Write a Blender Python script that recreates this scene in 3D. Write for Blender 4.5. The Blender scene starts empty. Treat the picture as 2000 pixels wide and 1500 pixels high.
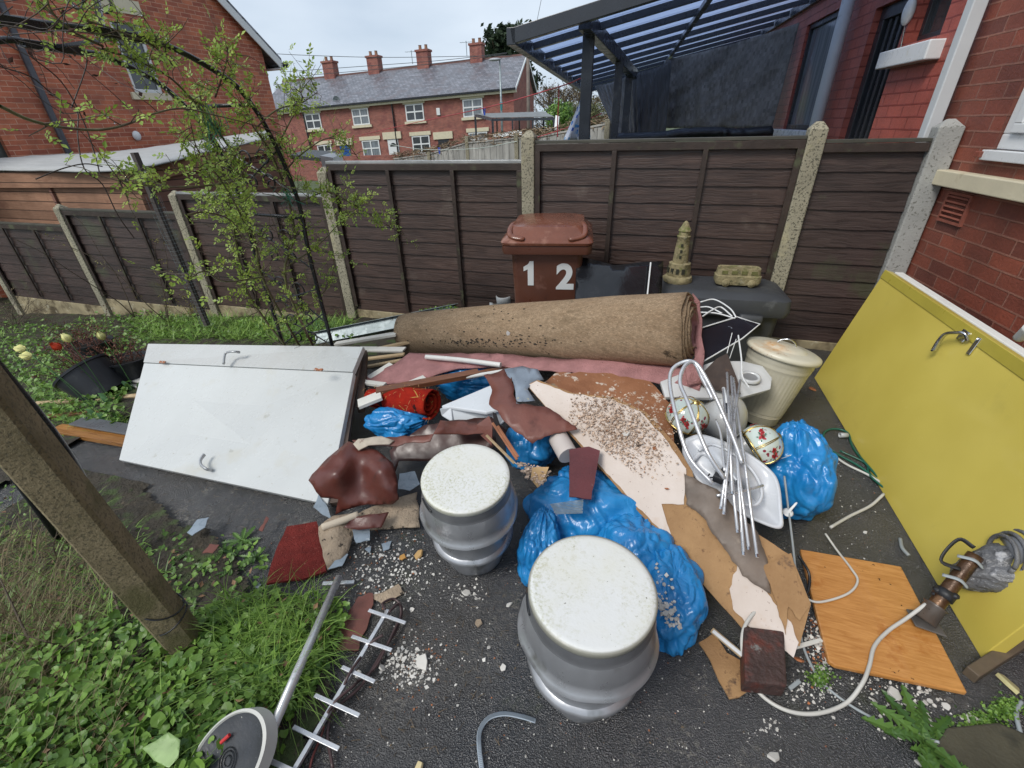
import bpy, math, random
import numpy as np
from mathutils import Vector, noise as mn, geometry as mg
rad = math.radians
scn = bpy.context.scene
COL = scn.collection
random.seed(7)
# ---------------------------------------------------------------- camera
FPX, PITCH, ROLL, YAW, CH = 884.62, .5190, -.0292, .3254, 1.58
cy, sy = math.cos(YAW), math.sin(YAW)
_r = np.array([cy, sy, 0.]); _f = np.array([-sy, cy, 0.]); _u = np.array([0, 0, 1.])
_f2 = _f*math.cos(PITCH)-_u*math.sin(PITCH); _u2 = _u*math.cos(PITCH)+_f*math.sin(PITCH)
_r3 = _r*math.cos(ROLL)+_u2*math.sin(ROLL); _u3 = _u2*math.cos(ROLL)-_r*math.sin(ROLL)
from mathutils import Matrix
cd = bpy.data.cameras.new('camera'); cam = bpy.data.objects.new('camera', cd); COL.objects.link(cam)
mw = Matrix(((_r3[0], _u3[0], -_f2[0], 0), (_r3[1], _u3[1], -_f2[1], 0), (_r3[2], _u3[2], -_f2[2], CH), (0, 0, 0, 1)))
cam.matrix_world = mw
cd.sensor_fit = 'HORIZONTAL'; cd.sensor_width = 36; cd.lens = 36*FPX/2000; cd.clip_start = .02; cd.clip_end = 600
scn.camera = cam
# ---------------------------------------------------------------- light
scn.view_settings.view_transform = 'Standard'; scn.view_settings.look = 'None'
scn.view_settings.exposure = 0.80; scn.view_settings.gamma = 1
wd = bpy.data.worlds.new('World'); scn.world = wd; wd.use_nodes = True
wn = wd.node_tree; wn.nodes.clear()
wo = wn.nodes.new('ShaderNodeOutputWorld'); wb = wn.nodes.new('ShaderNodeBackground')
wc = wn.nodes.new('ShaderNodeBackground'); wm = wn.nodes.new('ShaderNodeMixShader')
sk = wn.nodes.new('ShaderNodeTexSky'); sk.sky_type = 'NISHITA'; sk.sun_disc = False
SEL, SAZ = rad(48), rad(-150)
sk.sun_elevation = SEL; sk.sun_rotation = SAZ
wb.inputs[1].default_value = .07; wn.links.new(sk.outputs[0], wb.inputs[0])
tcw = wn.nodes.new('ShaderNodeTexCoord'); nzw = wn.nodes.new('ShaderNodeTexNoise'); nzw.inputs['Scale'].default_value = 2.2; nzw.inputs['Detail'].default_value = 5
mpw = wn.nodes.new('ShaderNodeMapping'); mpw.inputs['Scale'].default_value = (1, 1, 2.6)
crw = wn.nodes.new('ShaderNodeValToRGB'); crw.color_ramp.elements[0].position = .3; crw.color_ramp.elements[1].position = .72
crw.color_ramp.elements[0].color = (.36, .43, .52, 1); crw.color_ramp.elements[1].color = (.56, .62, .69, 1)
wn.links.new(tcw.outputs['Generated'], mpw.inputs[0]); wn.links.new(mpw.outputs[0], nzw.inputs['Vector'])
wn.links.new(nzw.outputs[0], crw.inputs[0]); wn.links.new(crw.outputs[0], wc.inputs[0]); wc.inputs[1].default_value = .90
wm.inputs[0].default_value = .88
wn.links.new(wb.outputs[0], wm.inputs[1]); wn.links.new(wc.outputs[0], wm.inputs[2]); wn.links.new(wm.outputs[0], wo.inputs[0])
sl = bpy.data.lights.new('sun', 'SUN'); sl.energy = 1.5; sl.angle = rad(22); sl.color = (1, .96, .9)
so = bpy.data.objects.new('sun', sl); COL.objects.link(so)
so.rotation_euler = Vector((math.sin(SAZ)*math.cos(SEL), -math.cos(SAZ)*math.cos(SEL)*-1, math.sin(SEL))).to_track_quat('Z', 'Y').to_euler()
# ---------------------------------------------------------------- measuring helpers (photo survey -> metres)
MC = np.array([_r3, _u3, _f2]); CP = np.array([0, 0, CH])
def ray(x, y): return MC.T @ np.array([(x-1000)/FPX, (750-y)/FPX, 1.])
def D(x, y, d): return CP+ray(x, y)*d
def Z(x, y, z=0.): r = ray(x, y); return CP+r*(z-CH)/r[2]
def YP(x, y, Y=3.79): r = ray(x, y); return CP+r*Y/r[1]
def XP(x, y, X): r = ray(x, y); return CP+r*X/r[0]
HW = np.array([-math.sin(.097), math.cos(.097), 0]); HN = np.array([math.cos(.097), math.sin(.097), 0])
def W(x, y, off=1.97): r = ray(x, y); return CP+r*off/(HN@r)
def dep(P): return float(MC[2]@(np.asarray(P)-CP))
def smooth(a, b, t): t = min(1, max(0, (t-a)/(b-a))); return t*t*(3-2*t)
def gz(x, y):
    z = -.085*max(0, -1-x)
    z = max(z, -.72)
    z += -1.1*smooth(9, 30, y)
    return z
def T(x, y, h=0.):
    z = 0.
    for _ in range(12):
        p = Z(x, y, z+h); z = .5*z+.5*gz(p[0], p[1])
    return Z(x, y, z+h)
def V(*a): return np.array(a, float)
def nrm(v): v = np.asarray(v, float); return v/(np.linalg.norm(v)+1e-12)
def N3(p, s=1., o=0.): return mn.noise(Vector((p[0]*s+o, p[1]*s-o*.7, p[2]*s+o*1.3)))
# ---------------------------------------------------------------- mesh builder
class MB:
    def __init__(s): s.v = []; s.f = []; s.m = []; s.r = []; s.n = 0
    def add(s, vs, fs, mi=0, rv=None):
        vs = np.asarray(vs, float).reshape(-1, 3)
        s.v.append(vs); n = s.n
        for f in fs: s.f.append([i+n for i in f]); s.m.append(mi); s.r.append(random.random() if rv is None else rv)
        s.n += len(vs); return s
    def box(s, c, size, ax=None, mi=0):
        ax = np.eye(3) if ax is None else np.array([nrm(a) for a in ax]); c = np.asarray(c, float)
        h = np.array(size)/2.
        vs = [c+ax[0]*h[0]*i+ax[1]*h[1]*j+ax[2]*h[2]*k for k in (-1, 1) for j in (-1, 1) for i in (-1, 1)]
        fl = [(0, 2, 3, 1), (4, 5, 7, 6), (0, 1, 5, 4), (2, 6, 7, 3), (0, 4, 6, 2), (1, 3, 7, 5)]
        if np.dot(np.cross(ax[0], ax[1]), ax[2]) < 0: fl = [f[::-1] for f in fl]
        return s.add(vs, fl, mi)
    def bar(s, a, b, w, h, up=(0, 0, 1), mi=0):
        a = np.asarray(a, float); b = np.asarray(b, float); d = nrm(b-a); sd = nrm(np.cross(d, up)); u = np.cross(sd, d)
        return s.box((a+b)/2, (np.linalg.norm(b-a), w, h), (d, sd, u), mi)
    def prism(s, poly, ext, mi=0):
        poly = [np.asarray(p, float) for p in poly]; ext = np.asarray(ext, float); n = len(poly)
        nn = np.zeros(3)
        for i in range(n): nn += np.cross(poly[i], poly[(i+1) % n])
        if nn@ext > 0: poly = poly[::-1]
        vs = poly+[p+ext for p in poly]
        fs = [list(range(n)), list(range(2*n-1, n-1, -1))]+[(i, n+i, n+(i+1) % n, (i+1) % n)[::1] for i in range(n)]
        return s.add(vs, [list(f) for f in fs], mi)
    def tube(s, pts, r, seg=8, mi=0, cap=True, flat=1., up=None):
        pts = [np.asarray(p, float) for p in pts]; n = len(pts)
        rs = [r]*n if np.isscalar(r) else list(r)
        vs = []; prev = None
        for i, p in enumerate(pts):
            t = nrm(pts[min(i+1, n-1)]-pts[max(i-1, 0)])
            if prev is None:
                a = np.array([0, 0, 1.]) if abs(t[2]) < .9 else np.array([1., 0, 0])
                if up is not None: a = np.asarray(up, float)
                x = nrm(np.cross(a, t))
            else: x = nrm(prev-t*(prev@t))
            prev = x; yv = np.cross(t, x)
            for k in range(seg):
                q = 2*math.pi*k/seg; vs.append(p+x*math.cos(q)*rs[i]+yv*math.sin(q)*rs[i]*flat)
        fs = [(i*seg+k, i*seg+(k+1) % seg, (i+1)*seg+(k+1) % seg, (i+1)*seg+k) for i in range(n-1) for k in range(seg)]
        if cap: fs += [tuple(range(seg))[::-1], tuple(range((n-1)*seg, n*seg))]
        return s.add(vs, fs, mi, random.random())
    def lathe(s, prof, o, ax=None, seg=40, mi=0, rib=None, sx=1., sy=1.):
        ax = np.eye(3) if ax is None else np.array([nrm(a) for a in ax]); o = np.asarray(o, float); vs = []
        for r, z in prof:
            for k in range(seg):
                q = 2*math.pi*k/seg; rr = r if rib is None else rib(r, z, q)
                vs.append(o+ax[0]*math.cos(q)*rr*sx+ax[1]*math.sin(q)*rr*sy+ax[2]*z)
        n = len(prof)
        return s.add(vs, [(i*seg+k, i*seg+(k+1) % seg, (i+1)*seg+(k+1) % seg, (i+1)*seg+k) for i in range(n-1) for k in range(seg)], mi)
    def blob(s, c, rx, ax=None, nu=40, nv=24, fn=None, mi=0):
        ax = np.eye(3) if ax is None else np.array([nrm(a) for a in ax]); c = np.asarray(c, float); vs = []
        for j in range(nv+1):
            th = math.pi*j/nv
            for i in range(nu):
                ph = 2*math.pi*i/nu
                d = np.array([math.sin(th)*math.cos(ph), math.sin(th)*math.sin(ph), math.cos(th)])
                k = 1. if fn is None else fn(d)
                p = d*np.array(rx)*k
                vs.append(c+ax[0]*p[0]+ax[1]*p[1]+ax[2]*p[2])
        return s.add(vs, [(j*nu+i, (j+1)*nu+i, (j+1)*nu+(i+1) % nu, j*nu+(i+1) % nu) for j in range(nv) for i in range(nu)], mi)
    def grid(s, P, mi=0):
        P = np.asarray(P, float); a, b = P.shape[:2]
        return s.add(P.reshape(-1, 3), [(i*b+j, i*b+j+1, (i+1)*b+j+1, (i+1)*b+j) for i in range(a-1) for j in range(b-1)], mi)
    def build(s, name, mats, parent=None, at=None, smooth=False, bevel=0, solid=0, uv=None, sub=0, auto=None, weld=0):
        vs = np.vstack(s.v)
        if at is None:
            at = np.array(parent['_w']) if parent is not None else np.array([(vs[:, 0].min()+vs[:, 0].max())/2, (vs[:, 1].min()+vs[:, 1].max())/2, vs[:, 2].min()])
        at = np.asarray(at, float)
        me = bpy.data.meshes.new(name); me.from_pydata((vs-at).tolist(), [], s.f); me.validate(clean_customdata=False)
        ml = mats if isinstance(mats, (list, tuple)) else [mats]
        for m in ml: me.materials.append(getattr(m, 'm', m))
        np_ = len(me.polygons)
        if np_ == len(s.f):
            me.polygons.foreach_set('material_index', s.m)
            at_ = me.attributes.new('rv', 'FLOAT', 'FACE'); at_.data.foreach_set('value', s.r)
        me.polygons.foreach_set('use_smooth', [bool(smooth)]*np_)
        # metre-scaled box UVs
        ul = me.uv_layers.new(name='UVMap'); nl = len(me.loops)
        vi = np.empty(nl, int); me.loops.foreach_get('vertex_index', vi)
        pn = np.empty(np_*3); me.polygons.foreach_get('normal', pn); pn = pn.reshape(-1, 3)
        lt = np.empty(np_, int); me.polygons.foreach_get('loop_total', lt)
        nn = np.repeat(pn, lt, axis=0)
        if uv is not None: nn = np.tile(nrm(uv), (nl, 1))
        t = np.stack([-nn[:, 1], nn[:, 0], np.zeros(nl)], 1); ln = np.linalg.norm(t, axis=1)
        fl = ln < .12; t[fl] = (1, 0, 0); ln[fl] = 1; t /= ln[:, None]
        b = np.cross(nn, t); p = vs[vi]
        uvs = np.stack([(p*t).sum(1), (p*b).sum(1)], 1); ul.data.foreach_set('uv', uvs.ravel())
        me.update()
        o = bpy.data.objects.new(name, me); COL.objects.link(o)
        o['_w'] = [float(a) for a in at]
        if parent is not None:
            o.parent = parent; pw = np.array(parent['_w']); o.location = [float(a) for a in at-pw]
        else: o.location = [float(a) for a in at]
        if weld:
            w_ = o.modifiers.new('w', 'WELD'); w_.merge_threshold = weld
        if solid:
            q = o.modifiers.new('s', 'SOLIDIFY'); q.thickness = abs(solid); q.offset = -1 if solid > 0 else 1
        if bevel:
            q = o.modifiers.new('b', 'BEVEL'); q.width = bevel; q.segments = 2; q.limit_method = 'ANGLE'; q.angle_limit = rad(40)
        if sub:
            q = o.modifiers.new('u', 'SUBSURF'); q.levels = sub; q.render_levels = sub
        if auto:
            try: me.set_sharp_from_angle(angle=rad(auto))
            except Exception: pass
        return o
def tag(o, label, cat, group=None):
    o['label'] = label; o['category'] = cat
    if group: o['group'] = group
    return o
def kind(o, k='structure'): o['kind'] = k; return o
def thing(name, label, cat, at, group=None):
    o = bpy.data.objects.new(name, None); COL.objects.link(o); o.location = [float(a) for a in at]; o['_w'] = [float(a) for a in at]
    o.empty_display_size = .1
    return tag(o, label, cat, group)
def copy_tree(o, delta=(0, 0, 0), parent=None, rot=None):
    c = o.copy(); COL.objects.link(c); c.parent = parent
    if parent is None:
        c.location = [a+b for a, b in zip(o.location, delta)]
        c['_w'] = list(c.location)
        if rot is not None: c.rotation_euler = (0, 0, rot)
    for ch in list(o.children): copy_tree(ch, parent=c)
    return c
def cr(pts, n=6):
    """smooth Catmull-Rom path"""
    P = [np.asarray(p, float) for p in pts]; P = [2*P[0]-P[1]]+P+[2*P[-1]-P[-2]]; out = []
    for i in range(1, len(P)-2):
        for k in range(n):
            t = k/n; a, b, c, d = P[i-1:i+3]
            out.append(.5*((2*b)+(c-a)*t+(2*a-5*b+4*c-d)*t*t+(3*b-a-3*c+d)*t**3))
    out.append(P[-2]); return out
# ---------------------------------------------------------------- sheets surveyed from the photo: outline points (x, y, z-height) or (x, y, 'd', depth)
def sheet(out, inner=(), step=14, jag=0., jf=.06, wr=0., wf=6., seed=0, edge=14, flat=False):
    A = list(out)+list(inner); K = []
    for a in A:
        P = D(a[0], a[1], a[3]) if len(a) == 4 else Z(a[0], a[1], a[2])
        K.append((a[0], a[1], 1/dep(P)))
    K = np.array(K); xy = K[:, :2]/1000.; w = K[:, 2]; n = len(K)
    def U(r): return np.where(r > 1e-9, r*r*np.log(r+1e-12), 0)
    if flat or n < 4:
        c = np.linalg.lstsq(np.c_[np.ones(n), xy], w, rcond=None)[0]; ev = lambda q: np.c_[np.ones(len(q)), q]@c
    else:
        Kx = U(np.linalg.norm(xy[:, None]-xy[None], axis=2))+1e-4*np.eye(n)
        Pm = np.c_[np.ones(n), xy]; L = np.block([[Kx, Pm], [Pm.T, np.zeros((3, 3))]])
        c = np.linalg.solve(L+1e-9*np.eye(n+3), np.r_[w, 0, 0, 0])
        ev = lambda q: U(np.linalg.norm(q[:, None]-xy[None], axis=2))@c[:n]+np.c_[np.ones(len(q)), q]@c[n:]
    B = []
    no = len(out)
    for i in range(no):
        a = np.array(out[i][:2], float); b = np.array(out[(i+1) % no][:2], float); L_ = np.linalg.norm(b-a); m = max(1, int(L_/edge))
        nr = np.array([-(b-a)[1], (b-a)[0]])/(L_+1e-9)
        for k in range(m):
            p = a+(b-a)*k/m
            if jag and k: p = p+nr*jag*(mn.noise(Vector((p[0]*jf, p[1]*jf, seed)))*1.6+mn.noise(Vector((p[0]*jf*4, p[1]*jf*4, seed+3.)))*.8)
            B.append(p)
    nb = len(B); pl = np.array(B)
    x0, y0 = pl.min(0); x1, y1 = pl.max(0); G = []
    def inside(p):
        x, y = p; c_ = False; j = nb-1
        for i in range(nb):
            if (pl[i, 1] > y) != (pl[j, 1] > y) and x < (pl[j, 0]-pl[i, 0])*(y-pl[i, 1])/(pl[j, 1]-pl[i, 1]+1e-12)+pl[i, 0]: c_ = not c_
            j = i
        return c_
    yy = y0+step/2; row = 0
    while yy < y1:
        xx = x0+(step/2 if row % 2 else 0)
        while xx < x1:
            p = np.array([xx, yy])
            if inside(p) and np.min(np.linalg.norm(pl-p, axis=1)) > step*.45: G.append(p)
            xx += step
        yy += step*.87; row += 1
    vin = [Vector(p) for p in B+G]
    r = mg.delaunay_2d_cdt(vin, [(i, (i+1) % nb) for i in range(nb)], [], 1, 1e-4)
    v2 = np.array([list(v) for v in r[0]]); ww = ev(v2/1000.)
    P = np.array([D(v2[i, 0], v2[i, 1], 1/max(ww[i], .02)) for i in range(len(v2))])
    if wr:
        nn = nrm(np.cross(P[1]-P[0], P[2]-P[0]))
        c0 = P.mean(0); u_, s_, vt = np.linalg.svd(P-c0); nn = vt[2]
        if nn@(CP-c0) < 0: nn = -nn
        for i in range(len(P)):
            q = P[i]
            a1 = N3(q, wf, seed); a2 = N3(q, wf*2.3, seed+5)
            P[i] = q+nn*wr*((1-abs(a1)*2.2)*.7+a2*.6)
    mb = MB(); fs = []
    for f in r[2]:
        f = list(f); a, b, c_ = P[f[0]], P[f[1]], P[f[2]]
        if np.cross(b-a, c_-a)@(CP-a) < 0: f = f[::-1]
        fs.append(f)
    mb.add(P, fs); return mb
def onplane(anch, out, off=0.):
    """photo outline laid on the rigid plane through three surveyed points"""
    a, b, c = [Z(*p) for p in anch]; n = nrm(np.cross(b-a, c-a)); n = n if n@(CP-a) > 0 else -n; r_ = []
    for x, y in out:
        r = ray(x, y); s_ = ((a+n*off-CP)@n)/(r@n); r_.append((x, y, 'd', s_))
    return r_
# ---------------------------------------------------------------- materials
class NT:
    def __init__(s, name):
        s.m = bpy.data.materials.new(name); s.m.use_nodes = True; s.t = s.m.node_tree; s.b = s.t.nodes['Principled BSDF']
        s.tc = s.t.nodes.new('ShaderNodeTexCoord')
    def nd(s, t, **k):
        n = s.t.nodes.new(t)
        for a, b in k.items(): setattr(n, a, b)
        return n
    def lk(s, a, b): s.t.links.new(a, b)
    def mp(s, src, sc=(1, 1, 1), rot=(0, 0, 0), loc=(0, 0, 0)):
        n = s.nd('ShaderNodeMapping'); n.inputs['Scale'].default_value = sc; n.inputs['Rotation'].default_value = rot; n.inputs['Location'].default_value = loc
        s.lk(src, n.inputs[0]); return n.outputs[0]
    def noise(s, sc, det=4, rough=.55, src=None, dist=0.):
        n = s.nd('ShaderNodeTexNoise'); n.inputs['Scale'].default_value = sc; n.inputs['Detail'].default_value = det; n.inputs['Roughness'].default_value = rough; n.inputs['Distortion'].default_value = dist
        s.lk(src if src is not None else s.tc.outputs['Object'], n.inputs['Vector']); return n.outputs[0]
    def ramp(s, v, a, b, lo=0., hi=1.):
        n = s.nd('ShaderNodeMapRange'); n.inputs[1].default_value = a; n.inputs[2].default_value = b; n.inputs[3].default_value = lo; n.inputs[4].default_value = hi
        s.lk(v, n.inputs[0]); return n.outputs[0]
    def mul(s, a, b, op='MULTIPLY'):
        n = s.nd('ShaderNodeMath', operation=op)
        for i, q in enumerate((a, b)):
            if hasattr(q, 'links'): s.lk(q, n.inputs[i])
            else: n.inputs[i].default_value = q
        return n.outputs[0]
    def mix(s, f, a, b, bt='MIX'):
        n = s.nd('ShaderNodeMix', data_type='RGBA', blend_type=bt)
        if hasattr(f, 'links'): s.lk(f, n.inputs[0])
        else: n.inputs[0].default_value = f
        for i, q in ((6, a), (7, b)):
            if hasattr(q, 'links'): s.lk(q, n.inputs[i])
            else: n.inputs[i].default_value = (*q[:3], 1)
        return n.outputs[2]
    def bump(s, h, st, dist=.01, prev=None):
        n = s.nd('ShaderNodeBump'); n.inputs['Strength'].default_value = st; n.inputs['Distance'].default_value = dist
        s.lk(h, n.inputs['Height'])
        if prev is not None: s.lk(prev, n.inputs['Normal'])
        s.lk(n.outputs[0], s.b.inputs['Normal']); return n.outputs[0]
    def set(s, k, v):
        if hasattr(v, 'links'): s.lk(v, s.b.inputs[k])
        else: s.b.inputs[k].default_value = (*v, 1) if isinstance(v, tuple) and len(v) == 3 else v
def lig(c, k): return tuple(min(1, x*k) for x in c)
def mat(name, col, rough=.6, metal=0., var=.18, vs=3., bump=0., bs=80., bd=.004, spots=(), rvar=.12, stretch=None, spec=.5, rv=0., coat=0., uv=False, trans=0.):
    """spots: (colour, scale, threshold, softness, mask scale, mask threshold)"""
    s = NT(name); src = s.tc.outputs['UV'] if uv else s.tc.outputs['Object']
    if stretch: src = s.mp(src, stretch)
    c = s.mix(s.ramp(s.noise(vs, 6, .6, src), .3, .7), lig(col, 1-var), lig(col, 1+var))
    if rv:
        at = s.nd('ShaderNodeAttribute', attribute_name='rv')
        c = s.mix(1., c, s.ramp(at.outputs['Fac'], 0, 1, 1-rv, 1+rv), 'MULTIPLY')
    for i, q in enumerate(spots):
        f = s.ramp(s.noise(q[1], 4, .6, s.mp(src, loc=(i*3.1+1, i*1.7, i*.9))), q[2], q[2]+q[3])
        if len(q) > 4: f = s.mul(f, s.ramp(s.noise(q[4], 2, .5, s.mp(src, loc=(i*2.3, 5, i))), q[5], q[5]+.12))
        c = s.mix(f, c, q[0])
    s.set('Base Color', c); s.set('Metallic', metal); s.set('Specular IOR Level', spec)
    s.set('Roughness', s.ramp(s.noise(vs*2.7+3, 5, .6, src), .3, .7, max(.02, rough-rvar), min(1, rough+rvar)))
    if coat: s.set('Coat Weight', coat); s.set('Coat Roughness', .08)
    if bump: s.bump(s.noise(bs, 5, .6, src), bump, bd)
    if trans: s.set('Transmission Weight', trans)
    return s.m
def brickmat(name, c1, c2, mortar, bw=.225, bh=.075, ms=.012, rough=.8, patch=None, bump=.6, pn=.5, gloss=0, mvar=None, patch2=None):
    s = NT(name); uv = s.tc.outputs['UV']
    wob = s.nd('ShaderNodeVectorMath', operation='ADD'); s.lk(uv, wob.inputs[0])
    sc = s.nd('ShaderNodeVectorMath', operation='SCALE'); n3 = s.nd('ShaderNodeTexNoise'); n3.inputs['Scale'].default_value = 9; s.lk(uv, n3.inputs['Vector'])
    sb = s.nd('ShaderNodeVectorMath', operation='SUBTRACT'); s.lk(n3.outputs[1], sb.inputs[0]); sb.inputs[1].default_value = (.5, .5, .5)
    s.lk(sb.outputs[0], sc.inputs[0]); sc.inputs['Scale'].default_value = .008; s.lk(sc.outputs[0], wob.inputs[1])
    b = s.nd('ShaderNodeTexBrick'); s.lk(wob.outputs[0], b.inputs['Vector'])
    b.inputs['Scale'].default_value = 1; b.inputs['Brick Width'].default_value = bw; b.inputs['Row Height'].default_value = bh; b.inputs['Mortar Size'].default_value = ms*.5; b.inputs['Mortar Smooth'].default_value = .3
    b.inputs['Bias'].default_value = 0; b.inputs['Color1'].default_value = (*c1, 1); b.inputs['Color2'].default_value = (*c2, 1); b.inputs['Mortar'].default_value = (*mortar, 1)
    # per brick tone: cell noise on brick grid through a second brick texture
    n1 = s.noise(3.2, 6, .65, uv); n2 = s.noise(60, 5, .7, uv)
    c = s.mix(1., b.outputs[0], s.ramp(n1, .25, .75, .72, 1.25), 'MULTIPLY')
    c = s.mix(1., c, s.ramp(n2, .25, .75, .82, 1.18), 'MULTIPLY')
    if patch: c = s.mix(s.mul(s.ramp(s.noise(1.1, 4, .6, uv), .52, .62), pn), c, patch)
    if patch2: c = s.mix(s.ramp(s.noise(1.9, 5, .65, s.mp(uv, loc=(4, 7, 0))), .6, .74, 0, .6), c, patch2)
    s.set('Base Color', c); s.set('Roughness', rough)
    h = s.mul(s.mul(b.outputs['Fac'], -1.), s.mul(n2, .35), 'ADD'); s.bump(h, bump, .012)
    return s.m
def planks(name, c1, c2, bh=.13, groove=.0, rough=.7, grain=1., stain=None, vert=False, bump=.5, rv=.0):
    s = NT(name); uv = s.tc.outputs['UV']
    if vert: uv = s.mp(uv, rot=(0, 0, math.pi/2))
    st = s.mp(uv, (2.2, 34, 1)); g = s.noise(2.2, 7, .65, st, .6)
    c = s.mix(s.ramp(g, .3, .7), c1, c2)
    sx = s.nd('ShaderNodeSeparateXYZ'); s.lk(uv, sx.inputs[0])
    row = s.nd('ShaderNodeMath', operation='FLOOR'); s.lk(s.mul(sx.outputs[1], 1/bh), row.inputs[0])
    wn_ = s.nd('ShaderNodeTexWhiteNoise', noise_dimensions='1D'); s.lk(row.outputs[0], wn_.inputs['W'])
    c = s.mix(1., c, s.ramp(wn_.outputs[0], 0, 1, .82, 1.2), 'MULTIPLY')
    c = s.mix(1., c, s.ramp(s.noise(1.7, 5, .6, uv), .3, .7, .75, 1.25), 'MULTIPLY')
    if groove:
        fr_ = s.nd('ShaderNodeMath', operation='FRACT'); s.lk(s.mul(sx.outputs[1], 1/bh), fr_.inputs[0]); c = s.mix(s.ramp(fr_.outputs[0], groove*1.6, groove), c, lig(c1, .25))
    kn = s.ramp(s.noise(5, 3, .5, s.mp(uv, (1, 2, 1))), .7, .78); c = s.mix(kn, c, lig(c1, .5))
    if stain: c = s.mix(s.ramp(s.noise(stain[1], 5, .65, uv), stain[2], stain[2]+.15), c, stain[0])
    s.set('Base Color', c); s.set('Roughness', s.ramp(g, .3, .7, rough-.15, rough+.1)); s.bump(g, bump*grain, .004)
    return s.m
# ================================================================ MATERIALS
def asphalt():
    s = NT('wet_asphalt'); o = s.tc.outputs['Object']
    g = s.noise(150, 3, .6); ag = s.nd('ShaderNodeTexVoronoi'); ag.inputs['Scale'].default_value = 240; s.lk(o, ag.inputs['Vector'])
    c = s.mix(s.ramp(s.noise(1.3, 6, .6), .3, .7), (.021, .022, .024), (.054, .055, .058))
    c = s.mix(s.ramp(ag.outputs[0], .0, .5), s.mix(.5, c, (.11, .11, .115)), c)
    c = s.mix(s.ramp(s.noise(4.5, 6, .7, s.mp(o, loc=(9, 2, 0))), .5, .72, 0, .7), c, (.018, .018, .019)); c = s.mix(s.mul(s.ramp(s.noise(2.1, 5, .7, s.mp(o, loc=(2, 9, 0))), .54, .66), s.ramp(s.noise(55, 4, .7), .5, .62)), c, (.19, .175, .15))
    moss = s.mul(s.ramp(s.noise(2.6, 6, .7, s.mp(o, loc=(3, 1, 0))), .57, .7), s.ramp(s.noise(30, 3, .6), .4, .6))
    c = s.mix(s.mul(moss, .55), c, (.055, .07, .02))
    lim = s.mul(s.ramp(s.noise(7, 5, .7, s.mp(o, loc=(8, 1, 0))), .66, .74), s.ramp(s.noise(90, 3, .6), .42, .6))
    c = s.mix(s.mul(lim, .6), c, (.42, .43, .33))
    dirt = s.ramp(s.noise(1.0, 5, .6, s.mp(o, loc=(1, 7, 0))), .5, .7, 0, .5); c = s.mix(dirt, c, (.05, .042, .032))
    s.set('Base Color', c); s.set('Roughness', s.ramp(s.noise(2.2, 5, .6, s.mp(o, loc=(5, 5, 0))), .35, .65, .10, .36)); s.set('Specular IOR Level', .9)
    h = s.mul(s.mul(ag.outputs[0], .6), g, 'ADD'); s.bump(h, .9, .007)
    return s.m
ASPH = asphalt()
SOIL = mat('garden_soil', (.035, .028, .018), .85, var=.4, vs=6, bump=1., bs=40, bd=.03, spots=[((.05, .075, .02), 9, .5, .12), ((.09, .07, .045), 30, .6, .1)])
GRND = mat('distant_lawn', (.06, .08, .03), .9, var=.4, vs=1.2)
FENCE = planks('fence_stain', (.024, .013, .010), (.070, .041, .032), .13, rough=.45, stain=((.10, .075, .06), 2.4, .60), bump=.9)
FENCED = planks('fence_stain_dark', (.022, .013, .011), (.060, .038, .032), .13, rough=.5, bump=.9, stain=((.055, .06, .03), 1.6, .56))
FRAIL = mat('fence_rail_stain', (.036, .024, .019), .5, var=.35, vs=8, bump=.5, bs=60, spots=[((.07, .075, .04), 6, .58, .1)])
CONC = mat('lichened_concrete', (.30, .275, .2), .85, var=.22, vs=5, bump=.9, bs=110, bd=.006, spots=[((.09, .085, .06), 70, .53, .07), ((.42, .38, .24), 5, .57, .12), ((.10, .11, .05), 3.2, .6, .1)])
CONCG = mat('grey_concrete', (.33, .33, .31), .85, var=.15, vs=6, bump=.8, bs=90, bd=.006, spots=[((.16, .16, .14), 60, .57, .07)])
CONCB = mat('gravel_board_concrete', (.30, .25, .15), .85, var=.3, vs=7, bump=.6, bs=80, spots=[((.10, .075, .04), 4, .5, .12), ((.42, .38, .27), 9, .6, .08)])
BRICKL = brickmat('red_brick_wet', (.30, .075, .040), (.50, .15, .07), (.50, .26, .17), rough=.6, patch=(.20, .065, .04), ms=.013, patch2=(.45, .17, .10), bump=.3)
BRICKR = brickmat('brown_red_brick', (.12, .038, .028), (.27, .072, .042), (.27, .12, .085), bw=.225, bh=.078, rough=.55, patch=(.10, .04, .03), bump=.9)
BRICKP = brickmat('painted_brick', (.36, .085, .06), (.41, .10, .07), (.26, .05, .035), bw=.225, bh=.078, rough=.45, patch=(.33, .10, .08), bump=1.)
BRICKT = brickmat('terrace_brick', (.21, .072, .058), (.32, .11, .08), (.36, .22, .18), bw=.23, bh=.08, rough=.85, patch=(.17, .05, .05))
SLATE = brickmat('wet_slate', (.12, .125, .145), (.22, .225, .255), (.03, .03, .035), bw=.33, bh=.24, ms=.03, rough=.32, patch=(.13, .115, .125), pn=.7)
WHITE = mat('white_upvc', (.68, .69, .69), .3, var=.04, spots=[((.55, .52, .42), 6, .64, .12)])
CREAM = mat('cream_paint', (.60, .54, .39), .55, var=.08, vs=6, bump=.3, spots=[((.45, .38, .25), 8, .62, .1)])
GLASSD = mat('dark_window_glass', (.03, .035, .04), .07, var=.5, vs=2, spec=.9)
GLASSC = mat('window_glass_curtain', (.16, .18, .20), .12, var=.5, vs=3, spec=.8, stretch=(5, 5, .4))
DARKFR = mat('anthracite_frame', (.025, .028, .033), .35, var=.15)
BLACKP = mat('black_paint_metal', (.012, .013, .016), .28, var=.3, bump=.25, bs=140, spots=[((.06, .035, .02), 12, .66, .06)])
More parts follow.
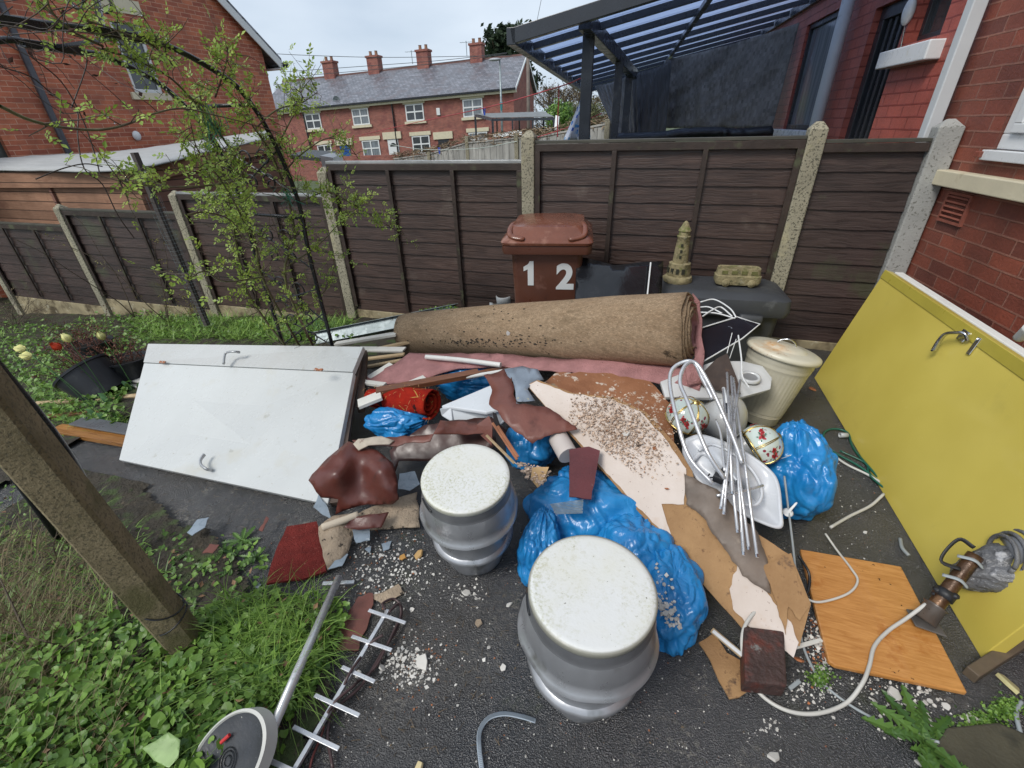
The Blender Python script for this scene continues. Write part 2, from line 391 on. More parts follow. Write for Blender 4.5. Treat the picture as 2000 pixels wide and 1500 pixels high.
ALU = mat('dull_aluminium', (.58, .59, .61), .32, metal=.55, var=.1, vs=12, spots=[((.35, .35, .36), 20, .6, .1)])
CHROME = mat('worn_chrome', (.6, .61, .63), .16, metal=1., var=.15, vs=20)
GALV = mat('galvanised_steel', (.24, .28, .29), .4, metal=.5, var=.25, vs=7, bump=.15, spots=[((.36, .41, .42), 9, .55, .12), ((.14, .15, .14), 13, .62, .08)])
FELT = mat('grey_roof_felt', (.36, .37, .37), .75, var=.12, vs=3, bump=.35, bs=50, stretch=(1, 6, 1))
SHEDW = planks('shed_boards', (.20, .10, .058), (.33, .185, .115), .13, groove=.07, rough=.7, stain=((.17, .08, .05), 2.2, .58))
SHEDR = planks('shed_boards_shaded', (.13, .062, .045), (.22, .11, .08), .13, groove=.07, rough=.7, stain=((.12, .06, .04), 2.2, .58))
WHITEG = mat('white_gloss_board', (.53, .545, .535), .25, var=.05, vs=1.5, spots=[((.30, .27, .20), 70, .70, .02), ((.50, .48, .40), 2.5, .58, .2), ((.42, .42, .38), 14, .66, .06)], bump=.08, bs=60)
WOODW = mat('white_painted_timber', (.64, .63, .58), .45, var=.07, vs=7, bump=.25, spots=[((.26, .17, .10), 9, .66, .05), ((.12, .09, .06), 50, .68, .04)], stretch=(1, 1, 1))
WOODR = planks('raw_timber', (.36, .25, .14), (.52, .40, .24), .3, rough=.7)
WOODB = planks('brown_varnished_timber', (.10, .04, .022), (.19, .08, .04), .3, rough=.4)
WOODO = planks('wet_orange_timber', (.22, .09, .025), (.42, .20, .06), .3, rough=.35)
TWIG = mat('twig_bark', (.075, .055, .035), .75, var=.35, vs=14)
CANE = mat('rose_cane', (.10, .10, .035), .55, var=.4, vs=9, spots=[((.09, .045, .03), 5, .5, .12)])
def leafmat(name, c, c2, rough=.42, tr=.25):
    s = NT(name); at = s.nd('ShaderNodeAttribute', attribute_name='rv')
    cc = s.mix(at.outputs['Fac'], c, c2); cc = s.mix(s.ramp(s.noise(4, 3), .3, .7, 0, .45), cc, lig(c, .5))
    s.set('Base Color', cc); s.set('Roughness', rough); s.set('Specular IOR Level', .45)
    t = s.nd('ShaderNodeBsdfTranslucent'); s.lk(cc, t.inputs[0]); mx = s.nd('ShaderNodeMixShader'); mx.inputs[0].default_value = tr
    s.lk(s.b.outputs[0], mx.inputs[1]); s.lk(t.outputs[0], mx.inputs[2]); s.lk(mx.outputs[0], s.t.nodes['Material Output'].inputs[0]); return s.m
LEAFR = leafmat('rose_leaf', (.22, .36, .05), (.50, .62, .12), tr=.35)
LEAFG = leafmat('ground_leaf', (.05, .13, .02), (.27, .45, .08))
GRASS = leafmat('grass_blade', (.09, .19, .03), (.34, .52, .11))
DRYG = leafmat('dry_grass', (.16, .12, .06), (.30, .25, .14), .7)
LEAFD = leafmat('conifer_leaf', (.018, .035, .016), (.05, .08, .035), .7)
REDL = leafmat('red_young_leaf', (.10, .03, .02), (.24, .09, .05), .6)
# ================================================================ GROUND
def terrain(name, m, x0, x1, y0, y1, nx, ny, off=0., fn=None, wob=0., mask=None):
    xs = np.linspace(x0, x1, nx); ys = np.linspace(y0, y1, ny); P = np.zeros((ny, nx, 3))
    for j, y in enumerate(ys):
        for i, x in enumerate(xs): P[j, i] = (x, y, gz(x, y)+off+(wob*(N3((x, y, 0), 3)+.5*N3((x, y, 0), 9)) if wob else 0)+(fn(x, y) if fn else 0))
    mb = MB(); mb.grid(P)
    if mask: mb.f = [f for f in mb.f if mask(mb.v[0][f].mean(0))]; mb.m = mb.m[:len(mb.f)]; mb.r = mb.r[:len(mb.f)]
    return mb.build(name, m, smooth=True, at=(0, 0, 0))
def dropfar(x, y): return -.05
kind(terrain('ground', GRND, -300, 300, -60, 300, 150, 120, fn=lambda x, y: -.12 if y < 12 else -.04))
kind(terrain('yard_asphalt', ASPH, -6, 2.6, -2.5, 4.2, 90, 70, wob=.006))
# soil beds: behind/left of the white door, and the near left corner
def bedL(p):
    x, y = p[0], p[1]; e = .18*N3((x, y, 0), 2.2)+.07*N3((x, y, 2), 10)
    return y > 2.35+e+max(0, (x+2.6))*.9 or x < -3.55+e
def bedN(p):
    x, y = p[0], p[1]; e = .1*N3((x, y, 4), 3)
    return x < -.70+e+.05*N3((x, y, 1), 14)-.55*max(0, y-.2) and y < .80+.3*max(0, -1.35-x)+e*.6+.06*N3((x, y, 3), 11)
kind(terrain('garden_soil', SOIL, -11, -.4, .9, 4.3, 300, 110, off=.03, wob=.02, mask=bedL))
kind(terrain('border_soil', SOIL, -3.2, -.2, -1, 1.2, 170, 140, off=.03, wob=.025, mask=bedN))
# ================================================================ FENCE
FY = 3.79
PX = [1.54, .85, -1.08, -3.01, -4.94, -6.87, -8.80]
PT = [1.55, 1.555, 1.545, 1.30, 1.08, .91, .70]      # post tops
PB = [-.1, -.1, -.15, -.25, -.4, -.5, -.65]
names = ['pale grey concrete fence post against the brick house wall', 'tall lichen-speckled concrete fence post behind the dark storage box', 'square concrete fence post with a flat stained cap behind the brown bin',
         'concrete fence post right of the metal rose arch, above the galvanised gutter', 'concrete fence post seen through the rose leaves', 'narrow concrete fence post below the shed corner', 'leftmost concrete fence post at the edge of the photo']
for i in range(7):
    x, t, b = PX[i], PT[i], PB[i]; w, d = (.105, .11); mb = MB()
    if i == 0: w = .13
    sec = [(x-w/2, FY-.06), (x+w/2, FY-.06), (x+w/2, FY+.05), (x-w/2, FY+.05)]
    rows = [[V(a, c, z) for a, c in sec] for z in np.linspace(b, t-.05, 14)]
    cxy = V(x, FY-.005, 0)
    rows.append([V(cxy[0]+(a-cxy[0])*.98, cxy[1]+(c-cxy[1])*.98, t-.045) for a, c in sec]); 
    pv = [p for r_ in rows for p in r_]+[V(x-.02, FY-.005, t), V(x+.02, FY-.005, t)]
    n = len(rows); fs = [(j*4+k, j*4+(k+1) % 4, (j+1)*4+(k+1) % 4, (j+1)*4+k) for j in range(n-1) for k in range(4)]
    a0 = (n-1)*4; L, R_ = n*4, n*4+1
    fs += [(a0, a0+1, R_, L), (a0+1, a0+2, R_), (a0+2, a0+3, L, R_), (a0+3, a0, L)]
    mb.add(pv, fs)
    o = mb.build('concrete_post', CONCG if i == 0 else CONC, bevel=.008)
    tag(o, names[i], 'fence post', 'concrete posts of the boundary fence')
# panels between the posts (top height left/right, bottom)
pan = [(0, 1.45, .09, 'narrow dark brown fence panel next to the house wall', 0), (1, 1.475, .12, 'wide dark brown fence panel behind the brown wheelie bin and stone ornaments', 2),
       (2, 1.345, -.02, 'dark brown fence panel left of the brown bin, with a wet pale top edge', 2), (3, 1.07, -.14, 'dark fence panel behind the rose arch', 2), (4, .865, -.22, 'dark fence panel between the shed corner and the leafy rose', 2), (5, .67, -.34, 'far left dark fence panel under the shed boards', 2)]
plab = ['', 'dark fence gravel board', '']
for i, top, bot, lab, nb in pan:
    xr, xl = PX[i]-.055, PX[i+1]+.055
    if i == 0: xr = PX[0]-.07
    t = thing('fence_panel', lab, 'fence panel', ((xl+xr)/2, FY, bot), 'timber panels of the boundary fence')
    mb = MB(); nrow = int(round((top-bot)/.125)); h = (top-bot-.05)/nrow; rng = random.Random(i)
    for k in range(nrow):
        z0 = bot+k*h; nn = 22; lo = []; hi = []
        for j in range(nn+1):
            x = xl+(xr-xl)*j/nn; wv = .0045*N3((x*3, k*4.3, i*3.7), 2.)+.0025*N3((x*12, k*4, i*2.3), 2.)+.004*N3((k*3.1, i, .5), 1.)
            lo.append((x, FY-.012+.004, z0-.022+wv*1.4)); hi.append((x, FY+.004, z0+h+.004))
        # each board leans out at its lower edge over the one below
        vs = []
        for (a, b) in zip(lo, hi): vs += [V(a[0], FY-.019, a[2]), V(b[0], FY-.004, b[2]), V(a[0], FY-.008, a[2]), V(b[0], FY+.006, b[2])]
        fs = []
        for j in range(nn):
            q = j*4; r_ = q+4; fs += [(q, r_, r_+1, q+1), (q+2, q+3, r_+3, r_+2), (q, q+2, r_+2, r_)]
        mb.add(vs, fs)
    mb.build('boards', FENCED if i in (0, 4, 5) else FENCE, t, smooth=False)
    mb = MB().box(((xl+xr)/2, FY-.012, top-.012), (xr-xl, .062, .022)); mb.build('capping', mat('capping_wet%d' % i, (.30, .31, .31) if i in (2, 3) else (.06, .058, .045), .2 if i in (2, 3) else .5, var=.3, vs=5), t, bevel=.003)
    mb = MB().box(((xl+xr)/2, FY-.036, top-.05), (xr-xl, .02, .05)); mb.build('top_rail', FRAIL, t, bevel=.002)
    w = (xr-xl)
    if nb:
        for k in range(1, nb+1):
            x = xl+w*k/(nb+1)+rng.uniform(-.01, .01)
            MB().box((x, FY-.039, (top+bot)/2-.03), (.034, .018, top-bot-.09)).build('batten', FRAIL, t, bevel=.002)
        for x in (xl+.02, xr-.02): MB().box((x, FY-.039, (top+bot)/2-.03), (.04, .018, top-bot-.09)).build('batten', FRAIL, t, bevel=.002)
    g = MB().box(((xl+xr)/2, FY-.005, bot-.17), (w, .045, .29)).build('gravel_board', CONCB, bevel=.004)
    tag(g, ['stained concrete gravel board at the foot of the panel by the house', 'concrete gravel board hidden low behind the storage box and bin', 'pale stained concrete gravel board above the galvanised gutter', 'mossy concrete gravel board below the panel behind the rose arch', 'low concrete gravel board in the grass left of the rose', 'leftmost concrete gravel board above the weeds'][i], 'gravel board', 'concrete gravel boards')
# ================================================================ HOUSE ON THE RIGHT (ours) and the painted neighbour
def wpt(t, z, off=1.97): return HN*off+HW*t+V(0, 0, z)
def wt(P): return float(np.dot(P, HW))
def wbox(mb, t0, t1, z0, z1, o0, o1, mi=0):
    c = wpt((t0+t1)/2, (z0+z1)/2, (o0+o1)/2); return mb.box(c, (abs(o1-o0), abs(t1-t0), abs(z1-z0)), (HN, HW, (0, 0, 1)), mi)
def wallmesh(t0, t1, z0, z1, holes, off=1.97, th=.25):
    """wall slab with rectangular openings"""
    ts = sorted({t0, t1, *[h[0] for h in holes], *[h[1] for h in holes]}); zs = sorted({z0, z1, *[h[2] for h in holes], *[h[3] for h in holes]}); mb = MB()
    for a, b in zip(ts[:-1], ts[1:]):
        for c, d in zip(zs[:-1], zs[1:]):
            if any(h[0] <= a and b <= h[1] and h[2] <= c and d <= h[3] for h in holes): continue
            P = [wpt(a, c, off), wpt(b, c, off), wpt(b, d, off), wpt(a, d, off)]; mb.add(P, [(0, 3, 2, 1)] if False else [(0, 1, 2, 3)])
    for h in holes:
        a, b, c, d = h
        for P in ([(a, c), (a, d)], [(b, c), (b, d)], [(a, c), (b, c)], [(a, d), (b, d)]):
            q = [wpt(P[0][0], P[0][1], off), wpt(P[1][0], P[1][1], off), wpt(P[1][0], P[1][1], off+th), wpt(P[0][0], P[0][1], off+th)]; mb.add(q, [(0, 1, 2, 3)])
    return mb
seam = wt(W(1858, 130))                      # where the rainwater pipe divides the two houses
sc_ = W(1835, 330, 1.93); tS = wt(sc_)
wl = W(1938, 292); tW = wt(wl); zW = wl[2]
h1 = thing('brick_house', 'red brick house wall with cream sill, white window and terracotta air vent on the right', 'house', wpt(2.5, 0))
winh = (tW-1.3, tW, zW, zW+1.25)
wallmesh(-1.5, seam, -.2, 5.2, [winh]).build('wall', BRICKR, h1)
mb = MB(); wbox(mb, tS-3, tS, sc_[2]-.085, sc_[2], 1.90, 2.0); mb.build('sill', CREAM, h1, bevel=.006)
wf = MB(); a, b, c, d = winh
for q in ((a, b, c, c+.075), (a, b, d-.07, d), (a, a+.07, c+.075, d-.07), (b-.07, b, c+.075, d-.07)): wbox(wf, q[0], q[1], q[2], q[3], 1.985, 2.05)
wo_ = wf.build('window_frame', WHITE, h1, bevel=.006)
mb = MB(); wbox(mb, a+.07, b-.07, c+.075, d-.07, 2.012, 2.03); mb.build('pane', GLASSC, wo_)
wf = MB()
for q in ((a+.08, b-.08, c+.08, c+.125), (a+.08, b-.08, d-.12, d-.08), (b-.135, b-.08, c+.125, d-.12)): wbox(wf, q[0], q[1], q[2], q[3], 1.965, 1.985)
wf.build('sash', WHITE, wo_, bevel=.005)
mb = MB(); wbox(mb, tW-1.3, tW+.01, zW-.05, zW, 1.93, 1.99); mb.build('window_cill', WHITE, wo_, bevel=.004)
# air vent
v0, v1 = W(1852, 378), W(1885, 438); ta, tb = wt(v0), wt(v1); za, zb = v0[2], v1[2]
tc_ = (ta+tb)/2; zc = (za+zb)/2; AV = mat('vent_terracotta', (.24, .075, .05), .7, var=.2, vs=12)
mb = MB(); 
for k in range(5): 
    z = zc-.055+k*.0275; c = wpt(tc_, z, 1.962); mb.box(c, (.022, .19, .010), (nrm(HN+V(0, 0, -.5)), HW, nrm(V(0, 0, 1)+HN*.5)))
fr = MB()
for q in ((tc_-.115, tc_+.115, zc-.085, zc-.07), (tc_-.115, tc_+.115, zc+.07, zc+.085), (tc_-.115, tc_-.1, zc-.07, zc+.07), (tc_+.1, tc_+.115, zc-.07, zc+.07)): wbox(fr, q[0], q[1], q[2], q[3], 1.955, 1.975)
av = fr.build('air_vent', AV, h1); mb.build('louvre', AV, av)
o = MB().box(W(1910, 309, 1.93)+V(0, 0, .02), (.03, .05, .03), (HN, HW, (0, 0, 1))).build('brick_fragment', BRICKR, bevel=.004); tag(o, 'small broken brick fragment on the cream sill', 'brick fragment')
# rainwater pipe dividing the houses
p0, p1 = W(1812, 262, 1.90), W(1915, -25, 1.90)
mb = MB(); mb.bar(V(*p0)-V(0, 0, 1.5)*1., V(p1[0], p1[1], 0)*0+p0+V(0, 0, 3), .075, .075, up=HN)
tag(mb.build('downpipe', mat('pale_grey_pvc', (.55, .57, .58), .35, var=.06), bevel=.006), 'pale square downpipe on the wall between painted and bare brick', 'downpipe')
h2 = thing('painted_brick_house', 'neighbouring house with salmon red painted brick, dark doorway and small window', 'house', wpt(6, 0))
dA, dB = wt(W(1718, 200)), wt(W(1640, 262))          # dark doorway
sA, sB = wt(W(1848, 78)), wt(W(1742, 108)); sz = W(1795, 92, 1.93)[2]
wA, wB = wt(W(1600, 230)), wt(W(1530, 250))
holes = [(dA, dB, -.4, 2.35), (sA+.1, sB-.1, sz+.05, sz+.9), (wA, wB, 1.45, 2.5)]
wallmesh(seam, 12, -.9, 5.2, holes).build('wall', BRICKP, h2)
mb = MB(); wbox(mb, sA, sB, sz-.09, sz+.02, 1.88, 2.0); mb.build('sill', WHITE, h2, bevel=.008)
fr = MB(); a, b, c, d = holes[1]
for q in ((a, b, c, c+.05), (a, b, d-.05, d), (a, a+.05, c+.05, d-.05), (b-.05, b, c+.05, d-.05)): wbox(fr, q[0], q[1], q[2], q[3], 2.06, 2.11)
f_ = fr.build('window', DARKFR, h2, bevel=.004); mb = MB(); wbox(mb, a+.05, b-.05, c+.05, d-.05, 2.085, 2.095); mb.build('pane', GLASSD, f_)
fr = MB(); a, b, c, d = holes[0]
for q in ((a, b, d-.09, d), (a, a+.09, c, d-.09), (b-.09, b, c, d-.09)): wbox(fr, q[0], q[1], q[2], q[3], 2.02, 2.09)
for k in range(4):
    tt = a+.09+(b-a-.18)*(k+.5)/4; wbox(fr, tt-.02, tt+.02, c, d-.09, 2.045, 2.07)
f_ = fr.build('door', DARKFR, h2, bevel=.004); mb = MB(); wbox(mb, a+.09, b-.09, c, d-.09, 2.07, 2.085); mb.build('door_leaf', mat('dark_door_leaf', (.03, .033, .04), .25, var=.3), f_)
fr = MB(); a, b, c, d = holes[2]
for q in ((a, b, c, c+.05), (a, b, d-.05, d), (a, a+.05, c+.05, d-.05), (b-.05, b, c+.05, d-.05)): wbox(fr, q[0], q[1], q[2], q[3], 2.0, 2.05)
f_ = fr.build('window', DARKFR, h2, bevel=.004); mb = MB(); wbox(mb, a+.05, b-.05, c+.05, d-.05, 2.03, 2.04); mb.build('pane', GLASSC, f_)
mb = MB(); wbox(mb, a-.1, b+.35, c-.08, c, 1.87, 2.0); mb.build('sill', WHITE, h2, bevel=.006)
# soil pipe, bulkhead lamp, thin cable
q0 = W(1590, 255, 1.88); mb = MB().tube([q0+V(0, 0, -1.6), q0+V(0, 0, 3)], .055, 20); tag(mb.build('soil_pipe', mat('grey_white_pvc', (.50, .53, .56), .35, var=.08, spots=[((.33, .35, .37), 6, .6, .1)]), smooth=True), 'thick round grey-white soil pipe on the painted wall', 'pipe')
lp = W(1775, 22, 1.95); mb = MB().blob(lp, (.035, .05, .085), (HN, HW, (0, 0, 1)), 24, 14); tag(mb.build('outside_light', WHITE, smooth=True), 'small white oval outside light on the painted wall', 'lamp')
mb = MB().tube(cr([lp+V(0, 0, -.08), W(1768, 48, 1.955), W(1758, 100, 1.955)]), .004, 6); tag(mb.build('cable', DARKFR), 'thin dark cable running down from the outside light', 'cable')
# ================================================================ CANOPY beyond the fence
P0 = YP(1000, 72, 4.2); SL = .19; oN = float(HN@P0); tN = wt(P0); zE = P0[2]; LC = 7.25; WO = 1.96
def cpt(u, v, dz=0.): o_ = oN+(WO-oN)*v; return HN*o_+HW*(tN+u)+V(0, 0, zE+SL*(o_-oN)+dz)
cn = thing('patio_canopy', 'dark framed patio canopy with blue tinted roof panels beyond the fence', 'canopy', cpt(0, .3, -2.4))
CF = mat('canopy_dark_paint', (.035, .04, .05), .3, var=.15)
for (u0, v0, u1, v1, w, h) in ((0, 0, LC, 0, .07, .11), (0, 0, 0, 1, .07, .10), (LC, 0, LC, 1, .07, .10), (0, 1, LC, 1, .06, .10)):
    MB().bar(cpt(u0-.035 if v0 == v1 else u0, v0), cpt(u1+.035 if v0 == v1 else u1, v1), w, h).build('edge_beam', CF, cn, bevel=.004)
nr = 10
for k in range(1, nr):
    u = LC*k/nr; MB().bar(cpt(u, .015, .01), cpt(u, .985, .01), .06, .05).build('rafter', CF, cn)
MB().bar(cpt(.04, .52, -.035), cpt(LC-.04, .52, -.035), .045, .04).build('purlin', CF, cn)
PC = NT('blue_polycarbonate'); PC.set('Base Color', (.42, .55, .80)); PC.set('Roughness', .35)
tr_ = PC.nd('ShaderNodeBsdfTranslucent'); tr_.inputs[0].default_value = (.52, .60, .75, 1); tp_ = PC.nd('ShaderNodeBsdfTransparent'); tp_.inputs[0].default_value = (.60, .69, .85, 1)
m1 = PC.nd('ShaderNodeMixShader'); m1.inputs[0].default_value = .45; PC.lk(tr_.outputs[0], m1.inputs[1]); PC.lk(tp_.outputs[0], m1.inputs[2])
m2 = PC.nd('ShaderNodeMixShader'); m2.inputs[0].default_value = .12; PC.lk(m1.outputs[0], m2.inputs[1]); PC.lk(PC.b.outputs[0], m2.inputs[2]); PC.lk(m2.outputs[0], PC.t.nodes['Material Output'].inputs[0])
for k in range(nr):
    a, b = LC*k/nr+.01, LC*(k+1)/nr-.01
    MB().prism([cpt(a, .01, .045), cpt(b, .01, .045), cpt(b, .99, .045), cpt(a, .99, .045)], (0, 0, .008)).build('roof_panel', PC.m, cn)
# support beam with posts
bs = YP(1142, 40, 4.5); be = YP(1238, 146, 8.2)
MB().bar(bs, be, .10, .12).build('support_beam', CF, cn, bevel=.006)
def vpost(px, py, Y, w=.085, zt=None):
    p = YP(px, py, Y); zt = p[2] if zt is None else zt
    return MB().bar(V(p[0], p[1], -1.2), V(p[0], p[1], zt), w, w, up=HN)
vpost(1148, 120, 4.9, .10, 2.28).build('post', CF, cn, bevel=.005); vpost(1208, 150, 6.4, .09, YP(1208, 112, 6.4)[2]).build('post', CF, cn, bevel=.005); vpost(1228, 160, 8.0, .10, YP(1228, 140, 8.0)[2]).build('post', CF, cn, bevel=.005)
# shade netting: sagging sheet with gathered hem
NETM = NT('shade_netting'); uvn = NETM.tc.outputs['UV']
c = NETM.mix(NETM.ramp(NETM.noise(1.5, 5, .6, NETM.mp(uvn, (6, .7, 1))), .3, .7), (.075, .068, .060), (.20, .185, .165))
NETM.set('Base Color', c); NETM.set('Roughness', .65); NETM.bump(NETM.noise(3, 5, .6, NETM.mp(uvn, (5, .8, 1))), .5, .03)
nt = thing('shade_netting', 'large sheet of dark grey shade netting hung under the canopy', 'netting', YP(1380, 262, 7.0))
def net(pts, Ys, name, m, rows, wv, sd):
    """pts: top-left, top-right, bottom-right, bottom-left photo points at depths Ys"""
    C4 = [YP(p[0], p[1], y) for p, y in zip(pts, Ys)]; nu, nv = 60, rows; P = np.zeros((nv, nu, 3))
    for j in range(nv):
        for i in range(nu):
            a, b = i/(nu-1), j/(nv-1); p = (C4[0]*(1-a)+C4[1]*a)*(1-b)+(C4[3]*(1-a)+C4[2]*a)*b
            f = wv*(N3((a*14, b*1.2, sd), 1.3)+.6*N3((a*5+b*4, b*3, sd), 1.6)); P[j, i] = p+V(-.1, -1, 0)*f+V(0, 0, -.03*math.sin(a*math.pi)*(1-b)+(.012*N3((a*20, 0, sd), 1.) if j == nv-1 else 0))
    mb = MB(); mb.grid(P); return mb.build(name, m, nt, smooth=True, solid=.004)
net([(1300, 117), (1562, 44), (1508, 250), (1296, 250)], (8.8, 7.6, 7.4, 8.5), 'net_sheet', NETM.m, 26, .05, 1)
net([(1236, 143), (1312, 118), (1300, 262), (1240, 262)], (8.6, 8.2, 8.0, 8.3), 'net_sheet', mat('shade_netting_dense', (.05, .05, .052), .6, var=.3, vs=3, stretch=(5, 5, .6)), 20, .03, 2)
net([(1162, 168), (1240, 142), (1242, 262), (1203, 262)], (10.2, 9.0, 8.8, 8.8), 'net_sheet', NETM.m, 20, .04, 3)
mb = MB(); PB_ = [cr([YP(x, y+dy, 7.2) for x, y in ((1200, 262), (1290, 258), (1330, 252), (1400, 249), (1440, 252), (1508, 247))], 10) for dy in (0, 8, 22)]
P = np.array([[p+V(0, -.12*(j == 1)+.05*N3((i*.3, j, 0), 2), 0) for i, p in enumerate(r_)] for j, r_ in enumerate(PB_)]); mb.grid(P); mb.build('gathered_hem', mat('net_hem_dark', (.015, .017, .022), .4, var=.3), nt, smooth=True, solid=.01)
# checked cloth tied to the canopy corner
CH_ = NT('checked_cloth'); uvc = CH_.tc.outputs['UV']; ck = CH_.nd('ShaderNodeTexChecker'); ck.inputs['Scale'].default_value = 14; CH_.lk(CH_.mp(uvc, rot=(0, 0, .2)), ck.inputs[0]); ck.inputs['Color1'].default_value = (.62, .66, .78, 1); ck.inputs['Color2'].default_value = (.62, .66, .78, 1)
vc = CH_.nd('ShaderNodeTexVoronoi', feature='F1', distance='CHEBYCHEV'); vc.inputs['Scale'].default_value = 9; vc.inputs['Randomness'].default_value = .35; CH_.lk(uvc, vc.inputs['Vector'])
sp = CH_.nd('ShaderNodeSeparateColor'); CH_.lk(vc.outputs['Color'], sp.inputs[0])
c = CH_.mix(CH_.mul(CH_.ramp(vc.outputs['Distance'], .36, .34), CH_.ramp(sp.outputs[0], .45, .5)), (.66, .70, .78), CH_.mix(CH_.ramp(sp.outputs[1], .4, .6), (.03, .12, .55), (.10, .40, .75)))
CH_.set('Base Color', c); CH_.set('Roughness', .7)
P = np.zeros((18, 14, 3))
for j in range(18):
    b = j/17
    for i in range(14):
        a = i/13; xl = 1143+(1098-1143)*b**1.1; xr = 1150+b*2
        y = 168+b*106; P[j, i] = YP(xl+(xr-xl)*a, y, 5.35)+V(0, .06*math.sin(a*13+b*2)*b, 0)
ct = MB(); ct.grid(P); ct = ct.build('hanging_cloth', CH_.m, smooth=True, solid=.002); tag(ct, 'blue and white checked cloth gathered and hung beside the canopy post', 'cloth')
P = np.zeros((8, 6, 3))
for j in range(8):
    for i in range(6): P[j, i] = YP(1138+j*.2+i*(2.2-.1*j), 162+j*6.5, 5.32)+V(0, .02*math.sin(i*2), 0)
mb = MB(); mb.grid(P); mb.build('blue_tie', mat('royal_blue_cloth', (.02, .07, .45), .6), ct, smooth=True, solid=.003)
# red washing line with pegs
RL = mat('red_plastic_line', (.42, .04, .05), .4)
def line(pts, m, r, lab, name='washing_line', sm=8):
    o = MB().tube(cr([YP(x, y, Y) for x, y, Y in pts], sm), r, 6).build(name, m, smooth=True); return tag(o, lab, 'washing line', 'washing lines beyond the fence')
line([(560, 300, 12), (680, 270, 11), (800, 242, 9), (950, 210, 7), (1090, 170, 5.4), (1134, 153, 5.0)], RL, .006, 'long red washing line rising towards the canopy corner')
line([(1092, 169, 5.4), (1091, 200, 5.4), (1089, 240, 5.4), (1089, 268, 5.4)], RL, .006, 'short red line hanging straight down from the washing line')
line([(1050, 268, 5.6), (1100, 252, 5.6), (1150, 232, 5.6), (1176, 221, 5.6)], RL, .005, 'short red line crossing behind the hanging cloth')
line([(760, 282, 9), (830, 292, 8), (930, 290, 7), (1010, 276, 6.4)], mat('pale_line', (.45, .5, .45), .5), .005, 'pale thin washing line low above the fence capping')
PEG = mat('peg_plastic', (.02, .25, .27), .4); PEGB = mat('peg_blue', (.03, .08, .45), .4)
for (x, y, Y, m, lab) in ((979, 206, 6.8, PEG, 'teal clothes peg on the red washing line'), (946, 216, 7.1, PEGB, 'blue clothes peg on the red washing line over the window'), (858, 293, 7.7, PEGB, 'blue clothes peg on the pale low washing line')):
    p = YP(x, y, Y); mb = MB(); mb.box(p+V(-.008, 0, -.01), (.012, .014, .10), (nrm(V(1, 0, .12)), (0, 1, 0), nrm(V(-.12, 0, 1)))); mb.box(p+V(.010, 0, -.01), (.012, .014, .10), (nrm(V(1, 0, -.12)), (0, 1, 0), nrm(V(.12, 0, 1)))); mb.box(p+V(0, 0, .01), (.03, .018, .012))
    tag(mb.build('clothes_peg', m, bevel=.002), lab, 'clothes peg', 'clothes pegs')
# ================================================================ LEFT BRICK HOUSE (gable seen end on)
LD = nrm(V(.10, .995, 0)); LCn = XP(508, 86, -9.8); LNn = nrm(V(LD[1], -LD[0], 0))   # along wall, outward normal (towards us)
def lhit(x, y, off=0.): r = ray(x, y); P = LCn+LNn*off; s_ = ((P-CP)@LNn)/(r@LNn); return CP+r*s_
def lt(P): return float((np.asarray(P)-LCn)@LD)
def lp_(t, z, off=0.): return LCn*V(1, 1, 0)+LD*t+LNn*off+V(0, 0, z)
lh = thing('gabled_brick_house', 'orange-red brick gable wall with white verge board and one small window', 'house', lp_(-4, -1))
zE2 = LCn[2]; g1 = lhit(420, -8); sg = (g1[2]-zE2)/(-lt(g1)); HWd = 8.
apz = zE2+sg*HWd/2
wA2, wB2 = lhit(258, 60), lhit(318, 188); wt0, wt1 = lt(lhit(262, 175)), lt(lhit(322, 188)); wz0 = lhit(300, 182)[2]; wz1 = wz0+1.25
mb = MB(); hol = (wt0, wt1, wz0, wz1)
hol2 = (lt(lhit(-60, 320)), lt(lhit(28, 318)), lhit(20, 316)[2], lhit(0, 230)[2])
ts = sorted({-HWd, -HWd/2, 0, hol[0], hol[1], hol2[0], hol2[1]}); zs = sorted({-1.2, zE2, hol[2], hol[3], hol2[2], hol2[3]}); zs = [z for z in zs if z <= zE2]
def quad(mb, a, b, c, d): mb.add([lp_(a, c), lp_(b, c), lp_(b, d), lp_(a, d)], [(0, 1, 2, 3)])
for a, b in zip(ts[:-1], ts[1:]):
    for c, d in zip(zs[:-1], zs[1:]):
        if any(h[0] <= a+1e-6 and b <= h[1]+1e-6 and h[2] <= c+1e-6 and d <= h[3]+1e-6 for h in (hol, hol2)): continue
        quad(mb, a, b, c, d)
mb.add([lp_(-HWd, zE2), lp_(0, zE2), lp_(-HWd/2, apz)], [(0, 1, 2)])
for h in (hol, hol2):
    for (a, c, b, d) in ((h[0], h[2], h[0], h[3]), (h[1], h[2], h[1], h[3]), (h[0], h[2], h[1], h[2]), (h[0], h[3], h[1], h[3])):
        mb.add([lp_(a, c), lp_(b, d), lp_(b, d, -.2), lp_(a, c, -.2)], [(0, 1, 2, 3)])
mb.add([lp_(0, -1.2), lp_(0, zE2), lp_(0, zE2, -8), lp_(0, -1.2, -8)], [(0, 1, 2, 3)])
mb.build('wall', BRICKL, lh)
mb = MB()
for s_, e_ in ((0, .45), (-HWd, -HWd-.45)):
    a = lp_(e_, zE2-sg*.45, .1); b = lp_(-HWd/2, apz+.02, .1); mb.prism([a, b, b+V(0, 0, .13), a+V(0, 0, .13)], LNn*-8.2)
rf = mb.build('roof', SLATE, lh)
mb = MB(); a = lp_(.42, zE2-sg*.42-.16, .13); b = lp_(-HWd/2, apz-.14, .13); mb.prism([a, b, b+V(0, 0, .20), a+V(0, 0, .20)], LNn*-.03); mb.build('verge_board', WHITE, rf, bevel=.004)
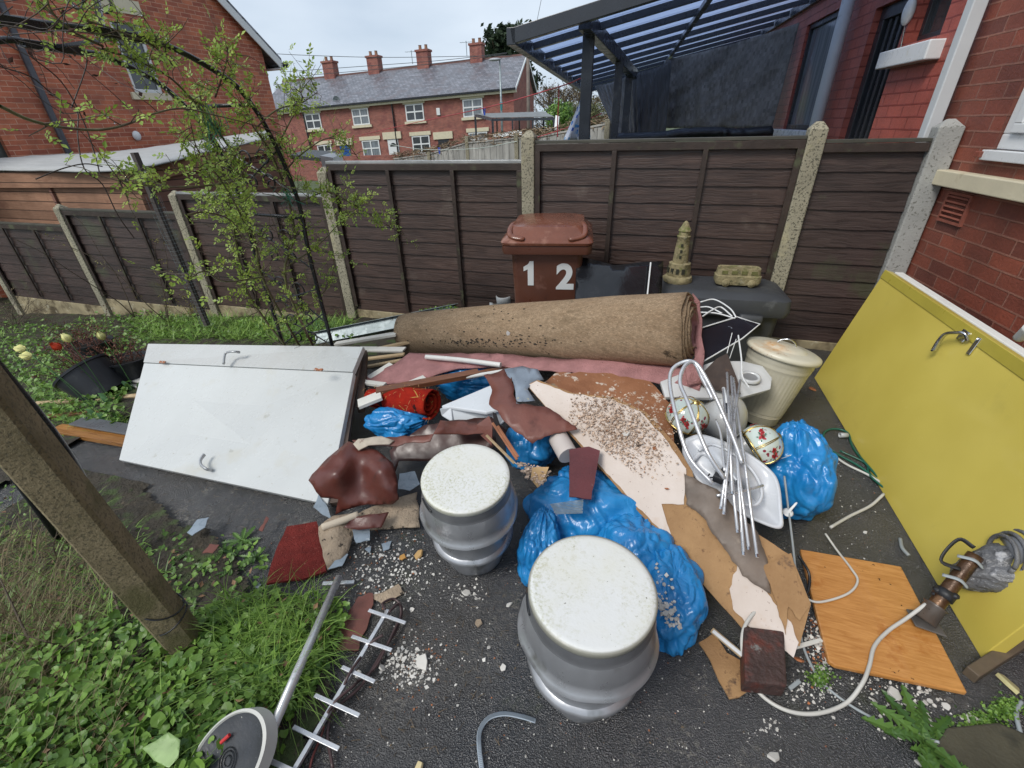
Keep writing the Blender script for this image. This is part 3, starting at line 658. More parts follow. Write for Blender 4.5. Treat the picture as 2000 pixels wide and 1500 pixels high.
mb = MB(); a = lp_(.36, zE2-sg*.36-.17, .14); mb.bar(a+LNn*.02, a-LNn*8, .16, .03); mb.build('soffit', WHITE, rf)
mb = MB().tube([lp_(.5, zE2-sg*.4-.05, .2), lp_(.5, zE2-sg*.4-.05, -8)], .06, 10); mb.build('gutter', BLACKP, rf, smooth=True)
def lbox(mb, t0, t1, z0, z1, o0, o1): return mb.box(lp_((t0+t1)/2, (z0+z1)/2, (o0+o1)/2), (abs(t1-t0), abs(o1-o0), z1-z0), (LD, LNn, (0, 0, 1)))
fr = MB(); a, b, c, d = hol
for q in ((a, b, c, c+.06), (a, b, d-.06, d), (a, a+.06, c+.06, d-.06), (b-.06, b, c+.06, d-.06)): lbox(fr, *q, -.08, -.03)
f_ = fr.build('window', WHITE, lh, bevel=.004); mb = MB(); lbox(mb, a+.06, b-.06, c+.06, d-.06, -.07, -.06); mb.build('pane', GLASSD, f_)
mb = MB(); lbox(mb, a-.1, b+.1, c-.12, c, -.1, .06); mb.build('sill', CREAM, f_, bevel=.006)
mb = MB(); lbox(mb, a-.1, b+.1, d, d+.22, -.1, .015); mb.build('lintel', CREAM, f_)
fr = MB(); a, b, c, d = hol2; lbox(fr, a, b, c, d, -.12, -.10); f_ = fr.build('window', mat('mossy_dark_glass', (.05, .06, .055), .2, var=.5, vs=2), lh)
mb = MB(); lbox(mb, a-.1, b+.35, c-.14, c, -.1, .06); mb.build('sill', mat('mossy_sill', (.40, .42, .30), .8, var=.25), f_, bevel=.006)
q1 = lhit(138, 306, .06); q2 = lhit(60, 140, .06); mb = MB().tube([q1+V(0, 0, -.8), q1*1.0, V(q1[0], q1[1], 6)], .05, 12); tag(mb.build('downpipe', mat('cast_iron_pipe', (.055, .055, .065), .45, var=.3), smooth=True), 'dark round cast iron downpipe on the orange brick gable', 'downpipe')
q1 = lhit(267, 265, .04); mb = MB().blob(q1, (.075, .05, .085), (LD, LNn, (0, 0, 1)), 16, 10); tag(mb.build('flue_outlet', WHITE, smooth=True), 'small round white flue outlet on the orange brick wall', 'flue')
# ================================================================ SHED with grey felt roof
K1 = YP(243, 331, 4.55); A1 = YP(-150, 347, 4.55); K2 = YP(540, 266, 6.6)
FA = nrm(K1-A1); 
sd = thing('timber_shed', 'timber shed with warped fascia boards and pale grey felt roof behind the left fence', 'shed', (K1[0]-2, K1[1], -.6))
zt = K1[2]
def fascia(a, b, h, name='fascia'): 
    n_ = nrm(np.cross(b-a, V(0, 0, 1))); MB().prism([a, b, b-V(0, 0, h), a-V(0, 0, h)], -n_*.025).build(name, SHEDW, sd, bevel=.003)
A1[2] = zt-.06; K2p = K2
fascia(A1, K1, .21); fascia(K1+V(.01, 0, 0), K2p, .20)
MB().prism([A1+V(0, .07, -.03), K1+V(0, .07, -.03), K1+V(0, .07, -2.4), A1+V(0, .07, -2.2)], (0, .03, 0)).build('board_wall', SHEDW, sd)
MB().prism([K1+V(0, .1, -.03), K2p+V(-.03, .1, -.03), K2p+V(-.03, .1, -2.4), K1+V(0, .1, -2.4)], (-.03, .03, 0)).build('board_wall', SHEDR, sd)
for (x, y) in ((96, 365), (262, 390)):
    p = YP(x, y, 4.6); MB().box((p[0], 4.6 if x < 243 else 4.72, zt-.9), (.05, .03, 1.5)).build('batten', SHEDR, sd)
B1, B2, B3 = lhit(-150, 330, .02), lhit(240, 297, .02), lhit(536, 262, .02)
P = np.zeros((10, 40, 3))
top = cr([A1+V(0, -.03, .004), (A1+K1)/2+V(0, -.03, .03), K1+V(0, -.03, .004), (K1+K2p)/2+V(0, -.03, .0), K2p], 10)[:40]
bk = cr([B1, (B1+B2)/2, B2, (B2+B3)/2, B3], 10)[:40]
for j in range(10):
    for i in range(40): a = j/9; P[j, i] = top[i]*(1-a)+bk[i]*a+V(0, 0, .10*math.sin(a*math.pi)*1.0+.015*N3((i*.4, j, 0), 1.))
mb = MB(); mb.grid(P); mb.build('felt_roof', FELT, sd, smooth=True, solid=.02)
# ================================================================ TERRACE in the distance
TA, TB = D(1003, 172, 35), D(575, 213, 39.5)     # eaves at the right end and left end
TU = nrm((TB-TA)*V(1, 1, 0)); TV = nrm(V(-TU[1], TU[0], 0)); TV = TV if TV[1] > 0 else -TV
EZ = TA[2]; L5 = float((TB-TA)@TU)
SLP = float(TA[2]-TB[2])/L5   # the row steps downhill to the left
def tp(u, v, z): return TA*V(1, 1, 0)+TU*u+TV*v+V(0, 0, z-SLP*u)
def tu(x): # metres along the facade for a photo column
    r = ray(x, 235); n_ = TV; s_ = ((TA-CP)@n_)/(r@n_); return float((CP+r*s_-TA)@TU)
def tz(x, y): r = ray(x, y); s_ = ((TA-CP)@TV)/(r@TV); return float((CP+r*s_)[2])+SLP*tu(x)
GZ = -1.25; RV = 4.2; RZ = EZ+2.4
chx = [910, 803, 703, 613]; cu = [tu(x) for x in chx]; bay = (cu[3]-cu[0])/3
bounds = [0, cu[0]+.2, cu[1]+.2, cu[2]+.2, cu[3]+.2, cu[3]+bay+.6]
def tbox(mb, u0, u1, v0, v1, z0, z1): return mb.prism([tp(u0, v0, z0), tp(u1, v0, z0), tp(u1, v1, z0), tp(u0, v1, z0)], (0, 0, z1-z0))
def twin(x, yt, yb, w, par, lab=None, up=True, mull=True, glass=GLASSC, sill=True):
    u = tu(x); z1, z0 = tz(x, yt), tz(x, yb); fr = MB(); f = .09
    tbox(fr, u-w/2, u+w/2, -.06, -.005, z0, z0+f); tbox(fr, u-w/2, u+w/2, -.06, -.005, z1-f, z1); tbox(fr, u-w/2, u-w/2+f, -.06, -.005, z0+f, z1-f); tbox(fr, u+w/2-f, u+w/2, -.06, -.005, z0+f, z1-f)
    if mull:
        tbox(fr, u-.05, u+.05, -.06, -.005, z0+f, z1-f); zz = (z0+z1)/2+.05; tbox(fr, u-w/2+f, u-.05, -.06, -.005, zz-.05, zz+.05); tbox(fr, u+.05, u+w/2-f, -.06, -.005, zz-.05, zz+.05)
    o = fr.build('window', WHITE, par)
    mb = MB(); tbox(mb, u-w/2+f, u+w/2-f, -.025, -.012, z0+f, z1-f); mb.build('pane', glass, o)
    mb = MB(); tbox(mb, u-w/2-.16, u+w/2+.16, -.10, -.002, z1+.02, z1+.30); mb.build('lintel', CREAM, o)
    if sill: mb = MB(); tbox(mb, u-w/2-.16, u+w/2+.16, -.12, -.002, z0-.2, z0-.01); mb.build('sill', CREAM, o)
hl = ['terraced brick house at the right end of the row, with a gable', 'terraced brick house second from the right end of the row', 'terraced brick house with the white door, middle of the row', 'terraced brick house with the blue door', 'terraced brick house at the left end, half hidden by rose leaves']
wins = [[(925, 193, 228, 1.65), (932, 258, 290, 1.6)], [(812, 203, 236, 1.6), (818, 265, 300, 1.6)], [(706, 212, 244, 1.55), (717, 274, 308, 1.65)], [(612, 222, 252, 1.5), (623, 283, 312, 1.4)], []]
doors = [None, (863, 272, 'dark'), (762, 272, 'white'), (664, 284, 'blue'), None]
DM = {'dark': DARKFR, 'white': WHITE, 'blue': mat('blue_door_paint', (.01, .07, .26), .35)}
for k in range(5):
    u0, u1 = bounds[k], bounds[k+1]-.003
    hs = thing('terraced_house', hl[k], 'house', tp((u0+u1)/2, 4, GZ), 'brick terrace in the distance')
    mb = MB(); tbox(mb, u0, u1, 0, 2*RV, GZ, EZ)
    if k == 0: mb.prism([tp(u0, 0, EZ), tp(u0, 2*RV, EZ), tp(u0, RV, RZ-.05)], TU*.2)
    mb.build('wall', BRICKT, hs)
    e = .35; mb = MB(); ex = -.25 if k == 0 else 0
    mb.prism([tp(u0+ex, -e, EZ-.1), tp(u0+ex, RV, RZ), tp(u0+ex, 2*RV+e, EZ-.1), tp(u0+ex, 2*RV+e, EZ+.02), tp(u0+ex, RV, RZ+.13), tp(u0+ex, -e, EZ+.02)], (TU-V(0, 0, SLP))*(u1-u0-ex))
    ro = mb.build('roof', SLATE, hs)
    mb = MB(); tbox(mb, u0+ex, u1, -e-.1, -e, EZ-.13, EZ); mb.build('gutter', BLACKP, ro)
    mb = MB(); tbox(mb, u0+ex, u1, -e+.06, -.01, EZ-.3, EZ-.14); mb.build('fascia', CREAM, ro)
    mb = MB(); tbox(mb, u0+ex, u1, RV-.12, RV+.12, RZ+.06, RZ+.2); mb.build('ridge', mat('ridge_tile%d' % k, (.14, .07, .06), .6), ro)
    if k < 4:
        cu_ = cu[k]; mb = MB(); tbox(mb, cu_-.52, cu_+.52, RV-.45, RV+.45, RZ-.5, RZ+1.1); tbox(mb, cu_-.6, cu_+.6, RV-.52, RV+.52, RZ+1.1, RZ+1.25); ch = mb.build('chimney', BRICKT, ro)
        for s_ in (-.27, .27): MB().lathe([(.14, 0), (.12, .3), (.15, .34), (.10, .35)], tp(cu_+s_, RV, RZ+1.25), seg=12).build('chimney_pot', mat('pot%d%d' % (k, s_ > 0), (.25, .14, .09), .8), ch)
        mb = MB(); tbox(mb, cu_-.62, cu_+.62, RV-.95, RV-.4, RZ-.62, RZ-.36); mb.build('lead_flashing', mat('lead%d' % k, (.20, .22, .24), .5), ch)
    if k == 0:
        for sg_ in (0, 1):
            a = tp(-.29, -e-.05 if not sg_ else 2*RV+e+.05, EZ-.16); b = tp(-.29, RV, RZ+.02); MB().prism([a, b, b+V(0, 0, .2), a+V(0, 0, .2)], TU*.05).build('verge_board', WHITE, ro)
    for w_ in wins[k]: twin(w_[0], w_[1], w_[2], w_[3], hs, glass=[GLASSC, GLASSD, GLASSC, GLASSD][k % 4])
    if doors[k]:
        x, yt, cn_ = doors[k]; u = tu(x); z1 = tz(x, yt); mb = MB(); tbox(mb, u-.5, u+.5, -.05, -.005, GZ, z1); mb.build('door', DM[cn_], hs, bevel=.02)
        mb = MB(); tbox(mb, u-.85, u+.85, -.12, -.002, z1+.02, z1+.55); mb.build('door_lintel', CREAM, hs)
        if cn_ == 'white':
            mb = MB(); mb.prism([tp(u+.3*math.cos(q), -.055, z1-.55+.28*math.sin(q)) for q in np.linspace(0, math.pi, 12)], -TV*.01); mb.build('fanlight', GLASSD, hs)
for x in (770, 1001 if False else 596):
    u = tu(x); mb = MB(); mb.tube([tp(u, -.1, EZ-.1), tp(u, -.1, GZ)], .06, 8); tag(mb.build('downpipe', BLACKP), ['black downpipe on the terrace right of the white door', 'black downpipe near the left end of the terrace'][x < 700], 'downpipe')
p = tp(tu(858), -.05, tz(858, 218)); tag(MB().box(p, (.30, .08, .5), (TU, TV, (0, 0, 1))).build('alarm_box', WHITE, bevel=.02), 'white alarm box between the terrace windows', 'alarm box')
# roof dish, aerial, street lamp, poles and wires
p = tp(tu(662), .3, tz(662, 196)); mb = MB().lathe([(0, .0), (.2, .03), (.33, .1), (.34, .12)], p, (TU, V(0, 0, 1), -TV), 20); t_ = mb.build('satellite_dish', GALV, smooth=True, solid=.01); tag(t_, 'grey satellite dish on the slate roof edge', 'satellite dish')
MB().tube([p, p+V(0, .3, -.5)], .03, 6).build('mount_arm', GALV, t_)
def aerial(x, y0, y1, d, lab):
    a, b = D(x, y1, d), D(x, y0, d); b[:2] = a[:2]; mb = MB().tube([a, b], .03, 6); c_ = b+V(0, 0, -.1); mb.tube([c_-TU*.8, c_+TU*.6], .015, 5)
    for k in range(6): q = c_-TU*.75+TU*k*.25; mb.tube([q-TV*.25, q+TV*.25], .01, 4)
    tag(mb.build('tv_aerial', GALV), lab, 'aerial', 'rooftop aerials')
aerial(912, 82, 110, 41, 'thin television aerial on the rightmost chimney'); aerial(806, 100, 125, 41.5, 'thin television aerial on the chimney above the white door')
lo_ = D(980, 240, 30); b = V(lo_[0], lo_[1], GZ); tpz = D(977, 125, 30)[2]; mb = MB().tube([b, V(b[0], b[1], 2), V(b[0], b[1], tpz)], [.09, .07, .05], 10); sl_ = mb.build('street_lamp', GALV, smooth=True); tag(sl_, 'tall grey street lamp in front of the terrace roof', 'street lamp')
MB().blob(V(b[0], b[1], tpz)+V(-.3, -.1, .05), (.42, .14, .09), None, 14, 8).build('lamp_head', mat('lamp_head_grey', (.3, .32, .34), .4), sl_, smooth=True)
lo_ = D(1032, 240, 31); mb = MB().tube([V(lo_[0], lo_[1], GZ), V(lo_[0], lo_[1], D(1031, 108, 31)[2])], .11, 10); tag(mb.build('telegraph_pole', mat('pole_wood', (.16, .13, .11), .8, var=.2), smooth=True), 'telegraph pole in front of the terrace gable', 'pole')
WR = mat('wire_black', (.05, .055, .06), .6)
for pts, lab in (([(505, 103), (600, 108), (760, 112), (1000, 108)], 'overhead wire highest above the chimneys'), ([(560, 140), (700, 130), (860, 118), (990, 103)], 'overhead wire just above the chimney pots'), ([(565, 150), (740, 135), (900, 118), (990, 104)], 'lowest overhead wire crossing the chimneys'), ([(1048, 45), (1053, 20), (1058, -5)], 'steep overhead wire above the canopy edge')):
    tag(MB().tube(cr([D(x, y, 33) for x, y in pts], 6), .018, 5).build('overhead_wire', WR), lab, 'wire', 'overhead wires')
# ================================================================ middle distance: back gardens
def farfence(pts, d, h, lab):
    for i in range(len(pts)-1):
        a, b = D(*pts[i], d[i]), D(*pts[i+1], d[i+1]); mb = MB(); L_ = np.linalg.norm((b-a)[:2]); n_ = max(2, int(L_/.14))
        for k in range(n_):
            p = a+(b-a)*(k+.5)/n_; mb.box(p-V(0, 0, h/2-random.uniform(0, .02)), (L_/n_*.94, .02+.01*(k % 2), h), (nrm((b-a)*V(1, 1, 0)), nrm(np.cross((b-a)*V(1, 1, 0), V(0, 0, 1))), (0, 0, 1)))
        o = mb.build('board_panel', GREYW); tag(o, lab[i], 'fence panel', 'weathered grey panels of the far fence')
        mb = MB().bar(a+V(0, 0, .03), b+V(0, 0, .03), .07, .04); mb.build('capping', GREYW, o)
GREYW = planks('weathered_grey_boards', (.24, .235, .22), (.38, .375, .35), .14, rough=.85, vert=True)
fpts = [(770, 312), (838, 303), (912, 281), (1008, 272), (1060, 268), (1195, 243)]
farfence(fpts, [17, 16, 14.5, 13, 12.3, 10.5], 1.6, ['lowest weathered grey fence panel, left of the far fence', 'sloping weathered grey fence panel', 'wide weathered grey fence panel left of the capped post', 'weathered grey fence panel behind the capped post', 'weathered grey fence panel behind the checked cloth'])
for (x, y, d), lab in zip(((912, 270, 14.4), (1009, 264, 12.9), (1187, 238, 10.5), (838, 300, 15.9)), ('far concrete fence post below the terrace', 'far concrete fence post near the white banner', 'far pale concrete post left of the netting', 'far low concrete post by the brushwood')):
    p = D(x, y, d); mb = MB().box(p+V(0, 0, -.8), (.12, .12, 1.65)); mb.prism([p+V(a, b, .025) for a, b in ((-.06, -.06), (.06, -.06), (.06, .06), (-.06, .06))], (0, 0, .03)); tag(mb.build('concrete_post', CONC, bevel=.01), lab, 'fence post', 'concrete posts of the far fence')
def twigs(mb, c, n, L_, r, up=1., sp=.6, m=0):
    for _ in range(n):
        d = nrm(V(random.gauss(0, sp), random.gauss(0, sp), up)); p = c; pts = [p]
        for k in range(4): d = nrm(d+V(*[random.gauss(0, .25) for _ in range(3)])); p = p+d*L_/4; pts.append(p)
        mb.tube(pts, list(np.linspace(r, r*.3, 5)), 3, m, False)
BR = mat('dead_brushwood', (.22, .16, .10), .9, var=.35, vs=6, rv=.4)
mb = MB()
for i in range(len(fpts)-1):
    a, b = D(*fpts[i], [17, 16, 14.5, 13, 12.3, 10.5][i]+.15), D(*fpts[i+1], [17, 16, 14.5, 13, 12.3, 10.5][i+1]+.15)
    for k in range(420):
        p = a+(b-a)*random.random()+V(random.gauss(0, .05), random.gauss(0, .1), random.uniform(-.1, .22)); d = nrm(V(random.gauss(0, 1), random.gauss(0, .6), random.gauss(0, .35)))*.12
        n_ = nrm(V(random.gauss(0, 1), -1, random.gauss(0, 1)))*.02; mb.add([p-d, p+d, p+d*.9+n_, p-d*.8+n_], [(0, 1, 2, 3)])
kind(mb.build('brushwood_topping', BR), 'stuff')
# black framed enclosure with translucent roof
en = thing('garden_enclosure', 'black framed garden enclosure with a translucent roof in front of the terrace', 'enclosure', D(995, 290, 20))
E4 = [D(928, 226, 20.5), D(1062, 222, 19), D(1082, 232, 17.5), D(962, 234, 18)]
Eb = [p*V(1, 1, 0)+V(0, 0, -.6) for p in E4]
ztop = E4[0][2]
for a, b in ((0, 1), (1, 2), (2, 3), (3, 0)): MB().bar(E4[a], E4[b], .06, .09).build('frame_rail', CF, en)
for k in range(4): MB().bar(Eb[k], E4[k], .07, .07, up=(1, 0, 0)).build('upright', CF, en)
for f_ in (.33, .66):
    a, b = E4[0]*(1-f_)+E4[1]*f_, E4[3]*(1-f_)+E4[2]*f_; MB().bar(a, b, .05, .06).build('frame_rail', CF, en)
    q = b*1.0; MB().bar(q*V(1, 1, 0)+V(0, 0, -.6), q, .05, .05, up=(1, 0, 0)).build('upright', CF, en); MB().bar(a*V(1, 1, 0)+V(0, 0, -.6), a, .05, .05, up=(1, 0, 0)).build('upright', CF, en)
MB().prism([p+V(0, 0, .06) for p in E4], (0, 0, .02)).build('roof_sheet', mat('cloudy_sheet', (.13, .135, .13), .4, var=.15), en)
MB().prism([D(1085, 225, 17.3), D(1092, 227, 17.2), D(1090, 256, 17.2), D(1082, 256, 17.3)], (0, .05, 0)).build('white_panel', WHITE, en)
bn = MB().prism([D(962, 262, 15.5), D(1018, 254, 15), D(1020, 264, 15), D(964, 268, 15.5)], (0, .03, 0)).build('white_banner', mat('banner_white', (.78, .82, .82), .5, var=.04)); tag(bn, 'long white banner board above the far grey fence', 'board')
# dark gazebo roof seen low through the rose
o = MB().prism([D(566, 302, 16), D(600, 292, 18), D(655, 296, 17), D(668, 312, 15)], (0, 0, -.12)).build('dark_canopy_roof', mat('dark_grey_fabric', (.04, .045, .05), .6)); tag(o, 'low dark grey canopy roof beyond the fence behind the rose', 'canopy')
o = MB().prism([D(625, 304, 13), D(645, 299, 13.5), D(668, 300, 13.5), D(650, 308, 13)], (0, 0, -.5)).build('pale_parasol_top', mat('pale_grey_cover', (.5, .5, .5), .6)); tag(o, 'small pale grey cover peeking over the fence by the rose', 'cover')
# low brick walls/brushwood in front of the terrace base
o = MB(); a, b = D(560, 309, 28), D(840, 300, 26); o.prism([a, b, b-V(0, 0, 1.3), a-V(0, 0, 1.3)], (0, .3, 0)); tag(o.build('garden_wall', BRICKT), 'low brick garden wall in front of the terrace', 'wall')
# ================================================================ TREES
def tree(name, lab, base, h, cw, crown0, leaves, ls, lm, bare=False, seed=1, grp='distant trees', conif=False):
    random.seed(seed); t = thing(name, lab, 'tree', base, grp); base = np.asarray(base, float)
    mb = MB(); top = base+V(random.gauss(0, .1), 0, h*.95); mb.tube(cr([base, base+(top-base)*.5+V(.1, 0, 0), top], 5), list(np.linspace(h*.028, h*.006, 11)), 8); tips = []
    nb = 34
    for k in range(nb):
        f = crown0+(1-crown0)*(k/nb)**.9*.97; p = base+(top-base)*f; an = random.uniform(0, 6.28); rr = cw*(1.05-f if conif else math.sin(math.pi*min(1, (f-crown0)/(1-crown0)*.8+.18)))*random.uniform(.6, 1.1)
        d = V(math.cos(an), math.sin(an), .15 if conif else random.uniform(.4, 1.1)); d = nrm(d)*rr; pts = cr([p, p+d*.5+V(0, 0, .05*rr), p+d], 3); mb.tube(pts, list(np.linspace(h*.008, h*.002, len(pts))), 5, 0, False)
        for q in pts[2:]: tips.append((q, rr))
        for s_ in range(5 if bare else 2):
            q = pts[random.randrange(2, len(pts))]; dd = nrm(d+V(*[random.gauss(0, rr*.6) for _ in range(3)])+V(0, 0, rr*.5))*rr*.5; mb.tube(cr([q, q+dd*.5+V(0, 0, .05), q+dd], 2), [h*.004, h*.003, h*.0025, h*.002, h*.0015], 4, 0, False); tips.append((q+dd, rr)); tips.append((q+dd*.6, rr))
            if bare:
                for _ in range(4): e = q+dd*random.uniform(.3, 1); mb.tube([e, e+nrm(dd+V(*[random.gauss(0, rr*.5) for _ in range(3)]))*rr*.3], [h*.0022, h*.001], 3, 0, False)
    mb.build('trunk', TWIG, t)
    if leaves:
        mb = MB()
        for _ in range(leaves):
            q, rr = random.choice(tips); c_ = q+V(*[random.gauss(0, .14*rr+.05) for _ in range(3)]); a = nrm(V(*[random.gauss(0, 1) for _ in range(3)])); b = nrm(np.cross(a, V(*[random.gauss(0, 1) for _ in range(3)]))); s_ = ls*random.uniform(.5, 1.4)
            mb.add([c_-a*s_, c_+b*s_*.5, c_+a*s_, c_-b*s_*.5], [(0, 1, 2, 3)])
        mb.build('crown', lm, t)
def tb(x, y, d): p = D(x, y, d); p[2] = gz(p[0], p[1]); return p
def th(x, y, d): return D(x, y, d)[2]
b = tb(528, 250, 48); tree('conifer_tree', 'dark green conifer behind the left end of the terrace', b, th(522, 105, 48)-b[2], 2.9, .25, 6500, .30, LEAFD, seed=3, conif=True)
b = tb(995, 200, 62); tree('evergreen_tree', 'dark evergreen tree rising behind the terrace roof by the canopy', b, th(996, 55, 62)-b[2], 3.6, .4, 7500, .34, LEAFD, seed=5)
for i, (x, y, d, cw) in enumerate(((580, 152, 60, 2.5), (622, 146, 62, 2.5), (655, 150, 64, 2.2), (1068, 168, 52, 2.8), (1100, 172, 48, 3.), (1132, 176, 46, 3.0), (1160, 190, 44, 2.5))):
    b = tb(x, 240, d); tree('bare_tree', ['bare twiggy tree leftmost behind the terrace roof', 'bare twiggy tree behind the leftmost chimney', 'thin bare tree right of the leftmost chimney', 'bare tree next to the terrace gable', 'bare tree above the round green bush', 'bare tree left of the canopy post', 'bare tree behind the canopy post'][i], b, th(x, y, d)-b[2], cw, .15, 900 if i > 2 else 0, .10, DRYG, True, seed=20+i)
def bush(name, lab, c, r, n, ls, lm, seed, grp=None):
    random.seed(seed); t = thing(name, lab, 'bush', c-V(0, 0, r[2]), grp); mb = MB(); st = MB(); twigs(st, c-V(0, 0, r[2]), 14, r[2]*2, .03)
    st.build('stems', TWIG, t)
    for _ in range(n):
        d = nrm(V(*[random.gauss(0, 1) for _ in range(3)])); k = random.random()**.4; k *= .8+.4*N3(d, 2.5, seed); c_ = c+d*np.array(r)*k; a = nrm(V(*[random.gauss(0, 1) for _ in range(3)])); b = nrm(np.cross(a, d)); s_ = ls*random.uniform(.5, 1.3)
        mb.add([c_-a*s_, c_+b*s_*.5, c_+a*s_, c_-b*s_*.5], [(0, 1, 2, 3)])
    mb.build('foliage', lm, t)
bush('green_bush', 'round green bush between the enclosure and the checked cloth', D(1093, 228, 24), (1.0, 1.0, .9), 4500, .07, LEAFG, 4)
bush('hedge', 'olive hedge behind the hanging cloth', D(1140, 235, 26), (1.6, 1., 1.2), 4500, .07, leafmat('olive_leaf', (.10, .12, .04), (.22, .22, .10), .7), 5)
random.seed(11)
# ================================================================ WHEELIE BIN
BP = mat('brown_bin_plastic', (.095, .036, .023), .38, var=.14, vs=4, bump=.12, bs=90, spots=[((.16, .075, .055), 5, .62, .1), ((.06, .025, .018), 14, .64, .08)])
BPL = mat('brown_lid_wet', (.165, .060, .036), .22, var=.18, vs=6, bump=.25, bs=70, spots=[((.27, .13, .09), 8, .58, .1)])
bl = V(-.77, 3.20, -.03); brot = math.atan2(.70, 2.95)*.75
bn = thing('wheelie_bin', 'brown wheelie bin with white number 12 standing against the fence post', 'bin', bl)
bx = V(math.cos(brot), math.sin(brot), 0); by = V(-math.sin(brot), math.cos(brot), 0)
def bp(x, y, z): return bl+bx*x+by*y+V(0, 0, z)
def rrect(w, d, r, n=5, cx=0, cyy=0):
    out = []
    for sx, sy, a0 in ((1, 1, 0), (-1, 1, 90), (-1, -1, 180), (1, -1, 270)):
        for k in range(n): a = rad(a0+90*k/(n-1)); out.append((cx+sx*(w/2-r)+r*math.cos(a), cyy+sy*(d/2-r)+r*math.sin(a)))
    return out
def loft(mb, secs, fn, cap=True, mi=0):
    n = len(secs[0][0]); vs = [fn(x, y, z) for pts, z in secs for x, y in pts]
    fs = [(j*n+k, j*n+(k+1) % n, (j+1)*n+(k+1) % n, (j+1)*n+k) for j in range(len(secs)-1) for k in range(n)]
    if cap: fs += [list(range(n))[::-1], list(range((len(secs)-1)*n, len(secs)*n))]
    mb.add(vs, fs, mi)
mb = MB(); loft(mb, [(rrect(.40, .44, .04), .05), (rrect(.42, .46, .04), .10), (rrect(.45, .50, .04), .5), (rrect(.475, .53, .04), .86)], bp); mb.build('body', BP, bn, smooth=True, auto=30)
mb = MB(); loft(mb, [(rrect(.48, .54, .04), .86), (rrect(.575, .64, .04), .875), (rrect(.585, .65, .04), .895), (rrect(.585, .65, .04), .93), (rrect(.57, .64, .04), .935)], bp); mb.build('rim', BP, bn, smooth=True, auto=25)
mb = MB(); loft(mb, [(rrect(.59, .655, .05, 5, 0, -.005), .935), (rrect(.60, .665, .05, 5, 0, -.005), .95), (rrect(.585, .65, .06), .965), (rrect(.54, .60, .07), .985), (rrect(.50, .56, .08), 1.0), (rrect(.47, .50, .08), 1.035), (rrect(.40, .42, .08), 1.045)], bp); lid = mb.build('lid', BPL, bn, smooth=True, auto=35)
for s_ in (-1, 1):
    mb = MB().tube(cr([bp(s_*.215, .02, 1.02), bp(s_*.235, -.15, 1.035), bp(s_*.245, -.24, 1.01), bp(s_*.225, -.30, .985), bp(s_*.14, -.325, .975)], 5), [.012]+[.019]*19+[.012], 8, flat=.6); mb.build('lid_handle', BPL, lid, smooth=True)
mb = MB().tube([bp(-.24, .30, .93), bp(.24, .30, .93)], .018, 10); mb.build('rear_handle', BP, bn, smooth=True)
for s_ in (-1, 1): MB().lathe([(0, -.025), (.09, -.025), (.10, -.015), (.10, .015), (.09, .025), (0, .025)], bp(s_*.22, .22, .10), (by, V(0, 0, 1), bx), 24).build('wheel', BLACKP, bn, smooth=True)
def textmesh(name, body, size, o, ax, ay, m, parent, ext=.0015, off=.012):
    cu_ = bpy.data.curves.new('t', 'FONT'); cu_.body = body; cu_.size = size; cu_.extrude = ext; cu_.offset = off; cu_.align_x = 'CENTER'; cu_.align_y = 'CENTER'
    to = bpy.data.objects.new('t', cu_); COL.objects.link(to); bpy.context.view_layer.update()
    me = bpy.data.meshes.new_from_object(to.evaluated_get(bpy.context.evaluated_depsgraph_get())); bpy.data.objects.remove(to)
    vs = np.array([v.co[:] for v in me.vertices]); fs = [list(p.vertices) for p in me.polygons]; az = np.cross(ax, ay)
    mb = MB().add(o+vs[:, :1]*ax+vs[:, 1:2]*ay+vs[:, 2:3]*az, fs); return mb.build(name, m, parent)
up_ = nrm(V(0, 0, 1)-by*.045*0-by*.045)
for ch, x, z in (('1', -.115, .735), ('2', .125, .705)):
    if ch == '2': textmesh('number', ch, .235, bp(x, -.2612-(z-.72)*.042, z), bx, up_, mat('white_sticker_two', (.62, .64, .64), .35, var=.03), bn, off=.009)
    else:
        o_ = bp(x, -.2612-(z-.72)*.042, z); MB().prism([o_+bx*a+up_*b for a, b in ((-.012, -.084), (.028, -.084), (.028, .084), (.002, .084), (-.008, .064), (-.040, .044), (-.040, .014), (-.012, .028))], -by*.0015).build('number', mat('white_sticker_one', (.62, .64, .64), .35, var=.03), bn)
# ================================================================ black sheeting, storage box, ornaments
BG = mat('black_gloss_sheet', (.012, .013, .016), .18, var=.4, vs=3, bump=.35, bs=7, bd=.02, spots=[((.30, .31, .33), 60, .72, .04, 3, .55)])
o = sheet([(1126, 503, 'd', 3.05), (1150, 505, 'd', 3.05), (1200, 518, 'd', 3.0), (1258, 512, 'd', 3.05), (1296, 510, 'd', 3.1), (1290, 600, 'd', 2.95), (1122, 600, 'd', 2.9)], [(1210, 560, 'd', 2.92)], wr=.006, wf=5).build('black_plastic_sheet', BG, smooth=True, solid=.006)
tag(o, 'black glossy plastic sheet standing between the brown bin and the storage box', 'plastic sheet')
MB().tube([D(1271, 513, 3.03), D(1263, 590, 2.9)], .005, 6).build('white_edge_trim', WHITE, o)
SB = mat('dark_grey_plastic', (.042, .046, .052), .5, var=.12, vs=5, bump=.3, bs=160, spots=[((.09, .095, .10), 7, .6, .1)])
bo = Z(1408, 598, .36); box_ = thing('storage_box', 'dark grey plastic garden storage box with a domed lid behind the rolled carpet', 'storage box', V(bo[0], bo[1]+.25, 0))
brt = .08; ux = V(math.cos(brt), math.sin(brt), 0); uy = V(-math.sin(brt), math.cos(brt), 0); bc = V(.40, 3.42, .065)
def sp_(x, y, z): return bc+ux*x+uy*y+V(0, 0, z)
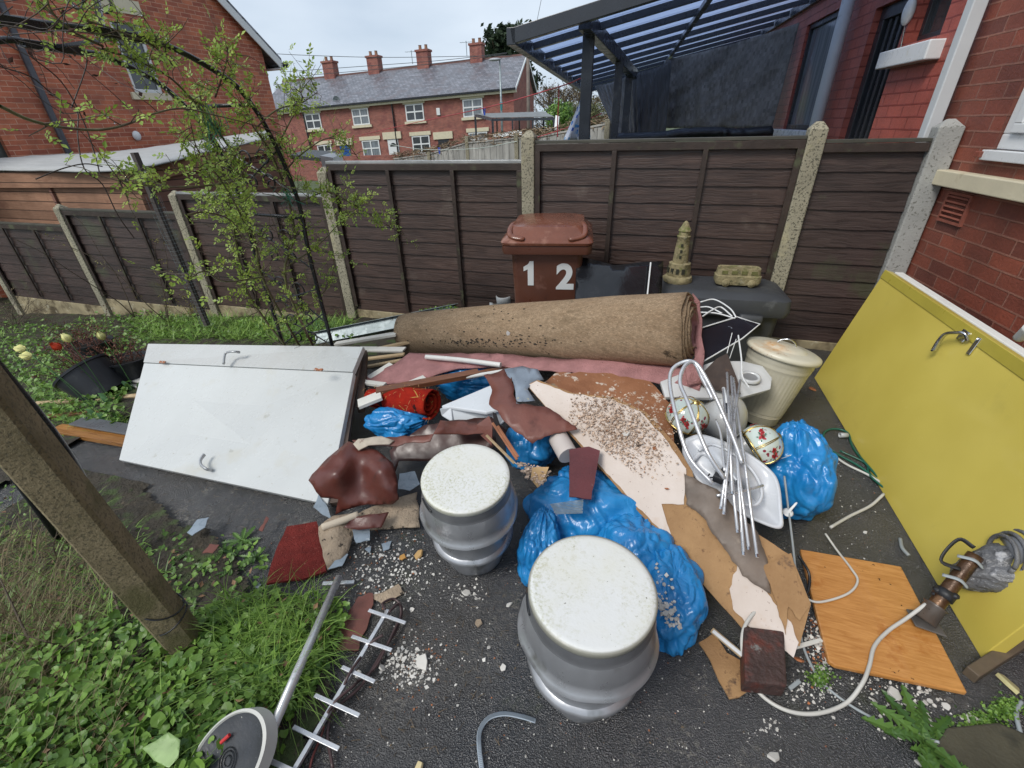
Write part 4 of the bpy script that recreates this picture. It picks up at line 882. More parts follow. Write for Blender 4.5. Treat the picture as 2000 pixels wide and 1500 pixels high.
mb = MB(); loft(mb, [(rrect(.74, .36, .05, 5), -.10), (rrect(.80, .40, .05, 5), .40)], sp_); mb.build('body', SB, box_, smooth=True, auto=30)
mb = MB(); loft(mb, [(rrect(.86, .46, .05, 5, 0, -.01), .36), (rrect(.88, .48, .05, 5, 0, -.01), .40), (rrect(.87, .47, .05, 5), .47), (rrect(.74, .40, .07, 5), .50), (rrect(.60, .30, .08, 5), .508)], sp_); mb.build('lid', SB, box_, smooth=True, auto=30)
mb = MB(); loft(mb, [(rrect(.16, .04, .015, 4, .20, -.25), .30), (rrect(.14, .05, .015, 4, .20, -.25), .38)], sp_); mb.build('latch', SB, box_, smooth=True)
STONE = mat('mossy_cast_stone', (.26, .22, .12), .85, var=.3, vs=14, bump=1., bs=70, bd=.008, spots=[((.13, .12, .06), 28, .54, .12), ((.38, .35, .24), 18, .6, .1), ((.13, .15, .04), 8, .56, .1)])
lc = sp_(-.27, .02, .508)
li = thing('stone_lighthouse_ornament', 'mossy cast stone lighthouse ornament standing on the dark storage box', 'ornament', lc)
def rocky(a): return lambda r, z, q: r*(1+a*mn.noise(Vector((math.cos(q)*3, math.sin(q)*3, z*40)))) if r else 0
MB().lathe([(0, 0), (.095, 0), (.10, .02), (.092, .04), (.075, .045), (.078, .07), (.07, .12), (.072, .13), (.05, .135), (.045, .14)], lc, seg=28, rib=rocky(.16)).build('rock_base', STONE, li, smooth=True, auto=50)
MB().lathe([(.048, .13), (.052, .15), (.045, .24), (.040, .30), (.044, .305), (.046, .315), (.040, .32)], lc, seg=24, rib=rocky(.07)).build('tower', STONE, li, smooth=True, auto=50)
MB().lathe([(.038, .315), (.036, .345), (.043, .35), (.04, .36), (.026, .38), (.018, .40), (.008, .412), (0, .415)], lc, seg=20, rib=rocky(.05)).build('lantern_dome', STONE, li, smooth=True, auto=50)
DRM = mat('dark_recess_moss', (.03, .03, .018), .9)
for k in range(5):
    q = -1.2-k*.5; MB().box(lc+V(math.cos(q)*.074, math.sin(q)*.074, .085), (.02, .016, .035), (V(-math.sin(q), math.cos(q), 0), V(math.cos(q), math.sin(q), 0), (0, 0, 1))).build('arch_opening', DRM, li)
for z in (.18, .22, .26): MB().box(lc+V(-.005, -.049+.03*(z-.18), z), (.014, .01, .018)).build('slit_window', DRM, li)
vb = sp_(.06, -.02, .508); vx = nrm(ux+V(0, -.03, 0)-V(0, 0, .03)); vy = uy
va = thing('bus_planter_ornament', 'mossy stone planter shaped like a small bus lying on the storage box', 'planter', vb)
def vp(x, y, z): return vb+ux*(x*1.12+.055)+uy*y*1.1+V(0, 0, z*1.12)
mb = MB(); loft(mb, [(rrect(.245, .10, .03, 5), .012), (rrect(.262, .11, .03, 5), .03), (rrect(.262, .11, .03, 5), .065), (rrect(.25, .10, .03, 5), .07), (rrect(.24, .094, .03, 5), .11), (rrect(.215, .068, .02, 5), .108), (rrect(.20, .058, .02, 5), .07)], vp); mb.build('body', STONE, va, smooth=True, auto=40)
for x in (-.07, .075):
    mb = MB().lathe([(0, -.012), (.012, -.012), (.014, -.006), (.022, -.008), (.027, 0), (.027, .01)], vp(x, -.056, .026), (ux, V(0, 0, 1), uy), 18); mb.build('wheel', STONE, va, smooth=True)
MRM = mat('mossy_recess', (.12, .12, .04), .9, var=.3, vs=20)
for k in range(4): MB().box(vp(-.085+k*.055, -.0495, .089), (.036, .008, .022), (ux, uy, (0, 0, 1))).build('window', MRM, va)
PIPEW_ = mat('white_flake', (.6, .6, .58), .5)
# ================================================================ ROLLED CARPET on pink underlay
HES = NT('carpet_hessian_back'); uvh = HES.tc.outputs['UV']; ho = HES.tc.outputs['Object']
w1 = HES.nd('ShaderNodeTexWave', bands_direction='X'); w1.inputs['Scale'].default_value = 55; w1.inputs['Distortion'].default_value = 1.5; HES.lk(uvh, w1.inputs[0])
w2 = HES.nd('ShaderNodeTexWave', bands_direction='Y'); w2.inputs['Scale'].default_value = 55; w2.inputs['Distortion'].default_value = 1.5; HES.lk(uvh, w2.inputs[0])
wv = HES.mul(w1.outputs[1], w2.outputs[1])
c = HES.mix(HES.ramp(HES.noise(3, 5, .6, HES.mp(ho, (1, 6, 6))), .3, .7), (.40, .30, .20), (.60, .475, .33)); c = HES.mix(HES.ramp(wv, 0, .8), lig((.2, .13, .075), .9), c)
c = HES.mix(HES.mul(HES.ramp(HES.noise(16, 5, .7), .62, .70), HES.ramp(HES.noise(1.8, 3, .5), .50, .58)), c, (.03, .022, .015)); c = HES.mix(1., c, HES.ramp(HES.noise(5, 6, .7, HES.mp(ho, (1.5, 22, 22))), .3, .7, .72, 1.25), 'MULTIPLY'); c = HES.mix(1., c, HES.ramp(HES.noise(60, 4, .7), .3, .7, .8, 1.2), 'MULTIPLY'); c = HES.mix(HES.mul(HES.ramp(HES.noise(4, 4, .6, HES.mp(ho, (1, 3, 3), loc=(3, 1, 2))), .58, .7), .5), c, (.12, .085, .05))
HES.set('Base Color', c); HES.set('Roughness', .85); HES.set('Specular IOR Level', .2); HES.bump(wv, .5, .003)
PINK = mat('pink_carpet_pile', (.40, .20, .195), .95, var=.25, vs=8, bump=1., bs=130, bd=.01, spots=[((.10, .055, .05), 60, .66, .04, 4, .5)], spec=.2)
HEDGE_ = mat('carpet_cut_edge', (.20, .14, .085), .95, var=.4, vs=20, bump=1., bs=90, bd=.01)
RL_, RR_ = Z(800, 652, .16), Z(1345, 642, .60); ra = nrm(RR_-RL_); rs = nrm(np.cross(ra, (0, 0, 1))); ru = np.cross(rs, ra); RLn = np.linalg.norm(RR_-RL_)
cp_ = thing('rolled_carpet', 'long brown hessian-backed carpet roll lying on top of the rubbish heap', 'carpet', V((RL_[0]+RR_[0])/2, (RL_[1]+RR_[1])/2, .1))
def rollpt(s_, q, turn):
    R0 = .172+.026*s_**1.1; r = R0-.024*turn; sag = .012*N3((s_*3, q, 0), 1.3)
    r = r*(1+.04*math.sin(3*q+s_*4))+sag; c_ = RL_+ra*RLn*s_
    return c_+rs*math.cos(q)*r*.95+ru*math.sin(q)*r*1.05
nth, ns = 40, 26
def rollsurf(t0, t1, n, th=0.):
    P = np.zeros((n, ns, 3))
    for j in range(n):
        q = t0+(t1-t0)*j/(n-1)
        for i in range(ns): P[j, i] = rollpt(i/(ns-1), q, (q-t0)/(2*math.pi)*1.)
    return P
P = rollsurf(-.9, -.9+2*math.pi*4.6, 200)
# fray the right-hand end a little
for j in range(P.shape[0]):
    P[j, -1] += ra*(.008*N3((j*.3, 1, 2), 1.)+.010*min(j/44., 3.))
mb = MB(); mb.grid(P); n1 = len(mb.f); ro = mb.build('hessian_back', HES, cp_, smooth=True, weld=0)
q_ = ro.modifiers.new('s', 'SOLIDIFY'); q_.thickness = .011; q_.offset = -1; ro.data.materials.append(PINK); ro.data.materials.append(HEDGE_); q_.material_offset = 1; q_.material_offset_rim = 2
# fix orientation so that the hessian faces outward
me = ro.data; c0 = np.array(me.polygons[ns*3].center)+np.array(ro['_w']); nn_ = np.array(me.polygons[ns*3].normal)
ax_c = RL_+ra*((c0-RL_)@ra)
if nn_@(c0-ax_c) < 0: me.flip_normals()
random.seed(15); mb = MB()
for _ in range(150):
    s_ = random.gauss(.42, .13); q_r = random.gauss(-.02, .10) if random.random() < .75 else random.uniform(-.3, 1.6)
    if .05 < s_ < .95: p = rollpt(s_, q_r+.0, (q_r+.9)/6.283); mb.blob(p, (random.uniform(.003, .012), .003, random.uniform(.002, .006)), (ra, rs, ru), 6, 4)
kind(mb.build('mud_specks', mat('black_mud', (.02, .016, .012), .8)), 'stuff')
pf = rollpt(.50, .25, 1.15/6.283); tag(MB().prism([pf+ra*a+(ru*.97+rs*.2)*b for a, b in ((-.008, -.03), (.010, -.026), (.012, .0), (.020, .008), (.004, .026), (-.010, .010))], rs*.003).build('paint_flake', PIPEW_), 'small white paint flake stuck on the middle of the carpet roll', 'flake')
# free flap of carpet at the right end, pink side out
fl = sheet([(1352, 574, 'd', 2.50), (1366, 590, 'd', 2.52), (1370, 640, 'd', 2.48), (1374, 700, 'd', 2.40), (1372, 748, 'd', 2.34), (1345, 752, 'd', 2.32), (1338, 715, 'd', 2.36), (1356, 700, 'd', 2.44), (1358, 640, 'd', 2.52), (1352, 600, 'd', 2.56)], jag=2, wr=.004)
fl.build('pink_flap', PINK, cp_, smooth=True, solid=.008)
# pink underlay carpet spread under the roll
o = sheet([(705, 738, .17), (770, 712, .21), (800, 690, .24), (900, 690, .26), (1100, 700, .34), (1330, 700, .42), (1372, 735, .42), (1366, 765, .36), (1330, 752, .38), (1200, 738, .36), (1060, 722, .32), (960, 716, .27), (880, 722, .25), (800, 748, .20), (740, 752, .17)], step=13, jag=2.2, wr=.010, wf=5).build('pink_carpet', PINK, smooth=True, solid=.010)
tag(o, 'faded pink carpet spread flat beneath the brown carpet roll', 'carpet')
# ================================================================ GALVANISED GUTTER, cowl, herbs
gut = thing('galvanised_channel', 'long galvanised steel channel lying at a slant in front of the fence', 'channel', T(760, 640))
ga, gb = T(618, 668, .03), T(928, 600, .12); dg = nrm(gb-ga); 
ga = ga+V(0, 0, .03); nrmg = nrm(np.cross(dg, V(0, 0, 1)))   # towards camera side
if nrmg[1] > 0: nrmg = -nrmg
upg = np.cross(nrmg, dg); upg = upg if upg[2] > 0 else -upg
pv = nrm(nrmg*.75+upg*.65); qv = nrm(upg*.75-nrmg*.65)
mb = MB(); A_ = ga; B_ = gb
sec = [(-.06, .035), (-.065, 0), (.065, 0), (.06, .035)]
P = np.array([[A_+(B_-A_)*s_+qv*a+pv*b for a, b in sec] for s_ in np.linspace(0, 1, 14)]); mb.grid(P); mb.build('channel_web', GALV, gut, solid=.003)
CW = mat('grey_clay_plastic', (.42, .44, .45), .5, var=.15, vs=9, bump=.2, spots=[((.25, .24, .21), 9, .6, .1)])
co = Z(985, 612, .05); cw = thing('pipe_branch_fitting', 'grey plastic branch pipe fitting with a broken socket beside the bin', 'pipe fitting', co)
mb = MB().lathe([(.055, 0), (.055, .10), (.07, .11), (.075, .17), (.068, .175), (.062, .12), (.05, .10)], co, seg=24, rib=lambda r, z, q: r*(1+.03*math.sin(q*5)) if z < .16 else r*(1+.05*math.sin(q*3))); mb.build('socket', CW, cw, smooth=True, solid=.004)
for d_, l_ in ((nrm(V(-1, -.4, .1)), .10), (nrm(V(1, -.3, -.2)), .14)):
    mb = MB().lathe([(.038, 0), (.04, l_), (.048, l_+.005), (.048, l_+.035), (.04, l_+.035), (.034, l_)], co+V(0, 0, .05), (V(0, 0, 1), nrm(np.cross(d_, V(0, 0, 1))), d_), 20); mb.build('branch', CW, cw, smooth=True)
# ================================================================ KEGS
KEG = mat('dull_keg_grey', (.40, .41, .43), .34, metal=.6, var=.14, vs=5, bump=.12, bs=60, spots=[((.22, .22, .22), 8, .55, .12), ((.13, .13, .11), 5, .6, .1), ((.42, .43, .45), 26, .70, .03)], stretch=(1, 1, .5))
KEGD = mat('dark_keg_band', (.17, .175, .185), .42, metal=.4, var=.2, vs=7, spots=[((.20, .21, .22), 12, .68, .08)])
def lidmat(name, dense):
    s = NT(name); m_ = s.mul(s.ramp(s.noise(4, 5, .65), .54-dense*.8, .74-dense*.6), s.ramp(s.noise(110, 5, .75), .49, .60))
    c = s.mix(s.mul(m_, .9), (.66, .67, .655), (.27, .28, .07)); c = s.mix(s.mul(s.ramp(s.noise(60, 5, .8), .52, .64, 0, .5), s.ramp(s.noise(3.2, 4, .6, s.mp(s.tc.outputs['Object'], loc=(1, 6, 2))), .42, .62)), c, (.36, .34, .17)); c = s.mix(s.ramp(s.noise(120, 3, .6), .70, .75), c, (.07, .07, .04))
    c = s.mix(s.mul(s.ramp(s.noise(3, 4, .6, s.mp(s.tc.outputs['Object'], loc=(3, 3, 3))), .5, .7), .35), c, (.60, .58, .42))
    g = s.nd('ShaderNodeVectorMath', operation='LENGTH'); s.lk(s.mp(s.tc.outputs['Object'], (1, 1, 0)), g.inputs[0]); c = s.mix(s.ramp(g.outputs['Value'], .154 if dense > .1 else .160, .1655, 0, .9), c, (.17, .16, .06) if dense > .1 else (.22, .215, .17))
    s.set('Base Color', c); s.set('Roughness', s.ramp(s.noise(9, 4, .6), .3, .7, .25, .55)); s.bump(s.noise(90, 4, .6), .25, .003); return s.m
HS = 1.0
def keg(lp, k, label, lm, yaw, tilt):
    th_ = rad(tilt); zl = .14*k*math.sin(th_)+.51*k*HS*math.cos(th_); c = Z(lp[0], lp[1], zl)-(V(0, 0, 1)*math.cos(th_)-_f*math.sin(th_))*.51*k
    t = thing('beer_keg', label, 'keg', c, 'kegs standing in the yard')
    pr = [(0, 0), (.118, 0), (.126, .010), (.130, .03), (.137, .06), (.146, .10), (.152, .135), (.153, .144), (.165, .152), (.173, .163), (.168, .175), (.156, .183), (.158, .20), (.167, .24), (.174, .28), (.176, .306), (.188, .314), (.199, .328), (.193, .342), (.182, .351), (.184, .375), (.181, .40), (.176, .43), (.172, .444), (.170, .448), (.169, .46), (.168, .475), (.166, .490)]
    def dent(r, z, q): return r*(1-.012*max(0, mn.noise(Vector((math.cos(q)*2.2, math.sin(q)*2.2, z*6+yaw)))-.1)*3)
    MB().lathe([(r*k, z*k*HS-(.51*k*(HS-1))) for r, z in pr if z < .446], c, seg=90, rib=dent).build('body', KEG, t, smooth=True, auto=60)
    MB().lathe([(r*k, z*k*HS-(.51*k*(HS-1))) for r, z in pr if z > .44], c, seg=72, rib=dent).build('collar', KEGD, t, smooth=True, auto=50)
    MB().lathe([(.163*k, .484*k), (.1675*k, .490*k), (.1685*k, .507*k), (.1665*k, .5105*k), (.150*k, .511*k), (.08*k, .5105*k), (.0, .510*k)], c, seg=72).build('lid', lm, t, smooth=True, auto=60)
    for a in (yaw, yaw+math.pi):
        d_ = V(math.cos(a), math.sin(a), 0); MB().blob(c+d_*.168*k+V(0, 0, .462*k), (.040*k, .006*k, .009*k), (V(-d_[1], d_[0], 0), d_, (0, 0, 1)), 20, 10).build('hand_hold', BLACKP, t, smooth=True)
    t.rotation_mode = 'AXIS_ANGLE'; t.rotation_axis_angle = (th_, *_r)
    return t
keg((1156, 1148), 1.0, 'dull grey keg with a clean white lid in the foreground, nearer of the two', lidmat('keg_lid_light', .04), .35, 4)
keg((909, 930), .945, 'dull grey keg with green algae on its white lid, farther of the two', lidmat('keg_lid_algae', .15), .9, 9)
# ================================================================ WHITE CUPBOARD DOORS (hinged pair lying on the heap)
q = {'TL': Z(290, 672, .20), 'TR': Z(710, 678, .33), 'BR': Z(640, 985, .03), 'BL': Z(232, 898, -.13)}
L1, L2 = Z(281, 709, .158), Z(690, 728, .285)
wd_ = thing('cupboard_doors', 'hinged pair of white cupboard doors lying slanted on the ground at left', 'door', q['BL'])
nz = nrm(np.cross(q['BR']-q['BL'], q['TL']-q['BL'])); nz = nz if nz[2] > 0 else -nz
q['TR'] = q['TR']
def slab(a, b, c_, d_, th, name, m, par, bev=.003): return MB().prism([a, b, c_, d_], -nz*th).build(name, m, par, bevel=bev)
L1b, L2b = L1-(q['TL']-L1)*0, L2
slab(q['BL'], q['BR'], L2, L1, .034, 'wide_leaf', WHITEG, wd_); g_ = nrm(q['TL']-L1)*.006
slab(L1+g_+nz*.006, L2+g_+nz*.006, q['TR']+nz*.006, q['TL']+nz*.006, .034, 'narrow_leaf', WHITEG, wd_)
HG = mat('rusty_hinge', (.28, .10, .04), .7, var=.4, vs=50, spots=[((.5, .5, .48), 80, .55, .05)])
for x, y in ((320, 709), (624, 724)):
    r_ = ray(x, y); s_ = ((L1-CP)@nz)/(r_@nz); p = CP+r_*s_; e1 = nrm(q['BR']-q['BL']); MB().box(p+nz*.010, (.062, .018, .010), (e1, nrm(np.cross(nz, e1)), nz)).build('hinge', HG, wd_, bevel=.002)
def lever(px, name, par, nrm_, m, org, ln=1., flip=1):
    """lever handle drawn through photo points lying just above a plane"""
    pts = []
    for (x, y, h) in px:
        r_ = ray(x, y); s_ = ((org+nrm_*h-CP)@nrm_)/(r_@nrm_); pts.append(CP+r_*s_)
    pts = cr(pts, 6); n = len(pts); return MB().tube(pts, [.013-.003*math.sin(i/n*3) for i in range(n)], 12, flat=.7).build(name, m, par, smooth=True)
GREYH = mat('grey_cast_handle', (.40, .41, .42), .35, metal=.5, var=.15)
hh = lever([(467, 688, .01), (458, 687, .035), (442, 689, .04), (438, 700, .035), (437, 710, .03)], 'lever_handle', wd_, nz, GREYH, q['TL'])
hh = lever([(412, 918, .005), (403, 916, .035), (393, 908, .04), (392, 898, .04), (399, 888, .035)], 'lever_handle', wd_, nz, GREYH, q['BL'])
slab(q['BL']-nz*.036+(q['TL']-q['BL'])*.01, q['BR']-nz*.036+(q['TR']-q['BR'])*.01, L2-nz*.036, L1-nz*.036, .012, 'backing_board', WOODB, wd_)
# dark battens under its right edge
def stick(p, w, h, m, lab, name='timber_batten', cat='timber', grp=None, up=(0, 0, 1), bev=.002):
    a, b = p; o = MB().bar(a, b, w, h, up=up).build(name, m, bevel=bev); return tag(o, lab, cat, grp)
stick((Z(698, 705, .26), Z(652, 985, .01)), .05, .03, mat('grey_brown_batten', (.10, .07, .055), .6, var=.3, vs=10), 'grey-brown batten along the right edge of the white cupboard doors')
stick((Z(712, 690, .24), Z(705, 800, .14)), .04, .05, mat('dark_rotten_timber', (.05, .03, .02), .8, var=.4, vs=12), 'dark rotten timber standing out at the right edge of the white cupboard doors')
# ================================================================ TIMBER STRIPS left of the roll
G1 = 'broken white painted strips heaped beside the roll'
for a, b, z0, z1, w, h, m, lab in (
 ((655, 672), (775, 652), .12, .22, .06, .02, WOODW, 'white painted strip rising to the left end of the carpet roll'),
 ((700, 682), (790, 683), .16, .18, .07, .015, WOODW, 'short white board tucked under the left end of the roll'),
 ((705, 688), (800, 668), .12, .18, .03, .02, WOODR, 'thin bare strip between the white strips by the roll'),
 ((700, 703), (790, 692), .14, .18, .035, .015, WOODR, 'pale bare timber strip below the left end of the roll'),
 ((708, 718), (802, 700), .13, .18, .03, .015, WOODR, 'narrow bare strip above the pink carpet tip'),
 ((700, 752), (765, 712), .15, .20, .05, .02, WOODW, 'white strip slanting beside the pink carpet tip'),
 ((700, 745), (752, 752), .19, .20, .04, .018, WOODW, 'short white strip end at the tip of the pink carpet'),
 ((702, 792), (830, 738), .20, .24, .05, .02, WOODW, 'white strip under the brown varnished board'),
 ((700, 790), (745, 772), .24, .27, .085, .02, WOODW, 'white painted board end with bare splintered face above the red rug'),
 ((735, 765), (935, 728), .27, .30, .06, .03, WOODB, 'brown varnished board above the red rug'),
 ((745, 760), (1010, 716), .235, .27, .03, .02, WOODB, 'thin reddish strip beneath the pink carpet edge')):
    stick((Z(*a, z0), Z(*b, z1)), w, h, m, lab, 'timber_strip', 'timber', G1)
def ztube(pts, r, name, m, lab, cat, seg=14, sm=5, flat=1.):
    o = MB().tube(cr([Z(*p) for p in pts], sm), r, seg, flat=flat).build(name, m, smooth=True, auto=50); return tag(o, lab, cat)
PIPEW = mat('white_plastic_pipe', (.64, .64, .61), .3, var=.05, spots=[((.3, .25, .2), 30, .7, .05)])
ztube([(832, 697, .27), (900, 703, .29), (978, 713, .31)], .016, 'plastic_pipe', PIPEW, 'short white plastic pipe lying on the pink carpet below the roll', 'pipe')
o = ztube([(822, 748, .27), (900, 738, .29), (1000, 722, .32)], .012, 'plastic_pipe', PIPEW, 'white overflow pipe with a socket end above the red rug', 'pipe')
MB().tube([Z(818, 748, .27), Z(835, 747, .272)], .02, 14).build('socket_end', PIPEW, o, smooth=True)
# ================================================================ RED RUG ROLL
RUG = NT('red_patterned_rug'); ro_ = RUG.tc.outputs['Object']
c = RUG.mix(RUG.ramp(RUG.noise(9, 5, .6), .3, .7), (.26, .012, .008), (.48, .03, .012)); vr = RUG.nd('ShaderNodeTexVoronoi', feature='DISTANCE_TO_EDGE'); vr.inputs['Scale'].default_value = 17; RUG.lk(RUG.mp(ro_, (1, 1, 1)), vr.inputs['Vector'])
c = RUG.mix(RUG.mul(RUG.ramp(vr.outputs[0], .05, .02), RUG.ramp(RUG.noise(12, 3, .5, RUG.mp(ro_, loc=(2, 2, 2))), .53, .58)), c, (.50, .30, .08)); c = RUG.mix(RUG.ramp(RUG.noise(11, 3, .5, RUG.mp(ro_, loc=(7, 2, 1))), .62, .66), c, (.05, .012, .012))
RUG.set('Base Color', c); RUG.set('Roughness', .95); RUG.set('Specular IOR Level', .15); RUG.bump(RUG.noise(170, 3, .7), 1., .01)
r0, r1 = Z(722, 775, .20), Z(845, 788, .25); ax_ = nrm(r1-r0); s2 = nrm(np.cross(ax_, (0, 0, 1))); u2 = np.cross(s2, ax_); Lr = np.linalg.norm(r1-r0)
P = np.zeros((96, 18, 3))
for j in range(96):
    th_ = j/95*2*math.pi*3.2
    for i in range(18):
        s_ = i/17; R0 = (.048+.035*min(1, s_*1.6))*(1-.0); r = max(.006, R0*(1-.27*th_/(2*math.pi)))*(1+.10*N3((s_*3, math.cos(th_)*1.3, math.sin(th_)*1.3), 1.6))
        P[j, i] = r0+ax_*Lr*s_+s2*math.cos(-th_-1)*r*1.1+u2*math.sin(-th_-1)*r*.95+ax_*(-.03*th_/20 if i == 17 else 0)
mb = MB(); mb.grid(P); rr_ = mb.build('rolled_rug', RUG, smooth=True, solid=.007); tag(rr_, 'rolled bright red patterned rug among the blue bags', 'rug')
mb = MB()
for k in range(90):
    s_ = random.random(); th_ = random.uniform(0, 6.28); r = .075+.02*s_; p = r0+ax_*Lr*s_+s2*math.cos(th_)*r+u2*math.sin(th_)*r*.95; d_ = nrm(V(*[random.gauss(0, 1) for _ in range(3)]))*.02
    mb.tube([p, p+d_*.6, p+d_+V(0, 0, -.006)], .0009, 3, 0, False)
kind(mb.build('loose_threads', mat('straw_thread', (.45, .28, .12), .9), rr_), 'stuff')
# ================================================================ BLUE BAGS
BAG = NT('blue_polythene'); bo_ = BAG.tc.outputs['Object']
c = BAG.mix(BAG.ramp(BAG.noise(5, 5, .6), .3, .7), (.008, .17, .46), (.03, .30, .66)); BAG.set('Base Color', c); BAG.set('Roughness', .26); BAG.set('Specular IOR Level', .6)
BAG.bump(BAG.noise(9, 4, .5, BAG.mp(bo_, (1, 1, .6)), 1.5), .35, .03)
tb_ = BAG.nd('ShaderNodeBsdfTranslucent'); BAG.lk(c, tb_.inputs[0]); mxb = BAG.nd('ShaderNodeMixShader'); mxb.inputs[0].default_value = .12; BAG.lk(BAG.b.outputs[0], mxb.inputs[1]); BAG.lk(tb_.outputs[0], mxb.inputs[2]); BAG.lk(mxb.outputs[0], BAG.t.nodes['Material Output'].inputs[0])
def bag(c, rx, seed, lab, neck=None, ax=None, amp=.2, zf=0., lump=.22):
    """slumped sack: lumpy, creased, gathered towards a neck direction"""
    c = np.asarray(c, float); nk = nrm(neck) if neck is not None else None
    nk_ = V(0, 0, 1) if nk is None else nk
    def fn(d):
        k = float(d@nk_); dp = d-nk_*k; cz = dp*1.0+nk_*k*.35; cw = cz+V(N3(d, 2, seed+9), N3(d, 2, seed+11), N3(d, 2, seed+13))*.35
        a = 1+lump*N3(d, 1.4, seed)+.07*N3(d, 3.2, seed+2)
        t1 = abs(N3(cw, 2.3, seed+4)); t2 = abs(N3(cw, 4.6, seed+8)); t3 = abs(N3(cz*1.+nk_*k*.3, 9, seed+6)); a += .075*min(1, t1*2.6)-.04+.03*min(1, t2*2.4)-.015+.006*min(1, t3*3)
        if k > .70 and nk is not None: e = (k-.70)/.30; q = nrm(dp+1e-6); ang = math.atan2(q@np.cross(nk, (0, .3, 1)), q@V(0, .3, 1)); a += .22*e*e+.05*e*math.sin(ang*11+seed)+.03*e*math.sin(ang*17)
        return a
    mb = MB().blob(c, rx, ax, 170, 100, fn); o = mb.v[0]
    zmin = zf; o[:, 2] = np.maximum(o[:, 2], zmin+.004*np.abs(np.sin(o[:, 0]*60)))
    ob = mb.build('rubbish_bag', BAG.m, smooth=True); return tag(ob, lab, 'rubbish bag', 'blue rubbish bags')
bag(Z(1560, 940, .17)+V(0, .03, 0), (.145, .17, .205), 3, 'upright blue rubbish bag at the right of the heap, below the dustbin', neck=V(-.35, .3, 1))
bag(Z(1155, 1015, .13)+V(-.01, .06, -.05), (.27, .19, .165), 9, 'largest blue rubbish bag, between the kegs and the cream board', neck=V(-.3, .6, .8), lump=.18)
bag(Z(1318, 1190, .11)+V(-.01, .07, -.03), (.115, .18, .14), 15, 'blue rubbish bag sagging out from under the brown board edge', neck=V(-.6, .6, .5))
bag(Z(1210, 1115, .12)+V(.04, .10, -.02), (.16, .14, .14), 33, 'blue rubbish bag directly behind the nearer keg', neck=V(.1, .9, .4))
bag(Z(1050, 1090, .08)+V(0, .03, 0), (.09, .13, .13), 21, 'small blue rubbish bag in the gap between the two kegs', neck=V(0, .5, 1))
bag(Z(1030, 870, .16)+V(0, .05, -.03), (.15, .14, .13), 27, 'blue rubbish bag peeping out under the torn matt brown vinyl', neck=V(0, .6, 1))
bag(Z(765, 825, .14)+V(0, .03, -.02), (.17, .11, .10), 41, 'blue rubbish bag under the red rug', neck=V(1, .2, .4))
bag(Z(905, 752, .16)+V(0, .06, -.03), (.22, .10, .11), 47, 'blue rubbish bag showing below the white overflow pipe', neck=V(1, .2, .4))
# spilling contents of the open bags
def chips(mb, P, n, s0, s1, flat=.35, lift=.0):
    for _ in range(n):
        p = P(); s_ = s0+(s1-s0)*random.random()**2.2 if n > 1 else s1; k = random.randint(4, 6); a0 = random.uniform(0, 6.28); nn_ = nrm(V(random.gauss(0, .35), random.gauss(0, .35), 1)); t_ = nrm(np.cross(nn_, (1, .2, 0))); b_ = np.cross(nn_, t_)
        mb.prism([p+V(0, 0, lift)+(t_*math.cos(a0+6.283*i/k)+b_*math.sin(a0+6.283*i/k))*s_*random.uniform(.5, 1.1) for i in range(k)], nn_*s_*flat)
PLAS = mat('plaster_crumbs', (.50, .38, .29), .9, var=.15, vs=30, rv=.35)
PLASM = mat('plaster_bits_pale', (.56, .54, .50), .8, var=.1, vs=30, rv=.2)
RUB = mat('brick_crumbs', (.32, .12, .05), .9, var=.3, vs=30, rv=.4)
random.seed(5)
def inpoly(poly):
    xs = [p[0] for p in poly]; ys = [p[1] for p in poly]
    while True:
        x, y = random.uniform(min(xs), max(xs)), random.uniform(min(ys), max(ys)); c_ = False; j = len(poly)-1
        for i in range(len(poly)):
            if (poly[i][1] > y) != (poly[j][1] > y) and x < (poly[j][0]-poly[i][0])*(y-poly[i][1])/(poly[j][1]-poly[i][1])+poly[i][0]: c_ = not c_
            j = i
        if c_: return x, y
mb = MB()
poly = [(1280, 1090), (1300, 1095), (1322, 1150), (1330, 1230), (1300, 1220), (1285, 1180)]
chips(mb, lambda: Z(*inpoly(poly), random.uniform(.16, .22)), 130, .004, .014)
kind(mb.build('rubble_in_bag', PLASM), 'stuff')
mb = MB(); poly = [(1005, 905), (1030, 905), (1075, 920), (1060, 950), (1030, 935)]
chips(mb, lambda: Z(*inpoly(poly), random.uniform(.26, .29)), 170, .004, .012); kind(mb.build('plaster_spill', PLAS), 'stuff')
o = sheet([(1040, 913, .29), (1072, 912, .29), (1066, 940, .27), (1050, 952, .26), (1036, 935, .28)], jag=2, step=10).build('cardboard_scrap', mat('damp_yellow_card', (.50, .33, .16), .8, var=.2, vs=12), solid=.004); tag(o, 'pale yellow damp cardboard scrap poking out of the open blue bag', 'cardboard')
